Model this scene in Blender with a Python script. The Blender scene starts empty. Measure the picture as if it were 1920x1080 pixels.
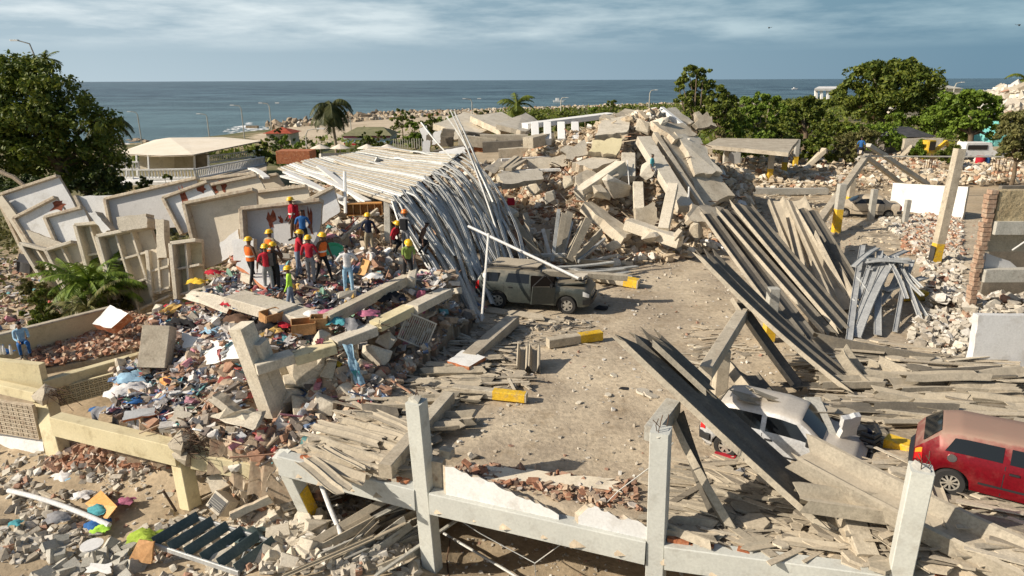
import bpy, bmesh, math, random
import numpy as np
from mathutils import Vector, Matrix, Euler, noise
R = math.radians
SC = bpy.context.scene
COL = SC.collection
random.seed(11)
RNG = np.random.default_rng(5)
# ------------------------------------------------------------ camera, sky, sun
PITCH = 16.75; ROLL = -0.22; FPX = 1297.0; CAMZ = 9.0
cd = bpy.data.cameras.new("camera"); cam = bpy.data.objects.new("camera", cd); COL.objects.link(cam)
cd.sensor_width = 36; cd.lens = 36 * FPX / 1920; cd.clip_end = 60000; cd.clip_start = 0.2
CM = Matrix.Translation((0, 0, CAMZ)) @ Matrix.Rotation(R(90 - PITCH), 4, 'X') @ Matrix.Rotation(R(ROLL), 4, 'Z')
cam.matrix_world = CM
SC.camera = cam
CR = CM.to_3x3()
SUN = Vector((-1.0, -0.28, 0.62)).normalized()
SEL = math.asin(SUN.z); SAZ = math.atan2(SUN.x, SUN.y)
sl = bpy.data.lights.new("sun", 'SUN'); so = bpy.data.objects.new("sun", sl); COL.objects.link(so)
sl.energy = 5.0; sl.angle = R(0.55); sl.color = (1.0, 0.90, 0.76)
so.rotation_euler = SUN.to_track_quat('Z', 'Y').to_euler(); so.location = (-30, -15, 40)
W = bpy.data.worlds.new("World"); SC.world = W; W.use_nodes = True
SC.view_settings.view_transform = 'Standard'; SC.view_settings.look = 'None'
SC.view_settings.exposure = 0.22; SC.view_settings.gamma = 1
def sky():
    nt = W.node_tree; n = nt.nodes; L = nt.links; n.clear()
    out = n.new('ShaderNodeOutputWorld'); mix = n.new('ShaderNodeMixShader')
    b1 = n.new('ShaderNodeBackground'); b2 = n.new('ShaderNodeBackground')
    s = n.new('ShaderNodeTexSky'); s.sky_type = 'NISHITA'; s.sun_disc = False
    s.sun_elevation = SEL; s.sun_rotation = SAZ; s.air_density = 1.2; s.dust_density = 2.0
    L.new(s.outputs[0], b1.inputs[0]); b1.inputs[1].default_value = 0.07
    tc = n.new('ShaderNodeTexCoord'); sep = n.new('ShaderNodeSeparateXYZ'); L.new(tc.outputs['Generated'], sep.inputs[0])
    def mr(src, a, b, c=0, d=1):
        m = n.new('ShaderNodeMapRange'); L.new(src, m.inputs[0]); m.inputs[1].default_value = a; m.inputs[2].default_value = b
        m.inputs[3].default_value = c; m.inputs[4].default_value = d; return m.outputs[0]
    def mc(f, a, b):
        m = n.new('ShaderNodeMix'); m.data_type = 'RGBA'
        if hasattr(f, 'links'): L.new(f, m.inputs[0])
        else: m.inputs[0].default_value = f
        for i, v in ((6, a), (7, b)):
            if hasattr(v, 'links'): L.new(v, m.inputs[i])
            else: m.inputs[i].default_value = (*v, 1)
        return m.outputs[2]
    side = mr(sep.outputs[0], -0.5, 0.55)
    low = mc(side, (.42, .52, .58), (.15, .25, .33))       # haze bank over the sea
    high = mc(side, (.33, .44, .51), (.14, .26, .34))
    vert = mr(sep.outputs[2], 0.0, 0.10)
    base = mc(vert, low, high)
    mp = n.new('ShaderNodeMapping'); mp.inputs['Scale'].default_value = (4.2, 4.2, 26); mp.inputs['Rotation'].default_value = (0, R(2.2), 0)
    L.new(tc.outputs['Generated'], mp.inputs[0])
    nz = n.new('ShaderNodeTexNoise'); nz.inputs['Scale'].default_value = 1.35; nz.inputs['Detail'].default_value = 9; nz.inputs['Roughness'].default_value = .58
    L.new(mp.outputs[0], nz.inputs[0])
    cl = mr(nz.outputs[0], .38, .66)
    edge = mr(sep.outputs[2], 0.034, 0.060)                   # cloud deck begins above the bank
    m1 = n.new('ShaderNodeMath'); m1.operation = 'MULTIPLY'; L.new(cl, m1.inputs[0]); L.new(edge, m1.inputs[1])
    bright = mc(side, (.70, .77, .79), (.32, .45, .51))
    cc = mc(m1.outputs[0], base, bright)
    L.new(cc, b2.inputs[0]); b2.inputs[1].default_value = 1.0
    L.new(mr(sep.outputs[2], 0.13, 0.26), mix.inputs[0]); L.new(b2.outputs[0], mix.inputs[1]); L.new(b1.outputs[0], mix.inputs[2])
    L.new(mix.outputs[0], out.inputs[0])
sky()
# ------------------------------------------------------------ pixel -> world helpers
def ray(px, py):
    return (CR @ Vector(((px - 960) / FPX, -(py - 540) / FPX, -1)))
def P(px, py, z=0.0):
    d = ray(px, py); t = (z - CAMZ) / d.z
    return Vector((0, 0, CAMZ)) + d * t
def Q(px, py, D):                                            # D = depth along the view axis, metres
    return Vector((0, 0, CAMZ)) + ray(px, py) * D
def WX(px, Y, z):                                            # world point at forward distance Y, height z, seen at column px
    D = Y * math.cos(R(PITCH)) + (CAMZ - z) * math.sin(R(PITCH))
    return Vector(((px - 960) / FPX * D, Y, z))
# ------------------------------------------------------------ tags
def tag(o, label=None, cat=None, group=None, kind=None):
    if label: o['label'] = label
    if cat: o['category'] = cat
    if group: o['group'] = group
    if kind: o['kind'] = kind
    return o
def empty(name, loc, label, cat, group=None, rz=0):
    o = bpy.data.objects.new(name, None); COL.objects.link(o); o.location = loc; o.rotation_euler = (0, 0, rz); o.empty_display_size = .3
    return tag(o, label, cat, group)
def copy_tree(o, loc=None, rot=None, scale=None, label=None):
    def cp(s, par):
        c = s.copy(); COL.objects.link(c); c.parent = par
        if par is not None: c.matrix_parent_inverse = s.matrix_parent_inverse
        for ch in s.children: cp(ch, c)
        return c
    r = cp(o, None)
    if loc is not None: r.location = loc
    if rot is not None: r.rotation_euler = rot
    if scale is not None: r.scale = (scale,) * 3 if not hasattr(scale, '__len__') else scale
    if label: r['label'] = label
    return r
# ------------------------------------------------------------ materials
M = {}
def mat(name, c1, c2, scale=1.5, rough=.9, bump=.35, bscale=18, metal=0, island=None, dust=0, stain=None, spec=.3, contrast=(.35, .65), spk=(.74, 1.14), dustcol=(.40, .32, .22), bdist=.03):
    m = bpy.data.materials.new(name); m.use_nodes = True; nt = m.node_tree; n = nt.nodes; L = nt.links
    b = n['Principled BSDF']; b.inputs['Roughness'].default_value = rough; b.inputs['Metallic'].default_value = metal
    b.inputs['Specular IOR Level'].default_value = spec
    tc = n.new('ShaderNodeTexCoord')
    def noi(s, det=5, ro=.6):
        x = n.new('ShaderNodeTexNoise'); x.inputs['Scale'].default_value = s; x.inputs['Detail'].default_value = det
        x.inputs['Roughness'].default_value = ro; L.new(tc.outputs['Object'], x.inputs[0]); return x.outputs[0]
    def mr(src, a, b_, c=0, d=1):
        x = n.new('ShaderNodeMapRange'); L.new(src, x.inputs[0])
        for i, v in enumerate((a, b_, c, d)): x.inputs[i + 1].default_value = v
        return x.outputs[0]
    def mc(f, a, c, mode='MIX'):
        x = n.new('ShaderNodeMix'); x.data_type = 'RGBA'; x.blend_type = mode
        if hasattr(f, 'links'): L.new(f, x.inputs[0])
        else: x.inputs[0].default_value = f
        for i, v in ((6, a), (7, c)):
            if hasattr(v, 'links'): L.new(v, x.inputs[i])
            else: x.inputs[i].default_value = (*v[:3], 1)
        return x.outputs[2]
    col = mc(mr(noi(scale), *contrast), c1, c2)
    if island:
        g = n.new('ShaderNodeNewGeometry'); r = n.new('ShaderNodeValToRGB'); r.color_ramp.interpolation = 'CONSTANT'
        L.new(g.outputs['Random Per Island'], r.inputs[0]); el = r.color_ramp.elements
        tot = sum(w for w, _ in island); acc = 0
        for i, (w, c) in enumerate(island):
            e = el[i] if i < 2 else el.new(acc / tot)
            e.position = acc / tot; e.color = (*c, 1); acc += w
        col = mc(.78, col, r.outputs[0])
    if stain: col = mc(mr(noi(stain[1], 6, .7), .52, .68, 0, stain[2]), col, stain[0])
    f = noi(bscale, 6, .65)
    col = mc(1.0, col, mc(mr(f, .3, .7), (spk[0],) * 3, (spk[1],) * 3), 'MULTIPLY')
    oi = n.new('ShaderNodeObjectInfo')
    col = mc(1.0, col, mc(oi.outputs['Random'], (.88, .88, .89), (1.08, 1.07, 1.05)), 'MULTIPLY')
    if dust:
        g2 = n.new('ShaderNodeNewGeometry'); sp = n.new('ShaderNodeSeparateXYZ'); L.new(g2.outputs['Normal'], sp.inputs[0])
        ma = n.new('ShaderNodeMath'); ma.operation = 'MULTIPLY_ADD'; L.new(noi(4), ma.inputs[0]); ma.inputs[1].default_value = .8; L.new(sp.outputs[2], ma.inputs[2])
        fd = mr(ma.outputs[0], .75, 1.2, 0, dust)
        col = mc(fd, col, dustcol)
        L.new(mr(fd, 0, 1, rough, .95), b.inputs['Roughness'])
        if metal: L.new(mr(fd, 0, 1, metal, 0), b.inputs['Metallic'])
    L.new(col, b.inputs['Base Color'])
    if bump:
        bp = n.new('ShaderNodeBump'); bp.inputs['Strength'].default_value = bump; bp.inputs['Distance'].default_value = bdist
        L.new(f, bp.inputs['Height']); L.new(bp.outputs[0], b.inputs['Normal'])
    M[name] = m; return m
def flat(name, c, rough=.5, metal=0, spec=.5, emit=0):
    m = bpy.data.materials.new(name); m.use_nodes = True; b = m.node_tree.nodes['Principled BSDF']
    b.inputs['Base Color'].default_value = (*c, 1); b.inputs['Roughness'].default_value = rough; b.inputs['Metallic'].default_value = metal
    b.inputs['Specular IOR Level'].default_value = spec
    M[name] = m; return m
TAN = (.56, .44, .29)
mat('concrete', (.44, .38, .29), (.58, .52, .41), 1.2, stain=((.24, .20, .15), 3, .6))
mat('concrete_pale', (.60, .54, .43), (.72, .66, .55), 1.0, stain=((.33, .28, .21), 2.4, .55))
mat('concrete_grey', (.42, .41, .36), (.54, .52, .46), 1.2, stain=((.26, .22, .17), 3, .5))
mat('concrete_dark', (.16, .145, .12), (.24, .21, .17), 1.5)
mat('paint_cream', (.64, .56, .35), (.72, .64, .42), .8, stain=((.34, .27, .15), 1.8, .55), bump=.2, spk=(.88, 1.06))
mat('paint_pale', (.52, .53, .49), (.60, .61, .56), .7, stain=((.36, .34, .29), 2.2, .5), bump=.2, spk=(.88, 1.06))
mat('plaster_white', (.70, .70, .68), (.80, .80, .79), .6, stain=((.45, .42, .37), 1.5, .5), bump=.2, spk=(.88, 1.06))
mat('plaster_grey', (.58, .57, .55), (.68, .67, .65), .6, stain=((.34, .31, .27), 1.3, .45), bump=.15, spk=(.88, 1.06))
mat('plaster_beige', (.66, .59, .46), (.74, .67, .55), .6, stain=((.33, .27, .19), 1.3, .45), bump=.15, spk=(.88, 1.06))
mat('bare_edge', (.50, .42, .31), (.62, .54, .42), 3, stain=((.22, .10, .06), 4, .5), bump=.8, bscale=9)
mat('clay_brick', (.40, .13, .06), (.55, .22, .10), 4, bump=.8, bscale=10, stain=((.6, .45, .3), 5, .5))
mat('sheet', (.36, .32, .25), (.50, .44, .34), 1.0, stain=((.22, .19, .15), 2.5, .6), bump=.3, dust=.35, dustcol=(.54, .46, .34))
mat('sheet_grey', (.135, .120, .098), (.19, .172, .14), 1.0, stain=((.30, .255, .19), 1.6, .6), bump=.2)  # sheet colour darkened: the shade in the trough valleys is put into the colour
mat('galvanised', (.46, .47, .45), (.62, .62, .59), 2.5, rough=.5, metal=.15, bump=.1, stain=((.42, .36, .27), 3, .5))
mat('galvanised_blue', (.37, .38, .38), (.50, .51, .50), 2.5, rough=.5, metal=.1, bump=.1)
mat('white_profile', (.75, .74, .70), (.84, .83, .80), 2, rough=.5, bump=.05, stain=((.5, .42, .3), 2, .5))
mat('rust_metal', (.08, .055, .04), (.17, .10, .06), 5, rough=.8, bump=.3)
mat('yellow_paint', (.72, .44, .02), (.82, .55, .06), 3, rough=.7, bump=.3, stain=((.40, .31, .20), 5, .85))
mat('black_paint', (.04, .04, .04), (.08, .075, .07), 3, rough=.7, bump=.1)
mat('wood', (.42, .22, .09), (.55, .32, .15), 3, rough=.7, bump=.2)
mat('wood_orange', (.70, .34, .10), (.78, .42, .15), 3, rough=.6, bump=.1)
mat('bark', (.10, .075, .05), (.20, .15, .10), 4, bump=1, bscale=10)
mat('bark_pale', (.28, .22, .16), (.38, .31, .23), 4, bump=1, bscale=10)
mat('sand', (.38, .30, .20), (.52, .42, .29), .3, bump=.5, bscale=7, stain=((.44, .32, .19), .9, .45), bdist=.05)
mat('lot_surface', (.43, .355, .26), (.63, .53, .385), .28, bump=.7, bscale=6, stain=((.33, .25, .16), .8, .75), bdist=.05, contrast=(.4, .6), spk=(.70, 1.16))
mat('scrub', (.10, .11, .04), (.34, .27, .15), .05, bump=.3, bscale=2, contrast=(.4, .6), stain=((.36, .29, .18), .15, .6))
mat('beach_rock', (.26, .20, .14), (.40, .32, .23), 1.2, bump=.8, bscale=5)
mat('rubble_tan', (.50, .41, .29), (.60, .50, .37), 2, bump=.7, bscale=8,
    island=[(6, (.54, .45, .33)), (4, (.42, .34, .24)), (3, (.66, .60, .49)), (2, (.72, .70, .64)), (1.6, (.38, .17, .09)), (2, (.24, .19, .13)), (1, (.33, .31, .28))])
mat('rubble_red', (.42, .24, .16), (.50, .34, .24), 2, bump=.7, bscale=8,
    island=[(5, (.42, .25, .17)), (4, (.36, .16, .09)), (4, (.52, .41, .29)), (2, (.66, .62, .55)), (2, (.21, .14, .10)), (1.5, (.46, .29, .18))])
mat('rubble_mixed', (.45, .35, .26), (.60, .50, .38), 2, bump=.6, bscale=8,
    island=[(5, (.50, .38, .27)), (3.5, (.36, .18, .11)), (3, (.72, .70, .67)), (2.2, (.26, .23, .20)), (1.6, (.60, .52, .40)), (.5, (.08, .20, .42)), (.5, (.50, .05, .05)), (.9, (.52, .58, .64)), (.35, (.55, .20, .28)), (.3, (.08, .38, .42)), (1.0, (.07, .065, .07))])
mat('rubble_grey', (.44, .40, .34), (.60, .55, .47), 2, bump=.6, bscale=8,
    island=[(5, (.50, .45, .37)), (3, (.62, .57, .47)), (2, (.34, .29, .22)), (2, (.74, .71, .65)), (1, (.36, .17, .10))])
mat('sheet_bits', (.48, .40, .28), (.58, .49, .36), 1.5, bump=.3,
    island=[(5, (.56, .485, .37)), (4, (.46, .40, .31)), (3, (.37, .33, .26)), (2, (.64, .57, .45)), (2, (.22, .195, .16))])
mat('pile_under', (.34, .26, .18), (.48, .38, .27), .8, bump=1, bscale=5, stain=((.28, .13, .08), 1.5, .6))
mat('stone_wall', (.42, .33, .19), (.60, .49, .30), 2.2, bump=1, bscale=3, bdist=.15, stain=((.24, .18, .11), 3, .6))
mat('block_wall', (.36, .32, .24), (.48, .42, .32), 1.5, bump=.4)
mat('awning', (.74, .66, .54), (.80, .73, .62), .5, rough=.8, bump=.05)
mat('pvc_white', (.74, .74, .73), (.82, .82, .81), 2, rough=.35, bump=0)
def leafmat(name, cols, tr=.25):
    m = bpy.data.materials.new(name); m.use_nodes = True; nt = m.node_tree; n = nt.nodes; L = nt.links
    b = n['Principled BSDF']; b.inputs['Roughness'].default_value = .55; b.inputs['Specular IOR Level'].default_value = .3
    g = n.new('ShaderNodeNewGeometry'); r = n.new('ShaderNodeValToRGB'); L.new(g.outputs['Random Per Island'], r.inputs[0])
    el = r.color_ramp.elements
    for i, c in enumerate(cols):
        e = el[i] if i < 2 else el.new(i / (len(cols) - 1)); e.position = i / (len(cols) - 1); e.color = (*c, 1)
    L.new(r.outputs[0], b.inputs['Base Color'])
    t = n.new('ShaderNodeBsdfTranslucent'); L.new(r.outputs[0], t.inputs[0]); ms = n.new('ShaderNodeMixShader'); ms.inputs[0].default_value = tr
    L.new(b.outputs[0], ms.inputs[1]); L.new(t.outputs[0], ms.inputs[2]); L.new(ms.outputs[0], n['Material Output'].inputs[0])
    M[name] = m
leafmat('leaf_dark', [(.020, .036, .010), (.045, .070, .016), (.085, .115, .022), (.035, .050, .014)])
leafmat('leaf_mid', [(.055, .088, .014), (.115, .155, .022), (.20, .22, .032), (.07, .105, .02)])
leafmat('leaf_bright', [(.085, .145, .018), (.15, .23, .025), (.20, .28, .035), (.10, .15, .02)])
leafmat('leaf_olive', [(.10, .10, .035), (.16, .16, .05), (.22, .20, .07), (.09, .11, .03)])
leafmat('leaf_palm', [(.030, .042, .014), (.065, .080, .022), (.12, .12, .035), (.05, .06, .02)])
flat('glass', (.010, .012, .014), .08, 0, .6); flat('tyre', (.025, .024, .023), .85); flat('chrome', (.55, .55, .55), .25, .9)
flat('black_plastic', (.025, .025, .026), .5); flat('lamp_red', (.5, .02, .02), .25); flat('lamp_orange', (.85, .30, .03), .25); flat('lamp_clear', (.75, .75, .72), .15)
flat('void', (.012, .010, .009), 1, 0, 0)  # near-black, carries the shade of an open cabin in its colour
def paint(name, c, dust=.8, dustcol=(.50, .41, .29), metal=.3, st=.3):
    mat(name, c, tuple(min(1, v * 1.12) for v in c), 1.5, rough=.32, metal=metal, bump=0, dust=dust, dustcol=dustcol, spec=.5, stain=((.40, .33, .24), 1.4, st))
paint('paint_suv', (.075, .085, .078), .35, st=.10); paint('paint_silver', (.58, .59, .60), .55, metal=.3); paint('paint_gold', (.62, .53, .40), metal=0); paint('paint_red', (.21, .005, .012), .62, dustcol=(.42, .35, .26), st=.12)
for nm, c in dict(cloth_red=(.42, .02, .035), cloth_orange=(.85, .17, .03), cloth_green=(.42, .72, .08), cloth_white=(.72, .70, .68), cloth_blue=(.03, .12, .32), cloth_navy=(.02, .025, .05), cloth_black=(.02, .02, .022), cloth_grey=(.24, .24, .25), cloth_jean=(.16, .20, .27), cloth_khaki=(.36, .30, .20), cloth_pink=(.42, .14, .22), cloth_teal=(.08, .32, .36), cloth_lightblue=(.30, .48, .62), cloth_brown=(.12, .07, .045), cloth_yellow=(.75, .50, .05), cloth_olive=(.20, .28, .07)).items():
    mat(nm, c, tuple(min(1, v * 1.25) for v in c), 6, rough=.9, bump=.15)
flat('skin_dark', (.115, .060, .038), .6); flat('skin_mid', (.26, .14, .09), .6); flat('helmet_yellow', (.88, .50, .02), .35); flat('helmet_orange', (.85, .22, .03), .35); flat('hair', (.012, .010, .009), .8); flat('reflective', (.75, .78, .70), .4); flat('boot', (.03, .026, .022), .7); flat('eye_white', (.7, .7, .68), .4)
mat('dusty_brick', (.42, .26, .17), (.52, .38, .27), 4, bump=.8, bscale=10, stain=((.6, .5, .36), 4, .6))
mat('torn_brick', (.20, .055, .03), (.34, .11, .06), 5, bump=.8, bscale=12)
# ------------------------------------------------------------ mesh building
def link(name, me, mats, parent=None, smooth=False, angle=None):
    o = bpy.data.objects.new(name, me); COL.objects.link(o)
    for m_ in (mats if isinstance(mats, (list, tuple)) else [mats]): me.materials.append(M[m_])
    me.polygons.foreach_set('use_smooth', [bool(smooth or angle)] * len(me.polygons))
    if smooth or angle:
        if angle: me.set_sharp_from_angle(angle=R(angle))
    if parent: o.parent = parent
    return o
class MB:
    def __init__(s): s.v = []; s.f = []; s.mi = []
    def add(s, vs, fs, mi=0):
        b = len(s.v); s.v += [tuple(v) for v in vs]; s.f += [tuple(b + i for i in f) for f in fs]; s.mi += [mi] * len(fs); return s
    def box(s, c, d, Mx=None, mi=0, ch=0):
        c = Vector(c); x, y, z = [v / 2 for v in d]; Mx = Mx or Matrix.Identity(3)
        if ch:
            return s.extr([(-x + ch, -y), (x - ch, -y), (x, -y + ch), (x, y - ch), (x - ch, y), (-x + ch, y), (-x, y - ch), (-x, -y + ch)], [c + Mx @ Vector((0, 0, -z)), c + Mx @ Vector((0, 0, z))], up=Mx @ Vector((0, 1, 0)), mi=mi)
        vs = [c + Mx @ Vector((i, j, k)) for i in (-x, x) for j in (-y, y) for k in (-z, z)]
        return s.add(vs, [(0, 1, 3, 2), (4, 6, 7, 5), (0, 4, 5, 1), (2, 3, 7, 6), (0, 2, 6, 4), (1, 5, 7, 3)], mi)
    def extr(s, prof, path, up=(0, 0, 1), mi=0, cap=True, scale=None):
        """closed profile swept along path; profile (a,b): a sideways, b along up"""
        path = [Vector(p) for p in path]; n = len(prof); up = Vector(up); vs = []
        for i, p in enumerate(path):
            t = (path[min(i + 1, len(path) - 1)] - path[max(i - 1, 0)]).normalized()
            sd = t.cross(up)
            if sd.length < 1e-4: sd = t.cross(Vector((0, 1, 0)))
            sd.normalize(); u = sd.cross(t).normalized(); k = scale[i] if scale else 1
            vs += [p + sd * a * k + u * b * k for a, b in prof]
        fs = [(i * n + j, i * n + (j + 1) % n, (i + 1) * n + (j + 1) % n, (i + 1) * n + j) for i in range(len(path) - 1) for j in range(n)]
        if cap: fs += [tuple(range(n - 1, -1, -1)), tuple((len(path) - 1) * n + j for j in range(n))]
        return s.add(vs, fs, mi)
    def beam(s, p0, p1, w, h, up=(0, 0, 1), ch=.015, mi=0, seg=1):
        x, y = w / 2, h / 2; p0 = Vector(p0); p1 = Vector(p1)
        pr = [(-x + ch, -y), (x - ch, -y), (x, -y + ch), (x, y - ch), (x - ch, y), (-x + ch, y), (-x, y - ch), (-x, -y + ch)]
        return s.extr(pr, [p0.lerp(p1, i / seg) for i in range(seg + 1)], up, mi)
    def tube(s, path, r, n=8, mi=0, taper=None):
        pr = [(r * math.cos(2 * math.pi * k / n), r * math.sin(2 * math.pi * k / n)) for k in range(n)]
        t = None
        if taper: t = [1 + (taper - 1) * i / (len(path) - 1) for i in range(len(path))]
        d = Vector(path[-1]) - Vector(path[0]); up = (0, 0, 1) if abs(d.normalized().z) < .9 else (0, 1, 0)
        return s.extr(pr, path, up, mi, True, t)
    def slab(s, c4, th, jag=0.0, seg=5, mi=0, seed=0, emi=None):
        """slab from 4 corner points (ordered round), thickness th along normal, with broken (jagged) outline"""
        rd = random.Random(seed); c4 = [Vector(c) for c in c4]
        nrm = (c4[1] - c4[0]).cross(c4[3] - c4[0]).normalized(); cen = sum(c4, Vector()) / 4; pts = []
        for i in range(4):
            a, b = c4[i], c4[(i + 1) % 4]
            for k in range(seg if jag else 1):
                p = a.lerp(b, k / seg if jag else 0)
                if jag: p = p + (cen - p).normalized() * rd.uniform(-.2, 1) * jag + (b - a).normalized() * rd.uniform(-.3, .3) * jag
                pts.append(p)
        n = len(pts); vs = [p + nrm * th / 2 for p in pts] + [p - nrm * th / 2 + (nrm.cross(p - cen).normalized() * rd.uniform(-.3, .3) * jag if jag else Vector()) for p in pts]
        s.add(vs, [tuple(range(n)), tuple(range(2 * n - 1, n - 1, -1))], mi)
        b = len(s.v) - 2 * n
        s.f += [(b + i, b + n + i, b + n + (i + 1) % n, b + (i + 1) % n) for i in range(n)]; s.mi += [mi if emi is None else emi] * n
        return s
    def build(s, name, mats, parent=None, smooth=False, angle=None, origin=True):
        me = bpy.data.meshes.new(name); v = s.v; off = Vector()
        if parent is None and origin and v:
            a = np.array(v); off = Vector(((a[:, 0].min() + a[:, 0].max()) / 2, (a[:, 1].min() + a[:, 1].max()) / 2, a[:, 2].min())); v = (a - np.array(off)).tolist()
        elif parent is not None:
            inv = parent.matrix_basis.inverted() if parent.parent is None else Matrix.Identity(4)
            if getattr(s, 'world', False): v = [tuple(inv @ Vector(p)) for p in v]
        me.from_pydata(v, [], s.f); me.polygons.foreach_set('material_index', s.mi); me.update()
        o = link(name, me, mats, parent, smooth, angle)
        if parent is None: o.location = off
        return o
def bent(p0, p1, n=6, sag=0.0, side=0.0, seed=0, jit=0.0):
    p0 = Vector(p0); p1 = Vector(p1); d = p1 - p0; sd = d.cross(Vector((0, 0, 1))).normalized(); rd = random.Random(seed)
    return [p0 + d * (i / n) + Vector((0, 0, -sag)) * 4 * (i / n) * (1 - i / n) + sd * side * 4 * (i / n) * (1 - i / n) + (Vector((rd.uniform(-1, 1), rd.uniform(-1, 1), rd.uniform(-1, 1))) * jit if 0 < i < n else Vector()) for i in range(n + 1)]
def npmesh(name, V, F, mats, smooth=False, parent=None, mi=None):
    """V Nx3, F MxK (all the same size)"""
    me = bpy.data.meshes.new(name); V = np.asarray(V, dtype=np.float32); F = np.asarray(F, dtype=np.int32); k = F.shape[1]
    me.vertices.add(len(V)); me.vertices.foreach_set('co', V.ravel()); me.loops.add(F.size); me.loops.foreach_set('vertex_index', F.ravel())
    me.polygons.add(len(F)); me.polygons.foreach_set('loop_start', np.arange(0, F.size, k, dtype=np.int32)); me.polygons.foreach_set('loop_total', np.full(len(F), k, dtype=np.int32))
    if mi is not None: me.polygons.foreach_set('material_index', mi)
    me.update(calc_edges=True); me.validate()
    o = bpy.data.objects.new(name, me); COL.objects.link(o)
    for m_ in (mats if isinstance(mats, (list, tuple)) else [mats]): me.materials.append(M[m_])
    me.polygons.foreach_set('use_smooth', [bool(smooth)] * len(F))
    if parent: o.parent = parent
    return o
# ------------------------------------------------------------ debris templates (triangulated, unit size)
def hull(pts):
    bm = bmesh.new(); [bm.verts.new(p) for p in pts]; bmesh.ops.convex_hull(bm, input=bm.verts)
    for v in [v for v in bm.verts if not v.link_faces]: bm.verts.remove(v)
    bmesh.ops.triangulate(bm, faces=bm.faces); bm.verts.index_update()
    V = np.array([v.co[:] for v in bm.verts]); F = np.array([[v.index for v in f.verts] for f in bm.faces]); bm.free(); return V, F
def bank(kind, n=8):
    rd = random.Random(sum(map(ord, kind))); out = []
    for _ in range(n):
        if kind == 'chunk': out.append(hull([Vector((rd.gauss(0, 1), rd.gauss(0, 1), rd.gauss(0, 1))).normalized() * rd.uniform(.42, .6) * 1 for _ in range(13)]))
        elif kind == 'block':
            s = [(x * rd.uniform(.38, .5), y * rd.uniform(.25, .4), z * rd.uniform(.14, .3)) for x in (-1, 1) for y in (-1, 1) for z in (-1, 1)]
            s += [(rd.uniform(-.5, .5), rd.uniform(-.36, .36), rd.uniform(-.2, .2)) for _ in range(3)]
            out.append(hull(s))
        elif kind == 'shard':
            k = rd.randint(5, 7); a0 = rd.random() * 6; pts = [(.5 * rd.uniform(.6, 1) * math.cos(a0 + i * 6.283 / k), .5 * rd.uniform(.45, .8) * math.sin(a0 + i * 6.283 / k)) for i in range(k)]
            out.append(hull([(x, y, .045) for x, y in pts] + [(x * 1.05, y * 1.05, -.045) for x, y in pts]))
        elif kind == 'plank':
            w = rd.uniform(.035, .075); pts = [(-.5, -w), (-.5 + rd.uniform(0, .06), w), (.5, w * .9), (.5 - rd.uniform(0, .08), -w)]
            out.append(hull([(x, y, .008) for x, y in pts] + [(x, y, -.008) for x, y in pts]))
        elif kind == 'stick': out.append(hull([(x, y * .013, z * .013) for x in (-.5, .5) for y in (-1, 1) for z in (-1, 1)]))
        elif kind == 'brick': out.append(hull([(x * .5, y * .25, z * .18) for x in (-1, 1) for y in (-1, 1) for z in (-1, 1)]))
        elif kind == 'rag':
            g = 5; z = [[rd.uniform(-.13, .13) for _ in range(g)] for _ in range(g)]
            V = np.array([((i / (g - 1) - .5) * (1 + z[i][j]), (j / (g - 1) - .5) * (.6 + z[j][i]), z[i][j] + .1) for i in range(g) for j in range(g)])
            F = []
            for i in range(g - 1):
                for j in range(g - 1): a = i * g + j; F += [(a, a + 1, a + g), (a + 1, a + g + 1, a + g)]
            out.append((V, np.array(F)))
    return out
BANK = {k: bank(k) for k in ('chunk', 'block', 'shard', 'plank', 'stick', 'brick', 'rag')}
def rotm(a, b, c):
    ca, sa, cb, sb, cc, sc_ = np.cos(a), np.sin(a), np.cos(b), np.sin(b), np.cos(c), np.sin(c)
    Z = np.zeros_like(a); O = np.ones_like(a)
    Rx = np.stack([O, Z, Z, Z, ca, -sa, Z, sa, ca], -1).reshape(-1, 3, 3); Ry = np.stack([cb, Z, sb, Z, O, Z, -sb, Z, cb], -1).reshape(-1, 3, 3); Rz = np.stack([cc, -sc_, Z, sc_, cc, Z, Z, Z, O], -1).reshape(-1, 3, 3)
    return Rz @ Ry @ Rx
def inpoly(x, y, poly):
    c = np.zeros(len(x), bool); n = len(poly)
    for i in range(n):
        x1, y1 = poly[i][0], poly[i][1]; x2, y2 = poly[(i + 1) % n][0], poly[(i + 1) % n][1]
        if y1 == y2: continue
        c ^= ((y1 > y) != (y2 > y)) & (x < (x2 - x1) * (y - y1) / (y2 - y1) + x1)
    return c
def sample(poly, n, dens=None):
    xs = [p[0] for p in poly]; ys = [p[1] for p in poly]; out = np.zeros((0, 2))
    while len(out) < n:
        q = np.stack([RNG.uniform(min(xs), max(xs), n * 3), RNG.uniform(min(ys), max(ys), n * 3)], -1)
        q = q[inpoly(q[:, 0], q[:, 1], poly)]
        if dens is not None: q = q[RNG.random(len(q)) < dens(q[:, 0], q[:, 1])]
        out = np.concatenate([out, q])
    return out[:n]
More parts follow.
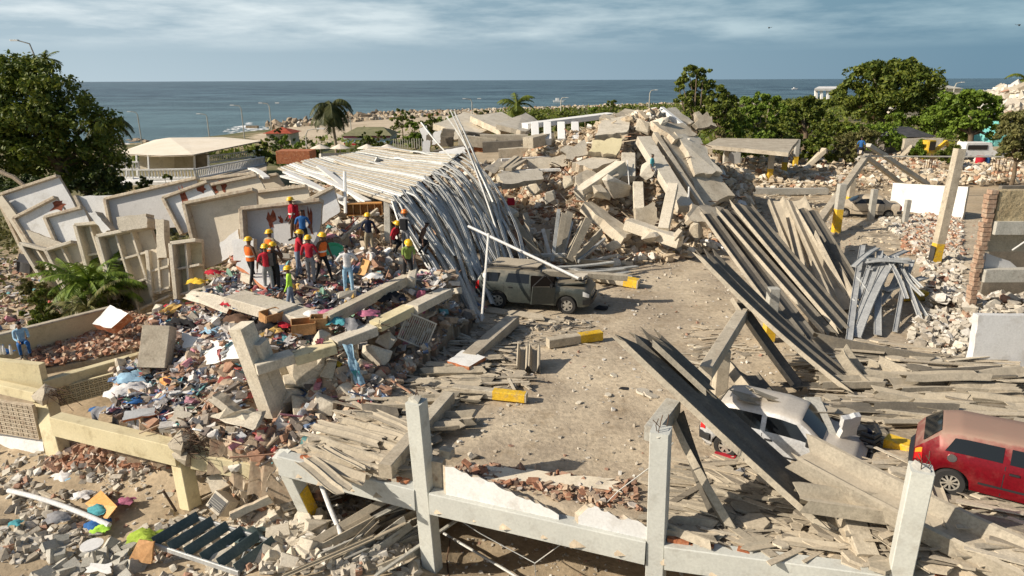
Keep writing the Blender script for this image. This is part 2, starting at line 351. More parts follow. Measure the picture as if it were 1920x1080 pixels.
class Field:
    """height field by inverse distance weighting of control points"""
    def __init__(s, pts, power=3.0, amp=.12, fr=.8, lim=None):
        s.c = np.array([tuple(p) for p in pts]); s.p = power; s.amp = amp; s.fr = fr
    def at(s, x, y):
        x = np.atleast_1d(np.asarray(x, float)); y = np.atleast_1d(np.asarray(y, float))
        d = ((x[:, None] - s.c[:, 0]) ** 2 + (y[:, None] - s.c[:, 1]) ** 2 + .05) ** (s.p / 2); w = 1 / d
        z = (w * s.c[:, 2]).sum(1) / w.sum(1)
        f = s.fr
        return z + s.amp * (np.sin(x * 2.1 * f + 1.3 * np.sin(y * 1.7 * f)) * np.cos(y * 2.7 * f + np.sin(x * 3.1 * f)) + .6 * np.sin(x * 5.3 * f + y * 4.1 * f) * np.sin(y * 6.1 * f - x * 2.3 * f) + .4 * np.sin(x * 11 * f + 3 * np.sin(y * 7 * f)) * np.sin(y * 12.3 * f))
    def mesh(s, name, poly, res, mats, skirt=2.0, smooth=False):
        xs = np.arange(min(p[0] for p in poly), max(p[0] for p in poly) + res, res); ys = np.arange(min(p[1] for p in poly), max(p[1] for p in poly) + res, res)
        X, Y = np.meshgrid(xs, ys, indexing='ij'); x = X.ravel(); y = Y.ravel(); z = s.at(x, y) + (0 if smooth else RNG.uniform(-.05, .05, len(x)))
        ins = inpoly(x, y, poly); z = np.where(ins, z, np.minimum(z, z - skirt))
        ny = len(ys); I = np.arange(len(xs) * ny).reshape(len(xs), ny)
        F = np.stack([I[:-1, :-1].ravel(), I[1:, :-1].ravel(), I[1:, 1:].ravel(), I[:-1, 1:].ravel()], -1)
        F = F[ins[F].any(1)]
        return npmesh(name, np.stack([x, y, z], -1), F, mats, smooth)
def clump(fr=.8, th=.1, lo=.12):
    return lambda x, y: np.where(np.sin(x * fr + 2 * np.sin(y * fr * .7)) * np.cos(y * fr * 1.3 + 1.5 * np.sin(x * fr * .9)) + .35 * np.sin(x * fr * 3.1) * np.sin(y * fr * 3.7) > th, 1.0, lo)
def scatter(name, poly, n, kinds, size, mats, hf, label, cat, tilt=.35, dens=None, power=2.2, zoff=.0, dirn=None, parent=None):
    """kinds: [(kind, weight)], size (min,max), heights hf(x,y); one 'stuff' mesh"""
    q = sample(poly, n, dens); z = hf(q[:, 0], q[:, 1]) if callable(hf) else np.full(n, hf)
    sz = size[0] + (size[1] - size[0]) * RNG.random(n) ** power
    ws = np.array([w for _, w in kinds], float); kk = RNG.choice(len(kinds), n, p=ws / ws.sum()); Vs = []; Fs = []; off = 0
    for ki, (k, _) in enumerate(kinds):
        for bi, (V, F) in enumerate(BANK[k]):
            sel = np.where((kk == ki) & (RNG.integers(0, 8, n) == bi) if False else (kk == ki) & (np.arange(n) % 8 == bi))[0]
            if not len(sel): continue
            m = len(sel); fl = k in ('shard', 'plank', 'rag', 'stick')
            t = tilt if fl else 3.2
            if k in ('block', 'brick'): t = .9
            az = RNG.uniform(0, 6.283, m)
            if dirn is not None and k in ('plank', 'stick', 'shard'): az = RNG.normal(dirn[0], dirn[1], m)
            rm = rotm(RNG.normal(0, t * .6, m), RNG.normal(0, t * (.25 if k in ('plank', 'stick') and t < .5 else .6), m), az)
            s_ = sz[sel] * ({'plank': 3.2, 'stick': 3.5, 'shard': 1.5, 'rag': 1.6}.get(k, 1))
            A = np.einsum('mij,vj->mvi', rm, V) * s_[:, None, None]
            if fl: A[:, :, 2] *= 1
            A += np.stack([q[sel, 0], q[sel, 1], z[sel] + zoff + s_ * (.04 if fl else .1)], -1)[:, None, :]
            Vs.append(A.reshape(-1, 3)); Fs.append((F[None] + (np.arange(m) * len(V))[:, None, None] + off).reshape(-1, 3)); off += m * len(V)
    o = npmesh(name, np.concatenate(Vs), np.concatenate(Fs), mats, parent=parent)
    if parent: return tag(o, kind='stuff')
    return tag(o, label, cat, kind='stuff')
PIECES = {}
def piece_mesh(kind, i, mats):
    key = (kind, i, mats)
    if key not in PIECES:
        V, F = BANK[kind][i % 8]; me = bpy.data.meshes.new(kind)
        if kind in ('chunk', 'block'):
            bm = bmesh.new(); vs = [bm.verts.new(v) for v in V]; [bm.faces.new([vs[j] for j in f]) for f in F]
            bmesh.ops.dissolve_limit(bm, angle_limit=R(14), verts=bm.verts, edges=bm.edges)
            bmesh.ops.bevel(bm, geom=bm.edges[:], offset=.018, segments=1, affect='EDGES')
            bmesh.ops.triangulate(bm, faces=bm.faces); bmesh.ops.subdivide_edges(bm, edges=bm.edges, cuts=1)
            for v in bm.verts: v.co += Vector(noise.noise_vector(v.co * 7 + Vector((i, 0, 0)))) * .02
            bm.to_mesh(me); bm.free()
        else: me.from_pydata([tuple(v) for v in V], [], [tuple(int(a) for a in f) for f in F])
        me.polygons.foreach_set('use_smooth', [False] * len(me.polygons)); me.materials.append(M[mats]); PIECES[key] = me
    return PIECES[key]
def pieces(name, kind, mats, poly, n, size, hf, label, cat, group, tilt=.5, scl=(1, 1, 1), pts=None, dirn=None, zoff=0, dens=None):
    q = sample(poly, n, dens) if pts is None else np.array([(p[0], p[1]) for p in pts]); z = hf(q[:, 0], q[:, 1]) if callable(hf) else np.full(len(q), hf)
    for i in range(len(q)):
        o = bpy.data.objects.new(name, piece_mesh(kind, i, mats)); COL.objects.link(o); s = random.uniform(*size)
        o.scale = (s * scl[0] * random.uniform(.8, 1.2), s * scl[1] * random.uniform(.8, 1.2), s * scl[2])
        o.rotation_euler = (random.gauss(0, tilt), random.gauss(0, tilt), random.uniform(0, 6.28) if dirn is None else random.gauss(*dirn))
        o.location = (q[i, 0], q[i, 1], z[i] + zoff + s * .12); tag(o, label, cat, group)
# ------------------------------------------------------------ setting: sea, land, deck, rubble fields
def sm(a, b, x): t = np.clip((np.asarray(x, float) - a) / (b - a), 0, 1); return t * t * (3 - 2 * t)
def make_sea():
    m = bpy.data.materials.new('sea'); m.use_nodes = True; nt = m.node_tree; n = nt.nodes; L = nt.links; b = n['Principled BSDF']
    b.inputs['Roughness'].default_value = .32; b.inputs['IOR'].default_value = 1.33
    tc = n.new('ShaderNodeTexCoord'); mp = n.new('ShaderNodeMapping'); mp.inputs['Scale'].default_value = (.014, .022, 1); L.new(tc.outputs['Object'], mp.inputs[0])
    nz = n.new('ShaderNodeTexNoise'); nz.inputs['Scale'].default_value = 1.0; nz.inputs['Detail'].default_value = 10; nz.inputs['Roughness'].default_value = .82; L.new(mp.outputs[0], nz.inputs[0])
    r = n.new('ShaderNodeValToRGB'); L.new(nz.outputs[0], r.inputs[0]); e = r.color_ramp.elements
    e[0].position = .45; e[0].color = (.008, .026, .046, 1); e[1].position = .56; e[1].color = (.11, .19, .23, 1)
    sp = n.new('ShaderNodeSeparateXYZ'); L.new(tc.outputs['Object'], sp.inputs[0]); mr = n.new('ShaderNodeMapRange'); L.new(sp.outputs[1], mr.inputs[0])
    mr.inputs[1].default_value = 150; mr.inputs[2].default_value = 700; mr.inputs[3].default_value = .55; mr.inputs[4].default_value = 0
    mx = n.new('ShaderNodeMix'); mx.data_type = 'RGBA'; L.new(mr.outputs[0], mx.inputs[0]); L.new(r.outputs[0], mx.inputs[6]); mx.inputs[7].default_value = (.16, .27, .29, 1)
    L.new(mx.outputs[2], b.inputs['Base Color'])
    bp = n.new('ShaderNodeBump'); bp.inputs['Strength'].default_value = 1.0; bp.inputs['Distance'].default_value = 2.2; L.new(nz.outputs[0], bp.inputs['Height']); L.new(bp.outputs[0], b.inputs['Normal'])
    M['sea'] = m
    me = bpy.data.meshes.new('sea'); S = 26000
    me.from_pydata([(-S, 60, -4.5), (S, 60, -4.5), (S, S, -4.5), (-S, S, -4.5)], [], [(0, 1, 2, 3)]); o = link('sea', me, 'sea'); tag(o, kind='structure')
make_sea()
SHX = [-500, -110, -82, -72, -58, -30, 38, 226, 600, 1500, 2500]; SHY = [130, 150, 160, 200, 250, 290, 340, 500, 880, 1600, 2300]
def shore(x): return np.interp(x, SHX, SHY)
def gz(x, y):
    d = shore(x) - np.asarray(y, float)
    z = -3.0 - .9 * sm(120, 30, d) - .5 * sm(30, 0, d) - 3.5 * sm(0, -25, d) + .12 * np.sin(np.asarray(x) * .13) * np.cos(np.asarray(y) * .11)
    return z + 7.0 * sm(150, 320, x) * sm(200, 420, y) * sm(0, 150, d) * 0 
def make_land():
    xs = np.concatenate([-np.geomspace(40, 500, 34)[::-1], np.linspace(-38, 38, 39), np.geomspace(40, 2500, 60)]); ys = np.concatenate([np.linspace(-12, 78, 46), np.geomspace(80, 2400, 150)])
    X, Y = np.meshgrid(xs, ys, indexing='ij'); Z = gz(X, Y); ny = len(ys); I = np.arange(X.size).reshape(len(xs), ny)
    F = np.stack([I[:-1, :-1].ravel(), I[1:, :-1].ravel(), I[1:, 1:].ravel(), I[:-1, 1:].ravel()], -1)
    tag(npmesh('ground', np.stack([X.ravel(), Y.ravel(), Z.ravel()], -1), F, 'scrub', True), kind='structure')
make_land()
class Fn(Field):
    def __init__(s, fn): s.fn = fn
    def at(s, x, y): return s.fn(np.atleast_1d(np.asarray(x, float)), np.atleast_1d(np.asarray(y, float)))
def yz(x, y):
    n_ = .10 * np.sin(x * 1.3 + np.sin(y * 1.1)) * np.cos(y * 1.7) + .05 * np.sin(x * 4.1 + y * 3.3) * np.sin(y * 5.2 - x)
    hump = .55 * np.exp(-((x + 3.2) ** 2 / 5 + (y - 13.6) ** 2 / 3)) + .6 * np.exp(-((x + 9.4) ** 2 / 8 + (y - 12.3) ** 2 / 2)) + .5 * np.exp(-((x + 5.6) ** 2 / 3 + (y - 14.5) ** 2 / 3)) + 1.1 * np.exp(-((x + 9.5) ** 2 / 22 + (y - 19.6) ** 2 / 3.0))
    return -2.62 + n_ + hump
YARD = Fn(yz)
tag(YARD.mesh('yard', [(-46, 4), (14, 4), (14, 26), (-4, 50), (-46, 50)], .3, 'sand', .6, True), kind='structure')
# parking deck: upper level slab, sagging up to the right where the red car stands
BX = [(-5.85, 15.55), (-2.03, 13.95), (2.93, 12.05), (9.0, 10.15), (16, 8.1)]          # line of the front beam
def rise(x, y): return .85 * sm(5.5, 9.5, x) * (1 - sm(12.5, 19, y))
def dz(x, y): return rise(x, y) + .022 * np.sin(x * 1.9 + np.sin(y)) * np.cos(y * 1.3) + .012 * np.sin(x * 5 + y * 3) * np.sin(y * 6.3)
DECK = Fn(dz)
deckpoly = [(b[0], b[1] + .1) for b in BX] + [(46, 12), (46, 46), (-6, 46), (-5.2, 30), (-1.3, 24.6), (-3.6, 20)]
tag(DECK.mesh('parking_deck', deckpoly, .3, 'lot_surface', .45, True), kind='structure')
def lz(x, y): return .0 + .12 * np.sin(x * .7 + np.sin(y * .6)) * np.cos(y * .8) * sm(46, 52, y) - 2.9 * sm(96, 112, y) - .03
LOT = Fn(lz)
tag(LOT.mesh('cleared_ground', [(-8, 44.5), (64, 44.5), (90, 60), (90, 112), (-8, 112)], .9, 'sand', .5, True), kind='structure')

# clothes-strewn pile (left centre): control points are (pixel column, pixel row, height)
def F3(l): return [P(*c) for c in l]
PA = Field(F3([(300, 600, .2), (360, 590, 1.0), (400, 560, 1.6), (440, 520, 2.1), (470, 532, 2.0), (510, 552, 2.0), (548, 582, 1.6), (600, 560, 1.9), (655, 555, 2.0), (700, 560, 1.8), (765, 532, 2.1), (830, 515, 1.7), (693, 482, 2.3), (590, 500, 2.3), (640, 605, 1.5), (560, 635, 1.45), (500, 640, 1.35), (430, 600, 1.4), (430, 640, 1.1), (350, 640, .5), (400, 690, .3), (320, 690, -.1), (280, 730, -.4), (240, 775, -.55), (340, 790, -.5), (480, 800, -.7), (520, 850, -.6), (420, 740, .0), (460, 720, .1),
    (560, 690, .7), (600, 670, 1.0), (640, 650, 1.1), (700, 620, 1.1), (760, 590, 1.2), (820, 560, 1.2), (560, 760, -.5), (600, 740, -.3), (660, 720, -.3), (720, 700, -.2), (780, 660, -.1), (840, 620, .0), (540, 800, -.9), (620, 800, -.4), (860, 560, .3), (890, 600, -.1), (640, 430, 2.6), (800, 440, 2.4), (520, 450, 2.5), (860, 480, 1.2)]), 3.5, .13)
polyA = [p[:2] for p in F3([(225, 790, -.6), (340, 828, -.6), (520, 868, -.6), (600, 850, -.3), (650, 815, -.1), (720, 760, 0), (790, 700, 0), (870, 625, 0), (930, 560, 0), (900, 490, .8), (850, 425, 2.5), (640, 405, 2.8), (480, 430, 2.5), (430, 470, 2.4), (375, 560, 1.5), (280, 600, .2), (290, 680, -.3), (215, 725, -.6)])]
tag(PA.mesh('rubble_slope', polyA, .2, 'pile_under', 1.2), 'brown slope of crushed masonry under the clothes heap where the workers stand', 'rubble', kind='stuff')
# ground behind the workers to the old white building
PB = Field([WX(*c) for c in [(500, 30, 2.2), (650, 31, 2.4), (800, 31, 2.4), (900, 31, 1.2), (960, 31, .2), (600, 36, 2.2), (750, 36, 2.2), (880, 36, 1.6), (1000, 34, .0), (1000, 40, 1.2), (900, 42, 1.8), (760, 44, 1.6), (600, 46, 1.4), (480, 44, 1.0), (480, 36, 1.6), (1040, 47, 2.2), (950, 52, 1.6), (800, 54, 1.2), (620, 56, .4), (500, 56, -.6), (1000, 62, 1.4), (850, 66, .2), (650, 68, -1.4), (1040, 76, -1.0), (820, 80, -2.8), (420, 60, -2), (450, 50, -1)]], 3.5, .2, .6)
polyB = [WX(*c)[:2] for c in [(470, 29, 2), (640, 28.2, 2.4), (850, 28, 2), (960, 29, 0), (1060, 34, 0), (1110, 44, 2), (1160, 60, 0), (1100, 82, -2), (760, 82, -2), (560, 70, -2), (430, 62, -2), (420, 40, 1), (440, 32, 1)]]
tag(PB.mesh('rubble_field', polyB, .4, 'pile_under', 2.5), 'dusty rubble field between the fallen metal roof and the old white building', 'rubble', kind='stuff')
# the tall heap in the middle
PM = Field([WX(*c) for c in [(1200, 46.5, 6.9), (1225, 46.5, 7.0), (1160, 47, 6.3), (1090, 48, 5.6), (1020, 49, 4.2), (950, 49, 2.6), (1250, 46, 6.0), (1300, 46, 4.2), (1350, 46, 1.8), (1395, 46, .4), (1165, 44, 5.2), (1200, 43.5, 3.2), (1202, 42, 1.2), (1198, 44.5, 4.2), (1230, 45, 6.2), (1110, 44, 4.2), (1040, 43, 2.8), (960, 42, 1.4), (1180, 42, 2.6), (1130, 41, 2.4), (1060, 40, 1.6), (1240, 43, 3.4), (1280, 42, 2.2), (1330, 41, 1.0), (1380, 40, .2), (1200, 39.5, 1.3), (1120, 38.5, 1.1), (1040, 38, .5), (960, 38, .3), (1260, 38.5, .7), (1150, 36.5, .2), (1240, 36, .1), (1050, 35, .05), (1320, 37, .05), (1100, 34, .02), (1200, 33.5, 0), (1400, 43, 0), (1200, 52, 4.8), (1100, 54, 3.6), (1280, 52, 3.0), (1000, 56, 1.5), (1200, 60, .8), (1350, 56, .2), (950, 60, .3)]], 3.6, .22, .7)
polyM = [WX(*c)[:2] for c in [(940, 36, 0), (1040, 33.6, 0), (1150, 33.2, 0), (1290, 35, 0), (1370, 38, 0), (1415, 44, 0), (1400, 54, 0), (1300, 62, 0), (1000, 64, 0), (900, 56, 1), (900, 42, 0)]]
tag(PM.mesh('rubble_heap', polyM, .35, 'pile_under', 1), 'tall heap of pulverised concrete topped by broken slabs behind the dark suv', 'rubble', kind='stuff')
# low rubble beyond the shelter, right of the heap
def rz(x, y): return lz(x, y) + .45 * sm(48, 56, y) * (.5 + .5 * np.sin(x * .45 + 1) * np.cos(y * .33)) + .1
PR = Fn(rz)
polyR = [WX(*c)[:2] for c in [(1300, 57, 0), (1560, 57, 0), (1700, 60, 0), (1990, 60, 0), (1990, 84, 0), (1300, 84, 0)]]
# left terrace floor
polyT = [p[:2] for p in F3([(70, 690, -.35), (285, 650, -.35), (270, 590, -.3), (200, 580, -.3), (20, 640, -.3)])]
# ------------------------------------------------------------ scatter
AH = PA.at; 
def densA(x, y): return np.ones(len(x))
scatter('rubble_fragments', polyA, 21000, [('chunk', 3), ('block', 3), ('shard', 4), ('brick', 2.4), ('stick', .9)], (.04, .5), 'rubble_mixed', AH, 'broken bricks, plaster and belongings heaped under the workers', 'rubble', tilt=.6, power=4.0)
upA = [p[:2] for p in F3([(300, 640, .5), (480, 720, .2), (520, 655, 1.3), (640, 620, 1.5), (850, 530, 1.6), (800, 490, 2.1), (600, 540, 2), (440, 500, 2.1), (380, 560, 1.6), (300, 600, .4)])]
M_cl = mat('rag_mix', (.4, .4, .42), (.5, .5, .5), 5, bump=.1, island=[(5, (.60, .57, .55)), (1.6, (.05, .05, .06)), (1.5, (.09, .16, .32)), (2.2, (.42, .05, .05)), (1.5, (.50, .20, .26)), (.8, (.06, .35, .42)), (5, (.70, .68, .65)), (.6, (.16, .35, .22)), (2.6, (.36, .28, .24)), (.7, (.75, .45, .06)), (1.6, (.38, .42, .50)), (2, (.30, .18, .12))])
scatter('scattered_clothes', upA, 1900, [('rag', 1)], (.12, .42), 'rag_mix', AH, 'countless crumpled clothes of many colours strewn over the rubble below the workers', 'clothes', tilt=.55, power=2, zoff=.06)
scatter('scattered_clothes', [p[:2] for p in F3([(200, 790, -.5), (340, 800, -.5), (400, 740, 0), (340, 680, 0), (270, 690, -.2)])], 420, [('rag', 1)], (.12, .4), 'rag_mix', AH, 'papers and pale clothes strewn on the slumped corner above the cream beam', 'clothes', tilt=.4, power=2, zoff=.05)
scatter('rubble_fragments', polyB, 13000, [('chunk', 4), ('block', 3), ('shard', 4), ('plank', 1.0), ('stick', 1.6)], (.10, .8), 'rubble_tan', PB.at, 'dusty concrete fragments spread behind the fallen metal roof', 'rubble', tilt=.4, power=3)
scatter('rubble_fragments', polyM, 30000, [('chunk', 4), ('block', 4), ('shard', 4), ('plank', .8), ('stick', 3), ('brick', 2)], (.06, .7), 'rubble_tan', PM.at, 'loose tan concrete fragments covering the tall heap behind the dark suv', 'rubble', tilt=.6, power=4.4)
polyMr = [WX(*c)[:2] for c in [(900, 42, 1), (1100, 46, 4), (1130, 42, 3), (1040, 37, 1), (930, 38, 1)]]
scatter('rubble_fragments', polyMr, 3600, [('chunk', 3), ('block', 3), ('shard', 3), ('brick', 3)], (.07, .42), 'rubble_red', PM.at, 'reddish brick fragments on the left flank of the tall heap', 'rubble', tilt=.6, power=2.6)
scatter('rubble_fragments', polyR, 6500, [('chunk', 4), ('block', 3), ('shard', 4), ('stick', .6)], (.1, .85), 'rubble_tan', PR.at, 'low tan rubble beyond the concrete shelter', 'rubble', tilt=.4, power=3.4)
scatter('rubble_fragments', polyT, 3000, [('chunk', 2), ('block', 2), ('shard', 4), ('brick', 3), ('stick', .6)], (.05, .3), 'rubble_red', -.34, 'crushed red brick covering the cream walled terrace', 'rubble', tilt=.4, power=2.4)
# apron of bits in front of the heap, and dust bits over the whole deck
apron = [p[:2] for p in F3([(940, 560, 0), (1130, 500, 0), (1300, 480, 0), (1330, 440, 0), (1180, 440, 0), (940, 500, 0)])]
scatter('rubble_fragments', apron, 2600, [('chunk', 3), ('block', 3), ('shard', 4), ('brick', 2)], (.05, .35), 'rubble_tan', DECK.at, 'fragments spilled on the deck at the foot of the tall heap', 'rubble', tilt=.3, power=2.6)
deckA = [p[:2] for p in F3([(800, 850, 0), (1240, 900, 0), (1900, 1000, .4), (1900, 400, 0), (1350, 400, 0), (1180, 520, 0), (950, 620, 0)])]
scatter('gravel', deckA, 9000, [('chunk', 2), ('shard', 3), ('block', 1)], (.015, .16), 'rubble_grey', DECK.at, 'gravel and dust crumbs scattered on the open parking deck', 'gravel', tilt=.2, power=5)
farA = [p[:2] for p in F3([(1340, 460, 0), (1600, 470, 0), (1800, 480, 0), (1800, 400, 0), (1700, 345, 0), (1380, 330, 0), (1330, 400, 0)])]
scatter('rubble_fragments', farA, 2600, [('chunk', 2), ('shard', 5), ('block', 2), ('plank', 2.4), ('stick', 1)], (.06, .42), 'sheet_bits', lambda x, y: DECK.at(x, y) * (y < 45), 'flat broken bits around the pale car and yellow footed posts', 'rubble', tilt=.12, power=3.5, dirn=(0.1, .6))
strip = [p[:2] for p in F3([(1700, 640, 0), (1815, 690, 0), (1815, 600, 0), (1805, 480, 0), (1800, 400, 0), (1640, 412, 0), (1720, 470, 0), (1740, 560, 0)])]
scatter('rubble_fragments', strip, 3800, [('chunk', 3), ('block', 4), ('shard', 3), ('brick', 4)], (.05, .46), 'rubble_grey', lambda x, y: DECK.at(x, y) * (y < 45) + .1 * np.exp(-((x - 17) ** 2) / 10), 'brick and block rubble beside the roofless stone building', 'rubble', tilt=.5, power=2.8)
strip2 = [p[:2] for p in F3([(1690, 480, 0), (1805, 475, 0), (1805, 400, 0), (1700, 405, 0)])]
scatter('rubble_fragments', strip2, 1500, [('brick', 5), ('shard', 2), ('chunk', 1)], (.07, .3), 'rubble_red', 0.05, 'red brick bits between the tall post and the stone building', 'rubble', tilt=.4, power=2)
# broken roofing sheets lying on the deck
s1 = [p[:2] for p in F3([(1480, 690, 0), (1620, 650, 0), (1860, 690, 0), (2050, 740, 0), (2100, 860, .3), (1850, 840, .5), (1560, 780, 0)])]
scatter('roof_sheet_debris', s1, 1500, [('plank', 6), ('shard', 1.6)], (.12, .62), 'sheet_bits', lambda x, y: DECK.at(x, y) + RNG.uniform(0, .3, len(x)), 'layers of snapped fibre cement roofing strips covering the right side of the deck', 'roof debris', tilt=.10, power=1.5, dirn=(-.12, .17))
s2 = [p[:2] for p in F3([(1260, 1000, 0), (1950, 1100, .6), (2050, 960, .7), (1640, 880, .4), (1380, 860, 0), (1240, 900, 0)])]
scatter('roof_sheet_debris', s2, 1000, [('plank', 4), ('shard', 3)], (.10, .56), 'sheet_bits', lambda x, y: DECK.at(x, y) + RNG.uniform(0, .14, len(x)), 'splintered roofing sheets strewn behind the front beam on the right', 'roof debris', tilt=.10, power=2, dirn=(-.35, .4))
s3 = [p[:2] for p in F3([(560, 850, 0), (740, 900, 0), (800, 850, 0), (860, 740, 0), (990, 730, 0), (960, 680, 0), (930, 620, 0), (870, 640, 0), (760, 700, 0), (680, 760, 0)])]
scatter('roof_sheet_debris', s3, 1100, [('plank', 4), ('shard', 3)], (.10, .50), 'sheet_bits', lambda x, y: np.maximum(DECK.at(x, y), -.1) + RNG.uniform(0, .15, len(x)), 'pale snapped roofing strips fanned over the deck below the clothes pile', 'roof debris', tilt=.12, power=1.8, dirn=(-.25, .5))
s4 = [p[:2] for p in F3([(950, 650, 0), (1130, 650, 0), (1100, 600, 0), (930, 590, 0), (880, 620, 0)])]
scatter('roof_sheet_debris', s4, 380, [('plank', 3), ('shard', 3), ('chunk', 1)], (.08, .34), 'sheet_bits', DECK.at, 'splintered strips lying in front of the dark suv', 'roof debris', tilt=.12, power=2, dirn=(-.2, .5))
s5 = [p[:2] for p in F3([(1300, 720, 0), (1440, 660, 0), (1330, 610, 0), (1290, 620, 0)])]
scatter('roof_sheet_debris', s5, 130, [('plank', 3), ('shard', 2)], (.08, .34), 'sheet_bits', DECK.at, 'strips of broken sheet lying beneath the leaning frame', 'roof debris', tilt=.1, power=2, dirn=(0, .4))
# lower yard
yl = [p[:2] for p in F3([(-80, 1100, -2.6), (800, 1120, -2.6), (790, 900, -2.6), (540, 860, -2.6), (80, 830, -2.6), (-40, 830, -2.6)])]
scatter('rubble_fragments', yl, 7000, [('chunk', 4), ('block', 3), ('shard', 4), ('brick', 3), ('stick', .5)], (.03, .34), 'rubble_grey', YARD.at, 'small broken blocks and plaster strewn over the sandy yard below', 'rubble', tilt=.3, power=4.5, dens=clump(1.0, .25, .10))
yh = [p[:2] for p in F3([(90, 900, -2.6), (420, 900, -2.4), (560, 900, -2.4), (520, 860, -2.2), (120, 830, -2.2)])]
scatter('rubble_fragments', yh, 4200, [('chunk', 4), ('block', 3), ('shard', 4), ('brick', 3)], (.05, .40), 'rubble_red', YARD.at, 'reddish rubble lying in the shade under the cream beam', 'rubble', tilt=.5, power=2.6)
yc = [p[:2] for p in F3([(380, 1100, -2.5), (790, 1100, -2.5), (800, 960, -2.5), (620, 920, -2.5), (440, 930, -2.5)])]
scatter('rubble_fragments', yc, 3600, [('chunk', 3), ('block', 4), ('shard', 4), ('brick', 3)], (.06, .36), 'rubble_grey', YARD.at, 'grey block rubble piled at the foot of the front columns', 'rubble', tilt=.5, power=2.4)
yo = [p[:2] for p in F3([(800, 1100, -2.6), (1300, 1120, -2.6), (1250, 960, -2.6), (800, 940, -2.6)])]
scatter('gravel', yo, 1200, [('chunk', 2), ('shard', 3)], (.015, .12), 'rubble_grey', YARD.at, 'crumbs on the sandy floor below the front beam', 'gravel', tilt=.2, power=4)
lf = [WX(*c)[:2] for c in [(-200, 26, -2.6), (300, 28, -2.6), (260, 46, -2.6), (-100, 46, -2.6)]]
scatter('rubble_fragments', lf, 4200, [('chunk', 3), ('block', 3), ('shard', 4), ('stick', .8)], (.06, .5), 'rubble_mixed', YARD.at, 'mixed debris on the low ground left of the toppled walls', 'rubble', tilt=.4, power=3)
fw = [p[:2] for p in F3([(830, 905, 0), (1200, 965, 0), (1190, 905, 0), (860, 870, 0)])]
scatter('rubble_fragments', fw, 520, [('brick', 4), ('shard', 5), ('chunk', 2)], (.04, .26), 'rubble_red', lambda x, y: DECK.at(x, y) + .05, 'cracked bricks and plaster crumbs just behind the white plaster wall remains', 'rubble', tilt=.25, power=2.4)
uw = [p[:2] for p in F3([(440, 905, -1.6), (560, 925, -1.6), (620, 880, -.9), (500, 850, -.9), (420, 860, -1)])]
scatter('rubble_fragments', uw, 1500, [('chunk', 4), ('block', 4), ('shard', 3), ('stick', 1)], (.08, .55), 'rubble_tan', lambda x, y: RNG.uniform(-2.5, -.75, len(x)), 'tumbled chunks filling the shaded gap between cream beam and front beam', 'rubble', tilt=.8, power=2.2)
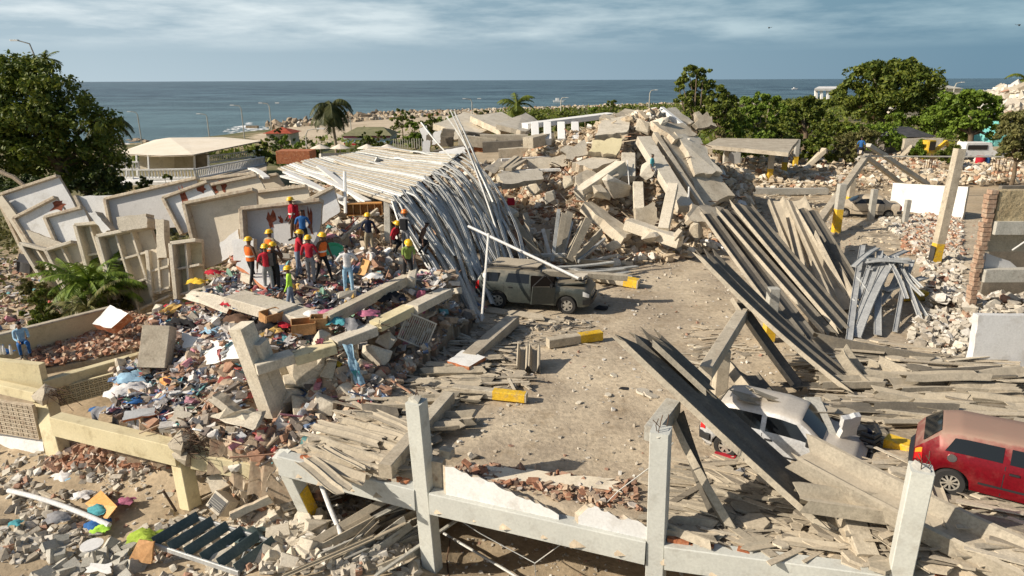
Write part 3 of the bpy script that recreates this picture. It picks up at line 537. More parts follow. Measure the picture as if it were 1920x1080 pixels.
# ------------------------------------------------------------ front concrete frame
def zb(x): return float(rise(np.array([x]), np.array([11.5]))[0]) * .45
def make_front():
    r = empty('portal_structure', (2.93, 12.05, -2.6), 'long pale painted concrete frame across the foreground with broken upright columns', 'building remains')
    def bw(mb, name, mt, **k): mb.world = True; return mb.build(name, mt, r, **k)
    pts = [Vector((x, y, -.29 + zb(x))) for x, y in BX]
    d = (pts[1] - pts[0]).normalized(); nrm = Vector((d.y, -d.x, 0)).normalized()
    for i in range(4):
        mb = MB(); mb.beam(pts[i] + (d * .0 if i == 0 else d * .19), pts[i + 1] - d * .19, .34, .56, ch=.02, seg=8); bw(mb, 'beam', 'paint_pale', angle=30)
    col = [(0, -2.6, -.03, (.05, .1)), (1, -2.6, 2.2, (-.10, .0)), (2, -2.6, 2.5, (-.05, 0)), (3, -2.6, 2.35, (.06, -.1))]
    for i, z0, z1, ln in col:
        p = Vector((BX[i][0], BX[i][1], 0)) if i < 3 else Vector((7.08, 10.75, 0)); mb = MB()
        if i == 0: mb.beam(p + Vector((.55, .5, z0)), p + Vector((0, 0, -.04)), .36, .36, up=nrm, seg=4)
        else:
            mb.beam(p + Vector((.1, .1, z0)), p + Vector((0, 0, z1 + zb(p.x))) + Vector((ln[0], ln[1], 0)), .37, .37, up=nrm, seg=10)
        o = bw(mb, 'column', 'paint_pale', angle=30)
        if i:
            t = p + Vector((ln[0], ln[1], z1 + zb(p.x))); mb = MB()     # broken head with bars
            for k in range(4):
                a = t + Vector((random.uniform(-.12, .12), random.uniform(-.12, .12), -.1)); mb.tube([a, a + Vector((random.uniform(-.05, .08), 0, .22)), a + Vector((random.uniform(-.12, .16), .05, .34))], .009, 5)
            mb.world = True; mb.build('reinforcing_bar', 'rust_metal', r)
            mb = MB(); V, F = BANK['chunk'][i]; mb.add([t + Vector(v) * .36 - Vector((0, 0, .05)) for v in V], [tuple(map(int, f)) for f in F]); bw(mb, 'broken_head', 'concrete_grey')
        if i == 0:                                                # painted foot band, yellow with black edge
            q = P(566, 960, -1.6) if i == 0 else P(823, 1000, -1.5)
            mb = MB(); pa = p + Vector((.1, .1, -2.6)) if i else p + Vector((.55, .5, -2.6)); pb = p if i else p + Vector((0, 0, 0))
            a = pa.lerp(pb, .15); b = pa.lerp(pb, .55); mb.beam(a + d * .17, b + d * .17, .05, .34, up=nrm); bw(mb, 'painted_band', 'yellow_paint')
    # hollow clay bricks and bits of white plaster wall left standing on the beam
    rd = random.Random(3)
    for x0, x1 in ((-5.2, -2.35), (3.25, 8.8)):
        mb = MB(); x = x0
        while x < x1:
            t = (x - pts[0].x) / (pts[1].x - pts[0].x); p = pts[0].lerp(pts[1], t) if x < -2 else Vector((x, np.interp(x, [b[0] for b in BX], [b[1] for b in BX]), -.29 + zb(x)))
            w = rd.uniform(.12, .26); h = rd.uniform(.02, .10)
            mb.box(p + Vector((0, .06, .28 + h / 2)), (w, .17, h), Matrix.Rotation(math.atan2(d.y, d.x) + rd.uniform(-.1, .1), 3, 'Z'), ch=.01)
            x += w * .98
        bw(mb, 'brick_course', 'clay_brick')
    def wallpiece(xa, xb, prof, name='plaster_wall'):
        """remains of a rendered wall, prof = heights from left to right"""
        n = len(prof) * 2 + 1; mb = MB(); vs = []
        for k in range(n + 1):
            x = xa + (xb - xa) * k / n; y = float(np.interp(x, [b[0] for b in BX], [b[1] for b in BX])); h = float(np.interp(k / n, np.linspace(0, 1, len(prof)), prof)) + rd.uniform(-.05, .03)
            zz = -.008 + zb(x)
            for dd, hh in ((-.08, 0), (-.08, h), (.08, h * .93), (.08, 0)): vs.append((x - nrm.x * dd * -1, y + dd, zz + hh))
        fs = []; f2 = []
        for k in range(n):
            a = 4 * k; b = a + 4
            fs += [(a, b, b + 1, a + 1)]; f2 += [(a + 1, b + 1, b + 2, a + 2), (a + 2, b + 2, b + 3, a + 3)]
        mb.add(vs, fs, 0); mb.f += f2 + [(0, 1, 2, 3), (4 * n, 4 * n + 3, 4 * n + 2, 4 * n + 1)]; mb.mi += [1] * (len(f2) + 2)
        return bw(mb, name, ['plaster_white', 'bare_edge'])
    wallpiece(-1.55, .95, [.74, .76, .66, .62, .62, .55, .46, .40, .34, .28, .26, .10])
    wallpiece(1.35, 2.72, [.20, .44, .52, .48, .44, .36, .38, .42, .40, .26])
    mb = MB(); mb.box(P(822, 885, .33) + Vector((0, .0, 0)), (.30, .24, .66), Matrix.Rotation(-.3, 3, 'Z'), ch=.02); mb.box(P(838, 848, .75), (.30, .24, .2), Matrix.Rotation(-.5, 3, 'Z'), ch=.02); bw(mb, 'clay_block', 'bare_edge')
    # leaning broken beam against the second column
    mb = MB(); mb.beam(P(722, 884, .30), P(842, 745, .35), .34, .36, ch=.02, seg=4); o = mb.build('fallen_beam', 'concrete', angle=30); tag(o, 'pale broken beam slanting from the front beam past the left tall column', 'beam')
    # second layer of fallen plaster wall lying behind
    mb = MB(); c = P(1045, 893, .05); mb.slab([c + Vector((-1.7, -.15, 0)), c + Vector((1.5, -.75, .02)), c + Vector((1.35, -.25, .06)), c + Vector((-1.75, .4, .05))], .07, .26, 14, seed=4, emi=1)
    o = mb.build('fallen_wall', ['plaster_beige', 'dusty_brick']); tag(o, 'cracked pale wall lying flat behind the front beam with orange brick edges', 'fallen wall')
make_front()
def concrete_beam(name, p0, p1, w, h, label, cat='beam', m='concrete', group=None, up=(0, 0, 1), band=None, bandm='yellow_paint', seg=6, bars=0):
    """band = (t0, t1) painted part"""
    if not band and not bars:
        mb = MB(); mb.beam(p0, p1, w, h, up=up, ch=.02, seg=seg); o = mb.build(name, m, angle=30); return tag(o, label, cat, group)
    p0 = Vector(p0); p1 = Vector(p1); r = empty(name, (p0.x, p0.y, min(p0.z, p1.z)), label, cat, group)
    mb = MB(); mb.beam(p0, p1, w, h, up=up, ch=.02, seg=seg); mb.world = True; mb.build('shaft', m, r, angle=30)
    if band: mb = MB(); mb.beam(p0.lerp(p1, band[0]), p0.lerp(p1, band[1]), w + .008, h + .008, up=up, ch=.02); mb.world = True; mb.build('painted_band', bandm, r)
    for e in range(bars):
        mb = MB(); d = (p1 - p0).normalized()
        for k in range(4):
            a = p1 + Vector((random.uniform(-w, w) * .35, random.uniform(-w, w) * .35, random.uniform(-h, h) * .35)); mb.tube([a - d * .1, a + d * .25, a + d * .4 + Vector((random.uniform(-.2, .2), random.uniform(-.2, .2), random.uniform(-.2, .1)))], .011, 5)
        mb.world = True; mb.build('reinforcing_bar', 'rust_metal', r)
    return r
CB = concrete_beam
def V3(px, py, z): return P(px, py, z)
def post(px, py, pyt, w, label, z0=0.0, m='concrete_grey', band=None, lean=(0, 0), name='column', **k):
    """upright post: foot at (px,py,z0); top height solved so that it reaches image row pyt"""
    b = P(px, py, z0); D = (b - Vector((0, 0, CAMZ))).dot(-Vector(CR.col[2])); t = Q(px, pyt, D); top = Vector((b.x + lean[0], b.y + lean[1], 0))
    h = (b.y * 0 + t.z) + (b.y - t.y) * 0
    # solve height on the vertical through b
    lo, hi = z0, 12.0
    for _ in range(40):
        mid = (lo + hi) / 2; q = Vector((b.x, b.y, mid - CAMZ)); c = CR.transposed() @ q; row = 540 - FPX * c.y / -c.z
        if row > pyt: lo = mid
        else: hi = mid
    top.z = lo
    return CB(name, b - Vector((0, 0, .05)), top, w, w, label, 'column', m, up=(0, 1, 0), band=band, **k), top
# frame under the leaning troughs
c1, t1 = post(1346, 762, 655, .36, 'short grey column with yellow foot holding the bent frame above the silver car', band=(.03, .24), m='concrete')
CB('support_beam', P(1322, 700, 1.9), P(1392, 588, 1.9), .34, .36, 'beige beam on top of the short column above the silver car')
CB('support_beam', P(1222, 815, 1.9), P(1262, 762, 2.0), .34, .36, 'stub of beam at the head of the tall column left of the silver car', m='concrete_grey')
c2, t2 = post(1440, 640, 540, .36, 'grey column with yellow middle behind the long dark trough', band=(.05, .55))
c3, t3 = post(1567, 436, 345, .42, 'grey post with bright yellow foot left of the pale gold car', band=(.02, .5))
CB('support_beam', P(1530, 425, .9), P(1625, 293, 3.2), .42, .42, 'long beige beam rising over the post by the pale gold car', m='concrete')
c4, t4 = post(1592, 385, 335, .4, 'short pale post with yellow foot behind the pale gold car', band=(.05, .35), m='concrete')
r5, t5 = post(1752, 492, 280, .42, 'tall leaning concrete post with black and yellow foot right of the grey metal tangle', band=(.01, .18), lean=(.45, .3), m='concrete')
mb = MB(); r5m = r5.matrix_basis.inverted(); p = P(1752, 492, 0); mb.beam(p + Vector((-.215, -.0, 0)), p + Vector((-.2, 0, .85)), .05, .4, up=(0, 1, 0)); mb.world = True; mb.build('black_band', 'black_paint', r5)
CB('metal_rail', P(1612, 293, 3.3), P(1882, 294, 3.3), .12, .10, 'long thin rail spanning between the leaning frame and the bushes', 'rail', 'concrete_grey')
c6, t6 = post(1632, 412, 355, .35, 'slim dark post standing in front of the low white wall', m='concrete_grey')
c7, t7 = post(1696, 420, 375, .3, 'short post at the rear end of the pale gold car', m='concrete_grey')
c8, t8 = post(1787, 345, 305, .35, 'small lone post on the cleared ground behind the tall leaning post', m='concrete_grey')
CB('support_beam', P(1628, 272, 3.8), P(1738, 345, .3), .55, .3, 'wide grey beam sliding down from the far frame to the low white wall', m='concrete_grey')
CB('support_beam', P(1612, 285, 3.4), P(1700, 352, .3), .4, .3, 'narrow grey beam sliding down beside the wide one at the far frame', m='concrete')
# old bar stubs on the cleared ground
def bar_stub(px, py, h, w, label):
    b = P(px, py, 0); r = empty('column_stub', b, label, 'column stub'); mb = MB()
    mb.box((0, 0, h * .12), (w, w, h * .24), ch=.02); mb.build('base', 'concrete', r); mb = MB()
    for i in range(4):
        for j in range(2): x = (i / 3 - .5) * w; y = (j - .5) * w; mb.tube([(x, y, 0), (x * 1.05, y, h * .6), (x * 1.1 + random.uniform(-.08, .08), y, h)], .03, 5)
    for k in range(3): mb.tube([(-w / 2, -w / 2, h * (.3 + .22 * k)), (w / 2, -w / 2, h * (.3 + .22 * k))], .02, 4)
    mb.build('reinforcing_bar', 'rust_metal', r)
bar_stub(1742, 325, 1.9, .7, 'cluster of rusty bars on the cleared ground left of the lone post')
bar_stub(1870, 345, 2.2, .9, 'rusty bar cage near the right edge above the stone building')
bar_stub(1700, 300, 1.3, .7, 'rusty bar stub below the yellow excavator')
bar_stub(1795, 303, 1.2, .8, 'rusty bar stub between the excavator and the red barrel')
# dark arches of broken beams among the far rubble
def arch(pts, w, label, m='concrete'):
    mb = MB(); mb.extr([(-w / 2, -w / 2), (w / 2, -w / 2), (w / 2, w / 2), (-w / 2, w / 2)], pts); o = mb.build('broken_beam', m); tag(o, label, 'beam')
arch([P(1508, 318, 0), P(1545, 282, 2), P(1575, 300, .6)], .5, 'bent beam poking up from rubble right of the shelter')
arch([P(1690, 296, .4), P(1708, 276, 1.8), P(1730, 300, .2)], .5, 'small arched beam below the yellow excavator')
for i, (px, py, w, h, d, lb) in enumerate([(1518, 282, 1.6, 2.6, 1.2, 'upright pale block of masonry right of the shelter'), (1600, 285, 2.2, 1.8, 1.4, 'squat pale block beside the far leaning frame'), (1725, 298, 4.5, 2.4, .5, 'pale remnant of wall under the excavator'), (1850, 318, 3.0, .5, 1.0, 'flat slab near the red barrel'), (1478, 364, 6.4, .5, .5, 'long low concrete kerb block on the shaded deck beside the shelter')]):
    mb = MB(); b = P(px, py, 0); mb.slab([b + Vector((-w / 2, 0, 0)), b + Vector((w / 2, 0, 0)), b + Vector((w / 2, 0, h)), b + Vector((-w / 2, 0, h))], d, .12, 4, seed=i, emi=1); tag(mb.build('masonry_block', ['concrete_pale', 'concrete'] if i < 4 else ['concrete_grey', 'concrete_grey']), lb, 'masonry')
# flat roofed shelter beyond the heap
def shelter():
    a, b = P(1335, 338, 0), P(1490, 318, 0)
    r = empty('open_shelter', (a + b) / 2, 'flat roofed concrete shelter on yellow footed columns right of the tall heap', 'shelter')
    def bw(mb, n, m): mb.world = True; return mb.build(n, m, r)
    zt = 3.0; c = [P(1322, 275, 3.1), P(1478, 290, 2.9), P(1498, 264, 3.2), P(1345, 262, 3.2)]
    mb = MB(); mb.slab(c, .34, .1, 6, seed=4); bw(mb, 'roof_slab', 'concrete')
    for k, (px, py, zz, bd) in enumerate([(1358, 330, 2.9, 0), (1442, 342, 2.8, 1), (1469, 328, 2.9, 1), (1490, 316, 3.0, 1), (1385, 312, 3, 0)]):
        q = P(px, py, 0); mb = MB(); mb.beam(q, q + Vector((0, 0, zz)), .42, .42, up=(0, 1, 0)); bw(mb, 'column', 'concrete_grey')
        if bd: mb = MB(); mb.beam(q + Vector((0, 0, .02)), q + Vector((0, 0, 1.25)), .43, .43, up=(0, 1, 0)); bw(mb, 'painted_band', 'yellow_paint')
    mb = MB(); q = P(1372, 316, 0); mb.box(q + Vector((0, 0, 1.3)), (1.6, .2, 2.4), ch=.02); bw(mb, 'wall_panel', 'plaster_grey')
shelter()
# low white wall behind the gold car
mb = MB(); a, b = P(1668, 392, 0), P(1806, 412, 0); mb.slab([a, b, b + Vector((0, 0, 2.2)), a + Vector((0, 0, 1.9))], .25, .04, 8, seed=2, emi=1)
tag(mb.build('low_wall', ['plaster_white', 'concrete']), 'low bright white wall behind the pale gold car', 'wall')
# stone building with open front at the right edge
def stone_building():
    L0 = P(1812, 602, 0); r = empty('stone_building', L0, 'roofless stone building with brick jamb and concrete beams at the right edge', 'building')
    def bw(mb, n, m): mb.world = True; return mb.build(n, m, r)
    x0 = L0.x; y0 = L0.y; X1 = x0 + 12
    def bx(xa, xb, ya, yb, za, zb_, n, m): mb = MB(); mb.box(((xa + xb) / 2, (ya + yb) / 2, (za + zb_) / 2), (xb - xa, yb - ya, zb_ - za), ch=.02); return bw(mb, n, m)
    Z = lambda py: (lambda q: q.z)(Vector((0, 0, CAMZ)) + ray(1860, py) * (y0 / ray(1860, py).y))
    z = {k: Z(k) for k in (358, 408, 415, 440, 476, 505, 528, 600)}
    bx(x0 + .35, X1, y0 + .05, y0 + .45, z[415], z[358], 'stone_parapet', 'stone_wall')
    bx(x0 + .33, X1, y0 - .12, y0 + .3, z[440] + .02, z[415], 'beam', 'concrete_grey')
    bx(x0 + .35, X1, y0 + .35, y0 + .6, z[476], z[440], 'block_wall', 'block_wall')
    bx(x0 + .3, X1, y0 - .1, y0 + .3, z[528], z[505], 'beam', 'concrete_grey')
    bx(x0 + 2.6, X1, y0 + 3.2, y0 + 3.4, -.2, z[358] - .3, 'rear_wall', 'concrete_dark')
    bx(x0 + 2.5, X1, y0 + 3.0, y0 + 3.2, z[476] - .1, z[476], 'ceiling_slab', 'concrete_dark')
    mb = MB(); q = [Vector((x0 + .4, y0 + .28, z[528])), Vector((x0 + 2.3, y0 + .28, z[528] + .02)), Vector((x0 + 1.4, y0 + .28, z[528] + .75)), Vector((x0 + .4, y0 + .28, z[476] - .02))]; mb.slab(q, .12, .05, 4, seed=3); bw(mb, 'wall_remnant', 'plaster_grey')
    mb = MB(); rd = random.Random(2); zz = 0                            # toothed brick jamb
    while zz < z[358]:
        mb.box((x0 + .1 + rd.uniform(-.05, .05), y0 + .15, zz + .09), (.26 + rd.uniform(-.06, .08), .3, .15), ch=.01); zz += .175
    bw(mb, 'brick_jamb', 'dusty_brick')
    mb = MB(); mb.tube([(x0 + 2.9, y0 - .3, z[358]), (x0 + 1.7, y0 - .35, z[415] - .4), (x0 + .9, y0 - .4, z[440] - .5)], .03, 6); bw(mb, 'pipe', 'plaster_grey')
    return x0, y0
SBX, SBY = stone_building()
sp = [(SBX + .4, SBY + .3), (SBX + 12, SBY + .3), (SBX + 12, SBY + 3), (SBX + .4, SBY + 3)]
scatter('rubble_fragments', [(SBX - .3, SBY - 1.2), (SBX + 12, SBY - 1.2), (SBX + 12, SBY + 3), (SBX - .3, SBY + 3)], 1600, [('chunk', 3), ('block', 3), ('shard', 3)], (.08, .6), 'rubble_grey', lambda x, y: .1 + .5 * np.exp(-((y - SBY - .6) ** 2) / 1.2) + 0 * x, 'chunks heaped inside the open front of the stone building', 'rubble', tilt=.5, power=2.4)
mb = MB(); a = P(1814, 686, 0); mb.slab([a, a + Vector((7, -.3, 0)), a + Vector((7, -.2, 1.75)), a + Vector((.02, .12, 1.75))], .3, .03, 8, seed=5, emi=0)
o = mb.build('white_wall', ['plaster_white']); tag(o, 'thick bright white parapet wall below the stone building', 'wall')
# ------------------------------------------------------------ left building: terrace, cream beams
def terrace():
    r = empty('terrace_building', P(200, 700, -2.6), 'collapsed cream building corner with walled terrace and tilted columns at the left edge', 'building')
    def bw(mb, n, m, **k): mb.world = True; return mb.build(n, m, r, **k)
    A0, A1 = P(-60, 655, .3), P(208, 585, .25)                           # far parapet
    mb = MB(); mb.slab([A0 + Vector((0, 0, -.75)), A1 + Vector((0, 0, -.75)), A1 + Vector((0, 0, .15)), A0 + Vector((0, 0, .2))], .18, .0); bw(mb, 'parapet', 'paint_cream')
    mb = MB(); mb.beam(A0 + Vector((0, 0, .24)), A1 + Vector((0, 0, .19)), .26, .07); bw(mb, 'coping', 'concrete')
    B0, B1 = P(-60, 668, .35), P(78, 682, .25)                          # front corner parapet
    mb = MB(); mb.slab([B0 + Vector((0, 0, -1.15)), B1 + Vector((0, 0, -1.15)), B1, B0], .25, 0); bw(mb, 'parapet', 'paint_cream')
    mb = MB(); mb.beam(P(-60, 712, -.45), P(72, 742, -.55), .3, .34); bw(mb, 'beam', 'paint_cream')
    fl = [Vector((*p, -.42)) for p in polyT]; mb = MB(); n = len(fl); mb.add(fl + [p - Vector((0, 0, .22)) for p in fl], [tuple(range(n)), tuple(range(2 * n - 1, n - 1, -1))] + [(i, (i + 1) % n, (i + 1) % n + n, i + n) for i in range(n)]); bw(mb, 'floor_slab', 'concrete')
    mb = MB(); mb.beam(P(82, 722, -.5), P(272, 668, -.3), .3, .36, seg=4); bw(mb, 'edge_beam', 'paint_cream')
    # hollow block screens
    def screen(a, b, h, nx, nz):
        mb = MB(); d = (b - a) / nx; u = Vector((0, 0, h / nz)); t = d.normalized().cross(Vector((0, 0, 1))) * .06
        for i in range(nx + 1): mb.beam(a + d * i, a + d * i + u * nz, .035, .12, up=t, ch=0)
        for j in range(nz + 1): mb.beam(a + u * j + Vector((0, 0, .0)), b + u * j, .118, .05, ch=0)
        for i in range(nx):
            for j in range(nz): p = a + d * (i + .5) + u * (j + .5); mb.box(p, (d.length * .55, .1, u.length * .32), Matrix.Rotation(math.atan2(d.y, d.x), 3, 'Z'))
        return mb
    bw(screen(P(-60, 800, -1.9), P(76, 822, -1.9), 1.15, 14, 8), 'block_screen', 'bare_edge')
    bw(screen(P(112, 760, -1.35), P(232, 728, -1.0), .62, 14, 4), 'block_screen', 'paint_cream')
    mb = MB(); mb.slab([P(-60, 800, -2.3), P(92, 870, -2.6), P(88, 815, -1.9), P(-60, 752, -1.4)], .2, .1, 6, seed=3, emi=1); bw(mb, 'low_wall', ['plaster_white', 'concrete'])
    mb = MB(); mb.beam(P(118, 880, -2.6), P(84, 745, -.75), .5, .46, up=(0, 1, 0), seg=5); bw(mb, 'column', 'paint_cream', angle=30)
    mb = MB(); mb.beam(P(358, 950, -2.55), P(336, 838, -.8), .42, .42, up=(.5, 1, 0), seg=5); bw(mb, 'column', 'paint_cream', angle=30)
    mb = MB(); mb.beam(P(108, 795, -.85), P(338, 850, -.85), .4, .62, seg=8); bw(mb, 'beam', 'paint_cream', angle=30)
    mb = MB(); mb.beam(P(352, 835, -.75), P(428, 848, -.8), .42, .36, seg=4); bw(mb, 'beam', 'paint_cream', angle=30)
    mb = MB(); mb.beam(P(365, 858, -1.0), P(510, 885, -1.15), .4, .5, seg=4); bw(mb, 'beam', 'paint_cream', angle=30)
    for c in ((85, 742, -.5), (342, 832, -.5), (350, 850, -.8)):           # ruptured joints
        p = P(*c); mb = MB(); V, F = BANK['chunk'][3]; mb.add([p + Vector(v) * .75 for v in V], [tuple(map(int, f)) for f in F]); bw(mb, 'broken_joint', 'concrete'); mb = MB()
        for k in range(16):
            a = p + Vector((random.uniform(-.25, .25), random.uniform(-.2, .2), random.uniform(-.1, .2))); mb.tube([a, a + Vector((.35 + random.uniform(-.2, .2), random.uniform(-.3, 0), random.uniform(0, .3))), a + Vector((.65 + random.uniform(-.3, .3), random.uniform(-.3, 0), random.uniform(-.4, .1)))], .010, 4)
        bw(mb, 'reinforcing_bar', 'rust_metal')
terrace()
# slab edges overhanging the void of the clothes pile
def slabthing(name, c4, th, label, cat='slab', m=('concrete_pale', 'concrete'), jag=.12, seg=5, seed=0, group=None):
    mb = MB(); mb.slab([Vector(c) for c in c4], th, jag, seg, seed=seed, emi=1 if len(m) > 1 else None); return tag(mb.build(name, list(m)), label, cat, group)
def edgebeam(a, b, w, h, label, m='paint_cream', **k): return CB('slab_edge_beam', P(*a), P(*b), w, h, label, 'beam', m, **k)
for i, (a_, b_, lb) in enumerate([((478, 690, 1.3), (548, 668, 1.4), 'broken cream slab edge right beside the tilted white pillar'), ((552, 672, 1.35), (628, 650, 1.5), 'cream slab edge stretch under the wooden drawers'), ((626, 646, 1.5), (700, 618, 1.6), 'cream slab edge stretch where the blue cloth hangs'), ((704, 612, 1.6), (768, 580, 1.7), 'cream slab edge stretch below the black heap of clothes'), ((772, 580, 1.75), (836, 548, 1.7), 'cream slab edge stretch reaching the metal curtain')]):
    edgebeam(a_, b_, .5, .30, lb, m='paint_cream' if i % 2 else 'concrete_pale', bars=1)
edgebeam((612, 600, 1.9), (770, 520, 2.3), .36, .34, 'sunlit concrete beam lying across the clothes under the man in white', m='concrete')
edgebeam((505, 575, 1.9), (585, 600, 1.7), .9, .3, 'pale block slab beside the worker in lime green', m='concrete_pale')
edgebeam((440, 560, 2.0), (540, 588, 1.85), .9, .38, 'pale slab below the worker in orange vest', m='concrete_pale')
slabthing('wall_fragment', [P(368, 690, .2), P(478, 672, 1.0), P(470, 640, 1.3), P(380, 640, .8)], .2, 'white wall piece behind the tilted pillar', m=('plaster_white', 'concrete'), seed=8)
slabthing('wall_fragment', [P(345, 655, .5), P(402, 660, .6), P(398, 640, .8), P(345, 625, .9)], .22, 'small bright slab above the pale chunk pile left of the pillar', m=('plaster_white', 'concrete'), seed=9)
CB('tilted_pillar', P(512, 775, -.3), P(452, 610, 2.5), .48, .55, 'tall tilted white pillar leaning left in front of the clothes pile', 'pillar', 'concrete_pale', up=(.4, 1, 0), seg=8)
CB('tilted_pillar', P(535, 770, -.4), P(488, 640, 2.0), .25, .4, 'narrow white strip of pillar behind the tall tilted one', 'pillar', 'concrete_pale', up=(.4, 1, 0), seg=8)
CB('tilted_pillar', P(290, 690, .1), P(300, 612, 1.3), .9, .5, 'cracked stubby pillar at the terrace corner', 'pillar', 'concrete', up=(0, 1, 0), seg=8)
slabthing('wall_fragment', [P(178, 612, .2), P(214, 622, .15), P(246, 592, .75), P(212, 575, .75)], .32, 'white slab with red brick edge propped on the terrace rubble', m=('plaster_white', 'clay_brick'), jag=.05, seed=3)
slabthing('wall_fragment', [P(395, 780, .0), P(480, 808, -.1), P(496, 770, .15), P(430, 762, .4)], .16, 'broad pale plaster slab at the foot of the tilted pillar', seed=12)
slabthing('wall_fragment', [P(312, 790, -.2), P(340, 798, -.3), P(365, 775, -.1), P(335, 758, .1)], .14, 'pale round-edged slab on the slumped corner above the cream beam', seed=13)
slabthing('wall_fragment', [P(230, 790, -.2), P(292, 780, -.2), P(294, 765, .0), P(232, 772, 0)], .16, 'white slab with red brick edge lying above the cream beam', m=('plaster_white', 'clay_brick'), jag=.05, seed=14)
slabthing('wall_fragment', [P(318, 745, -.1), P(372, 742, 0), P(375, 726, .1), P(325, 728, .1)], .12, 'oval white plaster slab in the papers left of the pillar', m=('plaster_white', 'concrete'), seed=15)
slabthing('wall_fragment', [P(395, 745, .3), P(452, 790, -.3), P(462, 780, -.1), P(405, 735, .5)], .3, 'long curved cream piece slipping toward the pillar foot', m=('concrete_pale', 'concrete'), seed=16)
slabthing('wall_fragment', [P(440, 500, 2.5), P(500, 545, 2.2), P(520, 520, 2.3), P(465, 480, 2.6)], .14, 'brick faced slab lying behind the workers', m=('plaster_white', 'clay_brick'), seed=17)
slabthing('wall_fragment', [P(345, 560, 1.6), P(430, 590, 1.6), P(445, 560, 1.9), P(360, 545, 1.9)], .14, 'tilted plaster slab left of the worker in orange', m=('concrete_pale', 'clay_brick'), seed=18)
for i, (px, py, z, s) in enumerate([(582, 700, .5, .9), (560, 718, .2, .7), (596, 725, .1, .8), (620, 690, .7, .7), (548, 748, -.2, .8), (640, 705, .4, .6), (574, 772, -.3, .9), (655, 735, .0, .8), (606, 650, 1.1, .7), (690, 700, .2, .9), (710, 660, .8, .8), (540, 690, .6, .6), (670, 665, .7, .7), (620, 762, -.3, .9), (725, 640, .9, .6), (592, 680, .7, .5), (635, 722, .1, .6), (530, 720, .1, .6), (600, 745, -.1, .55), (575, 660, 1.0, .5)]):
    p = P(px, py, z); pieces('concrete_chunk', 'block' if i % 2 else 'chunk', 'concrete_pale' if i % 3 else 'concrete', None, 1, (s * 1.05, s * 1.3), z, 'broken pale chunk in the tumble below the cream slab edge', 'concrete chunk', 'chunks tumbling below the slab edge', tilt=.8, pts=[(p.x, p.y - .15)])
# ------------------------------------------------------------ toppled wall units on the left
def wall_unit(q, D, label, th=.22, m='plaster_white', border=('l', 't'), cells=None, depth=.42, seed=0, holes=None, bm_='bare_edge', bwid=.17):
    """q: image corners TL,TR,BR,BL; D: depth at the four corners"""
    D = D if hasattr(D, '__len__') else (D,) * 4; c = [Q(px, py, d) for (px, py), d in zip(q, D)]
    TL, TR, BR, BL = c; nrm = (TR - TL).cross(BL - TL).normalized()
    if nrm.dot(Vector((0, 0, CAMZ)) - TL) < 0: nrm = -nrm
    base = (BL + BR) / 2; r = empty('toppled_wall', (base.x, base.y, min(BL.z, BR.z)), label, 'wall'); Mi = r.matrix_basis.inverted()
    def bw(mb, n, mt, **k): mb.world = True; return mb.build(n, mt, r, **k)
    mb = MB(); mb.slab([TL, TR, BR, BL], th, .05, 6, seed=seed, emi=1); bw(mb, 'panel', [m, 'bare_edge'])
    E = {'l': (TL, BL), 'r': (TR, BR), 't': (TL, TR), 'b': (BL, BR)}; mb = MB()
    for b in border: a, e = E[b]; off = nrm * (depth / 2 - .1); mb.beam(a + off, e + off, bwid if b in 'lr' else bwid * .9, depth, up=nrm, ch=.02, seg=4)
    if border: bw(mb, 'edge_strip', 'concrete_pale' if cells else bm_)
    if cells:
        nx, nz = cells; mb = MB(); off = nrm * (depth * .35)
        for i in range(1, nx): a = TL.lerp(TR, i / nx); b = BL.lerp(BR, i / nx); mb.beam(a + off, b + off, .09, depth * .5, up=nrm, ch=.01)
        for j in range(1, nz + 1): a = TL.lerp(BL, j / (nz + .15)); b = TR.lerp(BR, j / (nz + .15)); mb.beam(a + off * .9, b + off * .9, .10, depth * .5, up=nrm, ch=.01)
        bw(mb, 'partition', 'plaster_beige' if seed % 2 else 'concrete_pale')
    if holes:
        for k, (u, v, w, h) in enumerate(holes):
            p = TL.lerp(TR, u).lerp(BL.lerp(BR, u), v) + nrm * (th / 2 + .012); X = (TR - TL).normalized(); Yv = nrm.cross(X); rd = random.Random(k + seed); pts = []
            for a in range(13): an = a / 13 * 6.283; rr = rd.uniform(.35, 1.2); pts.append(p + X * w * rr * math.cos(an) + Yv * h * rr * math.sin(an))
            mb = MB(); mb.add(pts, [tuple(range(13))]); bw(mb, 'exposed_brick', 'torn_brick')
    return r
WU = wall_unit
WU([(0, 368), (112, 331), (182, 452), (72, 520)], 37, 'large bluish white wall leaning at the far left beside the big tree', border=('l', 't'), seed=1)
WU([(-6, 372), (6, 366), (150, 560), (108, 560)], 36.6, 'narrow white end strip of the far left leaning wall', border=(), m='plaster_beige', seed=2)
WU([(32, 410), (108, 371), (178, 470), (100, 520)], 35.5, 'second leaning white wall from the left with red broken corner', seed=3, holes=[(.92, .12, .5, .3)])
WU([(90, 408), (158, 390), (212, 500), (150, 545)], 34.3, 'third leaning white wall with a cracked lower edge', seed=4)
WU([(50, 430), (92, 445), (140, 465), (75, 470)], 34, 'broken cream ledge hanging in front of the second leaning wall', border=(), m='concrete_pale', seed=5)
WU([(146, 368), (222, 366), (238, 440), (188, 450)], 36, 'short pale wall between the third leaning wall and the big grey one', border=('l',), seed=6)
WU([(52, 458), (100, 470), (182, 590), (140, 600)], 33.6, 'ribbed cream partition frame above the green palm', m='plaster_beige', cells=(2, 3), seed=7, depth=.7)
WU([(100, 470), (148, 455), (210, 570), (165, 600)], 33, 'second ribbed partition frame beside the palm fronds', m='plaster_beige', cells=(2, 3), seed=8, depth=.7)
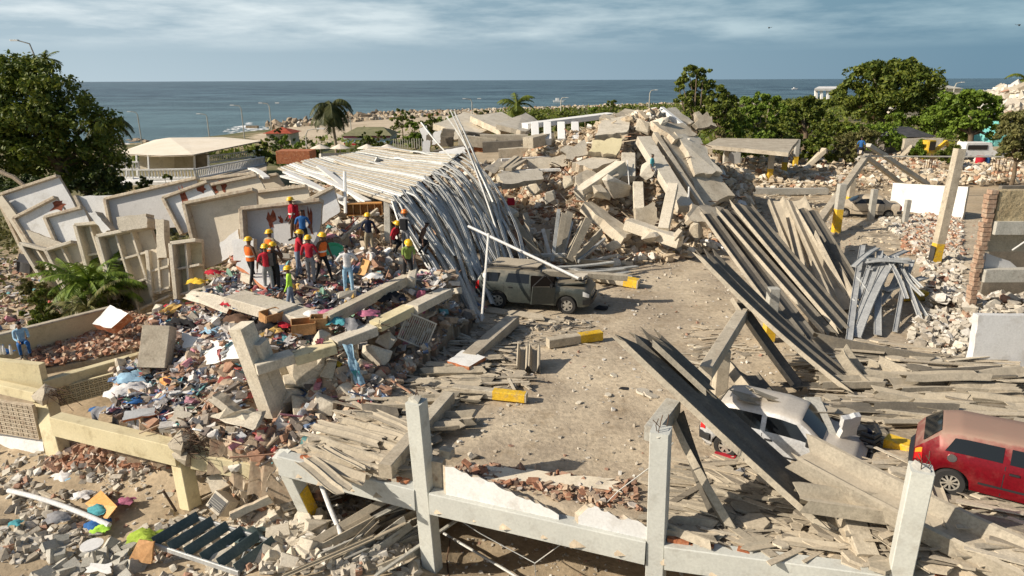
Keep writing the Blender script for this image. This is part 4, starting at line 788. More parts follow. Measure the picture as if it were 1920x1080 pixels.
WU([(157, 424), (200, 420), (262, 585), (205, 600)], 32, 'tall narrow cell frame with cream closets left of the big grey wall', m='plaster_beige', cells=(2, 3), seed=9, depth=.8)
WU([(202, 374), (372, 335), (382, 420), (215, 440)], 35.5, 'big grey wall with a concrete rim behind the cell frames', m='plaster_grey', seed=10)
WU([(380, 338), (480, 326), (488, 352), (385, 372)], 37, 'long grey ledge wall near the cream roofed house', m='plaster_grey', border=('t',), seed=11)
WU([(200, 445), (285, 428), (330, 560), (245, 600)], 31.4, 'wide cell frame with cream closets in the middle of the toppled row', m='plaster_beige', cells=(3, 3), seed=12, depth=.9)
WU([(226, 408), (282, 402), (286, 428), (230, 436)], 30.8, 'cream concrete block capping the wide cell frame', border=(), m='concrete_pale', th=.7, seed=13)
WU([(172, 400), (186, 398), (214, 432), (202, 440)], 31.2, 'tilted white block between the cell frames', border=(), m='plaster_white', th=.6, seed=14)
WU([(296, 410), (312, 412), (318, 484), (300, 486)], 30.2, 'upright white pillar block in front of the toppled walls', border=(), m='concrete_pale', th=.5, seed=15)
WU([(282, 470), (318, 460), (322, 545), (290, 555)], 31.0, 'greenish cream closet stack behind the upright pillar block', m='plaster_beige', cells=(2, 2), border=('l',), seed=16)
WU([(310, 372), (392, 342), (425, 400), (345, 440)], 34.5, 'bright white wall with a red brick slot', border=('l', 't'), seed=17, holes=[(.34, .5, .18, 1.4), (.8, .1, .3, .3)])
WU([(388, 350), (484, 330), (500, 356), (400, 372)], 35.5, 'pinkish wall with broken red posts behind the cream wall', m='plaster_beige', border=('t',), seed=18, holes=[(.1, .3, .3, .5), (.3, .3, .2, .5)])
WU([(355, 384), (482, 358), (490, 470), (384, 505)], 31.6, 'biggest cream wall standing behind the pile with a thick rim', m='plaster_beige', seed=19, depth=.7)
WU([(334, 458), (380, 452), (386, 548), (344, 560)], 29.4, 'front cream closet frame with thick edges left of the workers', m='paint_cream', cells=(2, 2), seed=20, depth=.8)
WU([(480, 362), (576, 350), (590, 384), (482, 400)], 33.0, 'cream wall with brown rim behind the holed wall', m='plaster_beige', border=('t',), seed=21)
WU([(420, 344), (522, 328), (536, 350), (430, 366)], 38, 'pinkish rear wall below the roof terrace railing', m='plaster_beige', border=('t', 'l'), seed=22)
WU([(461, 394), (606, 378), (600, 462), (466, 472)], 28.6, 'grey white wall with torn red brick holes behind the workers', m='plaster_grey', seed=23, depth=.7, holes=[(.33, .32, .22, .5), (.66, .3, .42, .55), (.86, .45, .12, .7), (.46, .3, .1, .2)])
WU([(574, 380), (628, 352), (640, 398), (600, 425)], 30.2, 'white wall end next to the fallen roof', m='plaster_white', border=('t',), seed=24)
WU([(415, 455), (450, 430), (458, 470), (420, 490)], 28.5, 'small broken white wedge beside the holed wall', border=(), m='plaster_white', th=.4, seed=25)
WU([(438, 450), (480, 446), (482, 486), (440, 490)], 27.8, 'white plaster block behind the worker in orange', border=(), m='plaster_white', th=.4, seed=26)
# ------------------------------------------------------------ fibre cement roof troughs
CL = [(-.48, -.22), (-.43, .03), (-.35, .04), (-.17, -.16), (.17, -.16), (.35, .04), (.43, .03), (.48, -.22)]
def prof_of(cl, w=1.0, t=.022, h=1.0): return [(a * w, b * h) for a, b in cl] + [(a * w, b * h - t) for a, b in reversed(cl)]
def trough(p0, p1, label, w=1.0, roll=0, sag=0, side=0, m='sheet', n=8, cl=CL, jit=0, seed=0, twist=0, h=1.0, name='roof_trough', group=None, t=.022):
    path = bent(p0, p1, n, sag, side, seed, jit); d = (Vector(p1) - Vector(p0)).normalized(); mb = MB(); pr = prof_of(cl, w, t, h); k = len(pr)
    sd = d.cross(Vector((0, 0, 1))).normalized(); up0 = sd.cross(d); vs = []; rd = random.Random(seed)
    for i, p in enumerate(path):
        tt = (path[min(i + 1, n)] - path[max(i - 1, 0)]).normalized(); s = tt.cross(Vector((0, 0, 1))).normalized(); u = s.cross(tt)
        a = R(roll + twist * i / n); s2 = s * math.cos(a) + u * math.sin(a); u2 = -s * math.sin(a) + u * math.cos(a)
        for j, (x, y) in enumerate(pr):
            e = Vector()
            if i in (0, n): jj = j if j < k // 2 else k - 1 - j; e = tt * math.sin(jj * 2.3 + seed) * .13 * w
            vs.append(p + s2 * x + u2 * y + e)
    mb.add(vs, [(i * k + j, i * k + (j + 1) % k, (i + 1) * k + (j + 1) % k, (i + 1) * k + j) for i in range(n) for j in range(k)]); K = len(cl)
    if m == 'sheet_grey': mb.mi = [1 if j in (K - 2, K - 1, K) else 0 for i in range(n) for j in range(k)]; m = ['sheet_grey', 'sheet']  # outer flange gets the paler sheet, painting its edge as sunlit
    for e in (0, n): mb.f += [tuple(e * k + q for q in (j, j + 1, k - 2 - j, k - 1 - j)) for j in range(K - 1)]; mb.mi += [0] * (K - 1)
    o = mb.build(name, m); return tag(o, label, 'roof trough', group)
CLD = [(-.50, -.05), (-.48, .03), (-.46, .035), (-.40, -.03), (-.07, -.03), (0, .045), (.07, -.03), (.40, -.03), (.46, .035), (.48, .03), (.50, -.05)]
HALF = [(-.30, -.20), (-.25, .04), (-.18, .04), (.02, -.14), (.26, -.14), (.32, .0)]
FLAT = [(-.30, .03), (-.24, .0), (-.08, .0), (0, .07), (.08, .0), (.24, .0), (.30, .03)]
TR = trough
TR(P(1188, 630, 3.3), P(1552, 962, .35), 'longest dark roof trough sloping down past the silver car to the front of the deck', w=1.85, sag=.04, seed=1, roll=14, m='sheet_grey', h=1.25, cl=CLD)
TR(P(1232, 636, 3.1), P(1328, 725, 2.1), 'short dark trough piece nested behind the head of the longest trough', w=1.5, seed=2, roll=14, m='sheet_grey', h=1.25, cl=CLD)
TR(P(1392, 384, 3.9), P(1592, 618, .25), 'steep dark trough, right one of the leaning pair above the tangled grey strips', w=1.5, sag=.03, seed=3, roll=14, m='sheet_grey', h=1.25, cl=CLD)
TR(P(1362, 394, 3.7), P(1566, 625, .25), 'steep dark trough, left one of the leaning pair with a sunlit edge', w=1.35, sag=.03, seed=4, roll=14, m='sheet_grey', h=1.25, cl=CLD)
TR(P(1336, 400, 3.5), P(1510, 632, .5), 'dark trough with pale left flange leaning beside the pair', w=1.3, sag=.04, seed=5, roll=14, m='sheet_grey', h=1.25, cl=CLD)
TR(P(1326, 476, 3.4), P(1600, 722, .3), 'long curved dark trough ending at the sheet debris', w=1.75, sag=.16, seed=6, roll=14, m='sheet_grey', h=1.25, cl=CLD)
TR(P(1384, 560, 2.3), P(1500, 722, .4), 'thin dark trough leaning over the yellow column', w=.9, sag=.05, seed=7, roll=20, cl=HALF, m='sheet_grey')
TR(P(1455, 372, 2.4), P(1560, 600, .2), 'pale trough behind the dark pair with sunlit upper half', w=1.0, sag=.1, seed=8, roll=-12, m='sheet')
TR(P(1492, 372, 2.9), P(1590, 575, .3), 'sunlit beige trough leaning in the bundle by the yellow footed post', w=1.1, sag=.05, seed=9, roll=-16, m='sheet')
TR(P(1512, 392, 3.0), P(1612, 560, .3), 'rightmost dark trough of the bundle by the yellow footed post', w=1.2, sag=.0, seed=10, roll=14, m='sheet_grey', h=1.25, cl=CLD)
TR(P(1480, 405, 2.2), P(1520, 560, .4), 'narrow pale trough with black side in the middle of the bundle', w=.8, seed=11, roll=25, cl=HALF)
TR(P(1535, 440, 2.3), P(1600, 565, .2), 'lowest dark sheet of the bundle next to the grey tangle', w=.8, seed=12, roll=45, cl=HALF, m='sheet_grey')
TR(P(1505, 838, 1.5), P(1935, 1052, 1.0), 'broad sunlit trough running across the lower right corner behind the thick column', w=.98, sag=.05, seed=13, roll=-16, m='sheet', h=1.35)
TR(P(1272, 772, 1.95), P(1368, 985, .1), 'dark twisted trough dropping beside the tall column left of the silver car', w=.75, sag=-.15, side=.15, seed=14, roll=35, cl=HALF, m='sheet_grey', twist=25)
TR(P(1395, 690, .8), P(1440, 745, .6), 'dark folded trough end standing behind the silver car roof', w=1.4, seed=15, roll=28, m='sheet_grey')
TR(P(1528, 640, .6), P(1750, 682, .25), 'dark trough lying flat above the layered sheet debris', w=.9, seed=16, roll=-28, m='sheet_grey', sag=.05)
TR(P(1380, 742, 1.62), P(1560, 765, 1.25), 'grey sheet lying across the roof of the silver car', w=.9, seed=17, roll=0, cl=FLAT, sag=.1)
TR(P(1410, 733, 1.75), P(1600, 772, 1.0), 'bent brown sheet strip draped over the silver car and debris', w=.7, seed=18, roll=6, cl=FLAT, sag=.16)
TR(P(1500, 922, 1.15), P(1662, 945, 1.0), 'short beige trough lying over the broad one left of the thick column', w=.7, seed=19, roll=-4)
TR(P(1470, 1010, .15), P(1580, 1025, .25), 'pale fallen trough piece near the front beam', w=.8, seed=20, roll=5, cl=FLAT)
TR(P(1740, 905, 1.0), P(1770, 990, .9), 'brown sheet under the rear of the red car', w=.8, seed=21, cl=FLAT)
TR(P(1636, 985, .5), P(1750, 1060, .5), 'pale slab strip lying below the broad trough', w=1.0, seed=22, cl=FLAT)
TR(P(1795, 1000, .75), P(1905, 1055, .8), 'sunlit curled sheet near the bottom right corner', w=.9, seed=23, roll=10)
TR(P(1850, 955, .9), P(1920, 1000, .9), 'flat beige sheet in front of the red car door', w=.8, seed=24, cl=FLAT)
TR(P(1585, 655, 1.2), P(1640, 715, .4), 'curved beige trough sagging between debris and the long curved one', w=.7, seed=25, sag=.1)
TR(P(1560, 790, .9), P(1680, 830, .35), 'dark sheet sagging beside the crumpled black bumper', w=.8, seed=26, cl=FLAT, m='sheet_grey')
CB('fallen_beam', P(1520, 752, 1.3), P(1562, 850, .7), .42, .3, 'grey broken column fallen against the bonnet of the silver car', m='concrete_grey')
CB('fallen_beam', P(1560, 880, .9), P(1625, 1050, .2), .42, .36, 'beige broken column lying under the broad trough', m='concrete')
TR(P(1640, 672, .45), P(1700, 700, .5), 'small pale trough propped on the layered debris', w=.5, seed=27, roll=-10)
# large roof pieces on the layered debris, lying east west
rd = random.Random(7)
for i in range(46):
    px = rd.uniform(1480, 1930); py = rd.uniform(685, 860)
    if py > 790 and px > 1640: py -= 90
    p = P(px, py, .28 + rd.uniform(0, .2) + float(rise(np.array([6 + (px - 1480) / 90]), np.array([14]))[0]) * .3); L_ = rd.uniform(.8, 2.6); a = rd.gauss(-.12, .16)
    d = Vector((math.cos(a), math.sin(a), rd.gauss(0, .04))) * L_ / 2
    TR(p - d, p + d, 'snapped roofing strip lying in the layered debris right of the silver car', w=rd.uniform(.5, .95), seed=30 + i, roll=rd.gauss(0, 9), cl=rd.choice([FLAT, HALF, CL]), m='sheet' if rd.random() < .75 else 'sheet_grey', n=4, jit=.02, name='roof_strip', group='snapped roofing strips right of the silver car', h=.7)
for i in range(34):
    px = rd.uniform(585, 900); py = 868 - (px - 585) * .48 + rd.uniform(-60, 40)
    if px > 760 and py > 800: py -= 60
    p = P(px, py, .18 + rd.uniform(0, .15)); L_ = rd.uniform(.9, 2.4); a = rd.gauss(-.42, .2) if px < 760 else rd.gauss(-.12, .2)
    d = Vector((math.cos(a), math.sin(a), rd.gauss(0, .04))) * L_ / 2
    TR(p - d, p + d, 'pale roofing strip lying on the deck below the clothes pile', w=rd.uniform(.45, .9), seed=90 + i, roll=rd.gauss(0, 9), cl=rd.choice([FLAT, HALF, CL]), m='sheet' if rd.random() < .85 else 'sheet_grey', n=4, jit=.02, name='roof_strip', group='pale roofing strips below the clothes pile', h=.7)
for i in range(22):
    px = rd.uniform(1270, 1640); py = rd.uniform(880, 1020) + (px - 1270) * .1
    p = P(px, py, .1 + rd.uniform(0, .12)); L_ = rd.uniform(.5, 1.4); a = rd.gauss(-.4, .5); d = Vector((math.cos(a), math.sin(a), 0)) * L_ / 2
    TR(p - d, p + d, 'broken roofing piece on the deck behind the front beam', w=rd.uniform(.4, .8), seed=140 + i, roll=rd.gauss(0, 8), cl=rd.choice([FLAT, FLAT, CL]), n=3, name='roof_strip', group='broken roofing pieces behind the front beam', h=.6)
for i in range(26):                                          # below, at the foot of the front columns
    px = rd.uniform(560, 790); py = rd.uniform(960, 1090)
    p = P(px, py, -2.1 + rd.uniform(0, .45)); L_ = rd.uniform(1.4, 3.2); a = rd.gauss(.75, .2); d = Vector((math.cos(a), math.sin(a) * .6, .16)) * L_ / 2
    TR(p - d, p + d, 'long grey sheet profile in the bundle at the foot of the second front column', w=rd.uniform(.22, .5), seed=170 + i, roll=rd.gauss(0, 22), cl=rd.choice([FLAT, HALF, CL]), m='sheet' if rd.random() < .55 else 'concrete_grey', n=4, name='sheet_profile', group='bundle of profiles at the foot of the front column', h=.7)
# yellow ended fallen posts
CB('fallen_post', P(1027, 643, .18), P(1127, 628, .2), .32, .32, 'fallen concrete post with orange yellow end in front of the suv', 'post', 'concrete', band=(.58, 1.0))
CB('fallen_post', P(850, 730, .2), P(988, 745, .18), .28, .26, 'fallen concrete post with yellow end above the left tall column', 'post', 'concrete', band=(.55, .98))
CB('fallen_post', P(1105, 515, .35), P(1198, 532, .2), .5, .36, 'fallen post with yellow tip behind the bonnet of the suv', 'post', 'concrete', band=(.72, .98))
CB('fallen_post', P(1232, 474, .25), P(1262, 480, .2), .4, .4, 'small yellow piece of post in the rubble at the heap foot', 'post', 'yellow_paint')
CB('fallen_post', P(1660, 830, .6), P(1708, 845, .6), .4, .36, 'yellow piece of post buried beside the crumpled bumper', 'post', 'yellow_paint')
CB('fallen_post', P(1692, 555, .2), P(1735, 553, .2), .4, .36, 'yellow ended post piece under the grey metal tangle', 'post', 'yellow_paint')
CB('fallen_beam', P(880, 672, .3), P(962, 600, .3), .5, .36, 'pale broken beam lying diagonally on the deck left of the suv', 'beam', 'concrete')
for i, dx in enumerate((0, .38)):
    a = P(978, 665, .5); TR(a + Vector((dx, -.5, -.2)), a + Vector((dx + .05, .5, .15)), ('left' if i == 0 else 'right') + ' half of a pale folded block sitting on the deck before the suv', w=.42, h=1.4, seed=i, name='folded_block')
slabthing('wall_fragment', [P(838, 680, .35), P(880, 692, .35), P(912, 672, .4), P(868, 658, .4)], .12, 'white plaster sheet lying on the strips below the hanging curtain', m=('plaster_white', 'clay_brick'), seed=3, jag=.05)
# ------------------------------------------------------------ fallen metal roof and hanging curtain
def metal_roof():
    A, B = Q(736, 382, 29), Q(866, 290, 36.5); C0, D0 = Q(520, 316, 44), Q(705, 279, 52); E, F_ = Q(888, 612, 27.0), Q(966, 490, 30.5)
    r = empty('fallen_metal_roof', (A.x, A.y, 0), 'fallen ribbed metal roof with its strips hanging like a curtain beside the suv', 'metal roof')
    rb = [(-.5, 0), (-.3, 0), (-.22, .38), (.22, .38), (.3, 0), (.5, 0)]; rd = random.Random(4); N = 38
    for i in range(N):
        t = (i + .5) / N; a = A.lerp(B, t); c = C0.lerp(D0, t); L_ = (a - c).length; wd = (B - A).length / N * 1.25
        wave = lambda s: Vector((0, 0, .12 * math.sin(s * 6 + t * 3) * s + .10 * math.sin(t * 7) * s))
        path = [a.lerp(c, s / 8 * (.72 + .28 * math.cos(i * 1.7) if i % 7 == 0 else 1)) + wave(s / 8) for s in range(9)]
        mb = MB(); mb.world = True; pr = [(x * wd, y * wd * .6) for x, y in rb]; pr = pr + [(x, y - .012) for x, y in reversed(pr)]; mb.extr(pr, path, cap=False)
        mb.build('roof_strip', 'white_profile' if i % 12 == 4 else ('galvanised' if i % 2 else 'sheet'), r)
    N = 52
    for i in range(N):
        t = (i + .5) / N; a = A.lerp(B, t ** .9) + Vector((rd.uniform(-.2, .2), 0, rd.uniform(-.1, .2))); e = E.lerp(F_, min(1, t * 1.0)) + Vector((rd.uniform(-.5, .5), rd.uniform(-.5, .5), 0))
        d = e - a; bul = Vector((.12 + .62 * t + .18 * math.sin(i * 2.7), -.15, .18 + .12 * math.sin(i * 1.9))); path = []
        cut = 1 if i % 5 else rd.uniform(.55, .9)
        for s in range(11): u = s / 10 * cut; path.append(a + d * u + bul * math.sin(math.pi * u ** (.8 + .3 * math.sin(i))) + Vector((math.sin(i * 2.1 + s * .9) * .10 * u, rd.uniform(-.03, .03), 0)))
        wd = .24 if i % 3 else .34; mb = MB(); mb.world = True; pr = [(x * wd, y * wd * .28) for x, y in rb]; pr += [(x, y - .012) for x, y in reversed(pr)]
        mb.extr(pr, path, up=(.75, -.6, .2), cap=False); mb.build('hanging_strip', 'galvanised' if i % 6 else 'galvanised_blue', r)
    for k, (x0, y0, d0, x1, y1, d1, w) in enumerate([(846, 210, 36, 935, 440, 31, .12), (853, 212, 36, 942, 430, 31.5, .12), (838, 220, 36, 925, 380, 32, .08), (792, 232, 37, 850, 300, 35, .16), (712, 297, 42, 702, 312, 42, .3), (738, 378, 29, 800, 560, 27.5, .14), (752, 382, 29, 868, 615, 27, .12), (745, 395, 29, 828, 540, 27.5, .10)]):
        mb = MB(); mb.world = True; a = Q(x0, y0, d0); b = Q(x1, y1, d1); mb.extr([(-w, -.03), (w, -.03), (w, .03), (-w, .03)], bent(a, b, 6, -.3 if k < 3 else .1), up=(.8, -.5, 0)); mb.build('loose_strip', 'galvanised', r)
    mb = MB(); mb.world = True; mb.beam(A + Vector((0, 0, -.12)), B + Vector((0, 0, -.12)), .16, .22, seg=6); mb.build('edge_purlin', 'rust_metal', r)
    for px, py0, py1, dd, w in ((728, 470, 372, 29.6, .26), (758, 478, 388, 29.2, .16), (748, 470, 385, 30.5, .14)):
        mb = MB(); mb.world = True; a = Q(px, py0, dd); b = Q(px - 2, py1, dd + .3); mb.beam(a, b, w, w, up=(0, 1, 0)); mb.build('prop', 'concrete_grey' if w > .2 else 'galvanised', r)
metal_roof()
# white profiles sliding under the roof
for i, (x0, y0, d0, x1, y1, d1) in enumerate([(535, 322, 38, 655, 386, 31.5), (530, 330, 37.5, 640, 372, 32), (560, 318, 39, 690, 378, 31), (598, 312, 39, 705, 402, 30.2), (470, 316, 40, 500, 334, 36), (548, 340, 37, 610, 360, 34)]):
    mb = MB(); mb.extr([(-.16, -.05), (.16, -.05), (.16, .05), (-.16, .05)], bent(Q(x0, y0, d0), Q(x1, y1, d1), 5, -.1)); tag(mb.build('roof_profile', 'white_profile'), 'long white profile fanned out under the left side of the fallen metal roof', 'metal profile', 'white profiles fanned under the fallen roof')
def rod(p0, p1, r, label, m='galvanised', name='rod', sag=0, cat='rod', group=None, n=5):
    mb = MB(); mb.tube(bent(p0, p1, n, sag), r, 6); return tag(mb.build(name, m, angle=40), label, cat, group)
rod(Q(648, 400, 30), Q(646, 322, 30.5), .07, 'thin white upright pole beside the orange shelf', 'white_profile', 'pole', cat='pole')
rod(Q(916, 438, 27.6), Q(903, 602, 26.6), .05, 'thin pale pole standing behind the rear of the suv', 'white_profile', 'pole', cat='pole')
rod(Q(878, 424, 29.5), Q(1085, 522, 27.0), .06, 'long white rod slanting down onto the bonnet of the suv', 'white_profile', 'pole', cat='pole')
# fan of profiles behind the suv
fan = [(1036, 490, 1048, 392), (1042, 490, 1058, 400), (1048, 488, 1068, 398), (1052, 490, 1072, 415), (1060, 488, 1092, 418), (1068, 488, 1104, 410), (1034, 488, 1018, 430), (1024, 488, 1026, 432), (1078, 488, 1128, 434), (1084, 490, 1134, 448), (1015, 486, 962, 408), (1008, 486, 978, 425), (990, 486, 952, 432), (1000, 488, 985, 400), (1030, 490, 990, 440), (975, 480, 1060, 478), (1040, 486, 1150, 495)]
for i, (x0, y0, x1, y1) in enumerate(fan):
    b = P(x0, y0, .5); D = 32.5; mb = MB(); w = .08 + .05 * (i % 3); mb.extr([(-w, -.05), (w, -.05), (w, .05), (-w, .05)], [Q(x0, y0, D), Q(x1, y1, D + (i % 5) * .7)], up=(0, 1, .2)); tag(mb.build('roof_profile', 'sheet' if i % 3 else 'galvanised'), 'profile strip fanned upright out of the debris behind the dark suv', 'metal profile', 'fan of strips behind the suv')
for i, (x0, y0, z0, x1, y1, z1) in enumerate([(1035, 502, .9, 1150, 492, .8), (1050, 500, .7, 1185, 520, .3), (1045, 512, 1.0, 1170, 505, .6), (1060, 495, .5, 1160, 478, .6), (980, 470, 1.0, 1050, 480, .9), (1080, 508, .7, 1195, 500, .3), (1100, 520, .5, 1180, 510, .3)]):
    mb = MB(); mb.extr([(-.12, -.02), (.12, -.02), (.12, .05), (-.12, .05)], bent(P(x0, y0, z0), P(x1, y1, z1), 4, .05)); tag(mb.build('roof_profile', 'galvanised'), 'pale metal strip lying flat behind the bonnet of the suv', 'metal profile', 'flat strips behind the suv bonnet')
# tangle of grey painted strips
rd = random.Random(12)
tng = [(1618, 460, 1.9, 1592, 640, .1), (1636, 478, 1.8, 1610, 560, .7), (1624, 475, 1.9, 1668, 560, .6), (1650, 470, 1.9, 1646, 628, .1), (1660, 480, 1.8, 1598, 630, .1), (1672, 490, 1.7, 1606, 632, .1), (1680, 480, 1.8, 1728, 605, .1), (1690, 492, 1.6, 1650, 570, .5), (1700, 500, 1.4, 1678, 622, .1), (1712, 488, 1.5, 1680, 620, .1), (1640, 468, 1.9, 1728, 540, .9), (1640, 490, 1.7, 1712, 492, 1.6), (1620, 500, 1.3, 1670, 512, 1.3), (1612, 520, 1.2, 1640, 560, .8), (1630, 505, 1.5, 1700, 470, 1.6), (1690, 500, 1.5, 1730, 555, .8), (1658, 545, .9, 1735, 520, 1.0), (1600, 560, .8, 1650, 600, .2), (1664, 486, 1.8, 1700, 560, .7), (1608, 600, .4, 1650, 480, 1.8), (1705, 540, .9, 1742, 600, .1), (1645, 465, 2.0, 1600, 500, 1.6), (1625, 486, 1.8, 1706, 486, 1.8), (1622, 492, 1.7, 1704, 494, 1.7)]
for i, (x0, y0, z0, x1, y1, z1) in enumerate(tng):
    mb = MB(); w = rd.uniform(.08, .17); mb.extr([(-w, -.015), (w, -.015), (w, .015), (w - .02, .05), (w - .03, .015), (-w + .03, .015), (-w + .02, .05), (-w, .015)], bent(P(x0, y0, z0), P(x1, y1, z1), 5, rd.uniform(-.15, .1), rd.uniform(-.1, .1)))
    tag(mb.build('metal_strip', 'galvanised_blue'), 'bent grey metal strip in the tangle between the dark troughs and the tall post', 'metal strip', 'tangle of grey metal strips')
mb = MB(); mb.tube(bent(P(1314, 452, .4), P(1362, 470, .2), 5, -.2), .09, 8); mb.tube(bent(P(1362, 470, .2), P(1440, 510, .1), 5, 0), .09, 8); tag(mb.build('drain_pipe', 'pvc_white', angle=40), 'white plastic pipe passing behind the dark leaning troughs', 'pipe')
# ------------------------------------------------------------ slabs of the tall heap
def QS(name, q, D, th, label, m=('concrete_pale', 'concrete'), jag=.2, seed=0, cat='slab'):
    D = D if hasattr(D, '__len__') else (D,) * 4; return slabthing(name, [Q(x, y, d) for (x, y), d in zip(q, D)], th, label, cat, m, jag, 6, seed)
QS('broken_slab', [(1116, 262), (1124, 232), (1182, 222), (1178, 256)], (42.5, 45, 46, 43), .5, 'bright square slab on the upper left of the tall heap', seed=1)
QS('broken_slab', [(1102, 292), (1108, 266), (1168, 262), (1160, 298)], (41.5, 42, 42, 41.5), .5, 'cream slab face below the bright square one', m=('paint_cream', 'concrete'), seed=2)
QS('broken_slab', [(1240, 262), (1304, 262), (1374, 374), (1318, 396)], (43, 45, 41, 39.5), .5, 'large cracked slab sliding down the right side of the tall heap', m=('concrete', 'concrete'), seed=3, jag=.3)
QS('broken_slab', [(1204, 210), (1262, 206), (1302, 236), (1250, 252)], (46, 49, 48, 45), .5, 'flat slab crowning the tall heap', seed=4, jag=.3)
QS('broken_slab', [(1216, 232), (1280, 236), (1306, 258), (1262, 268)], (43.5, 45, 44, 42.5), .45, 'brown edged slab just below the crown of the heap', m=('concrete', 'bare_edge'), seed=5)
QS('broken_slab', [(1086, 386), (1106, 384), (1186, 440), (1168, 456)], (37.5, 38.5, 36.5, 35.5), .5, 'long pointed slab at the front foot of the heap', m=('concrete', 'concrete'), seed=6)
QS('broken_slab', [(1072, 312), (1120, 300), (1160, 306), (1110, 326)], (40.8, 42, 41.5, 40), .5, 'ledge of broken floor on the left face of the heap', m=('concrete_pale', 'bare_edge'), seed=7)
QS('broken_slab', [(1048, 280), (1096, 262), (1104, 290), (1064, 304)], 42, .4, 'dusty slab near the cream slab face', m=('concrete_pale', 'concrete'), seed=8)
QS('broken_slab', [(1300, 210), (1330, 214), (1340, 240), (1300, 244)], 47, .8, 'lumpy concrete mass at the right shoulder of the heap', m=('concrete', 'concrete'), seed=9, jag=.3)
QS('broken_slab', [(1185, 390), (1230, 378), (1236, 420), (1192, 432)], 37, .6, 'shaded slab in the cave at the foot of the heap', m=('concrete', 'concrete'), seed=10)
QS('broken_slab', [(1290, 385), (1352, 392), (1346, 425), (1280, 418)], (37, 38, 36, 36), .4, 'brown slab at the right foot of the heap', m=('concrete', 'bare_edge'), seed=11)
QS('broken_slab', [(985, 300), (1060, 290), (1066, 312), (990, 322)], 44, .4, 'flat dusty slab left of the tall heap', seed=12)
QS('broken_slab', [(930, 330), (1010, 320), (1024, 340), (940, 352)], (40, 42, 41, 39), .35, 'long flat slab on the left apron of the heap', seed=13)
def QB(x0, y0, d0, x1, y1, d1, w, h, label, m='concrete_pale', **k): return CB('broken_beam', Q(x0, y0, d0), Q(x1, y1, d1), w, h, label, 'beam', m, **k)
QB(1166, 312, 40, 1086, 366, 38.5, .75, .7, 'thick cream beam slanting down the front of the tall heap', bars=1)
QB(1178, 292, 41, 1178, 336, 39.8, .8, .5, 'upright cream pillar beside the dark cleft of the heap')
QB(1206, 262, 42.2, 1286, 392, 37.6, .9, .5, 'long pale beam running down the dark cleft of the heap', m='concrete_pale')
QB(1228, 252, 43, 1320, 396, 38.5, .35, .35, 'thin beam beside the long pale one on the heap', m='concrete')
QB(1196, 345, 38.4, 1198, 398, 37.2, .55, .4, 'short white pillar standing in front of the cleft', m='concrete_pale')
QB(1262, 348, 37.4, 1244, 432, 35.6, .55, .4, 'slim white pillar leaning at the foot of the heap', m='concrete_pale')
QB(1176, 420, 36.4, 1276, 454, 35.0, .8, .55, 'thick pale beam lying at the foot of the heap')
QS('broken_slab', [(1262, 250), (1312, 262), (1352, 330), (1300, 330)], (43.2, 44, 41.6, 41), .35, 'second large slab layer on the right side of the heap', m=('concrete_pale', 'concrete'), jag=.3, seed=21)
QS('broken_slab', [(1130, 228), (1168, 208), (1214, 214), (1180, 240)], (45, 48, 47.5, 45), .45, 'tilted slab at the left of the crown of the heap', m=('concrete', 'bare_edge'), jag=.25, seed=22)
QS('broken_slab', [(1070, 330), (1110, 318), (1140, 350), (1096, 372)], (39.5, 40.5, 39, 38.2), .3, 'thin dusty slab low on the left face of the heap', m=('concrete', 'concrete'), jag=.25, seed=23)
QB(1240, 204, 46.5, 1292, 246, 45, .35, .3, 'white beam on the crown of the heap', m='plaster_white')
QB(984, 236, 48, 1144, 216, 50, 1.2, .35, 'long white ledge on the left ridge of the heap', m='plaster_white')
QB(990, 268, 45, 1030, 258, 47, .8, .7, 'pale block beam below the left ridge', m='concrete')
for i, px in enumerate((1026, 1052, 1003, 1078)):
    QB(px, 234, 47.6, px + 1, 266, 46, .5, .5, ('second', 'third', 'first', 'last')[i] + ' white pillar from the left under the white ridge ledge', m='plaster_white')
for i, (x, y, d, s) in enumerate([(1156, 352, 38.6, 2.2), (1128, 360, 38, 1.4), (1210, 320, 40, 1.4), (1140, 330, 39.5, 1.3), (1222, 440, 35.4, 1.2), (1310, 430, 36, 1.3), (1100, 340, 39.5, 1.3), (1068, 345, 39.5, 1.2), (1235, 232, 44, 1.6), (1205, 240, 44, 1.4), (956, 396, 36, 1.3), (1000, 352, 39, 1.4), (1030, 368, 38, 1.2), (1270, 440, 35, 1.1), (1150, 460, 34.5, .9)]):
    p = Q(x, y, d); pieces('concrete_boulder', 'chunk', 'concrete' if i % 2 else 'concrete_pale', None, 1, (s * .8, s * .9), p.z - .2, 'rounded lump of broken concrete on the face of the tall heap', 'concrete chunk', 'large concrete lumps on the tall heap', tilt=.6, pts=[(p.x, p.y)], scl=(1.1, .9, .7))
pieces('concrete_chunk', 'block', 'concrete', polyM, 120, (.4, .95), PM.at, 'angular block half buried in the tall heap', 'concrete chunk', 'angular blocks on the tall heap', tilt=.5)
pieces('concrete_chunk', 'shard', 'plaster_white', polyM, 26, (.8, 1.8), PM.at, 'thin pale plate of plaster lying on the tall heap', 'plaster plate', 'plaster plates on the tall heap', tilt=.4)
pieces('concrete_chunk', 'block', 'concrete', polyB, 90, (.6, 1.5), PB.at, 'dusty block in the rubble field behind the fallen metal roof', 'concrete chunk', 'blocks behind the fallen metal roof', tilt=.4)
pieces('plaster_plate', 'shard', 'plaster_white', polyA, 44, (.3, .75), PA.at, 'white plaster plate lying in the clothes pile', 'plaster plate', 'plaster plates in the clothes pile', tilt=.5, zoff=.08)
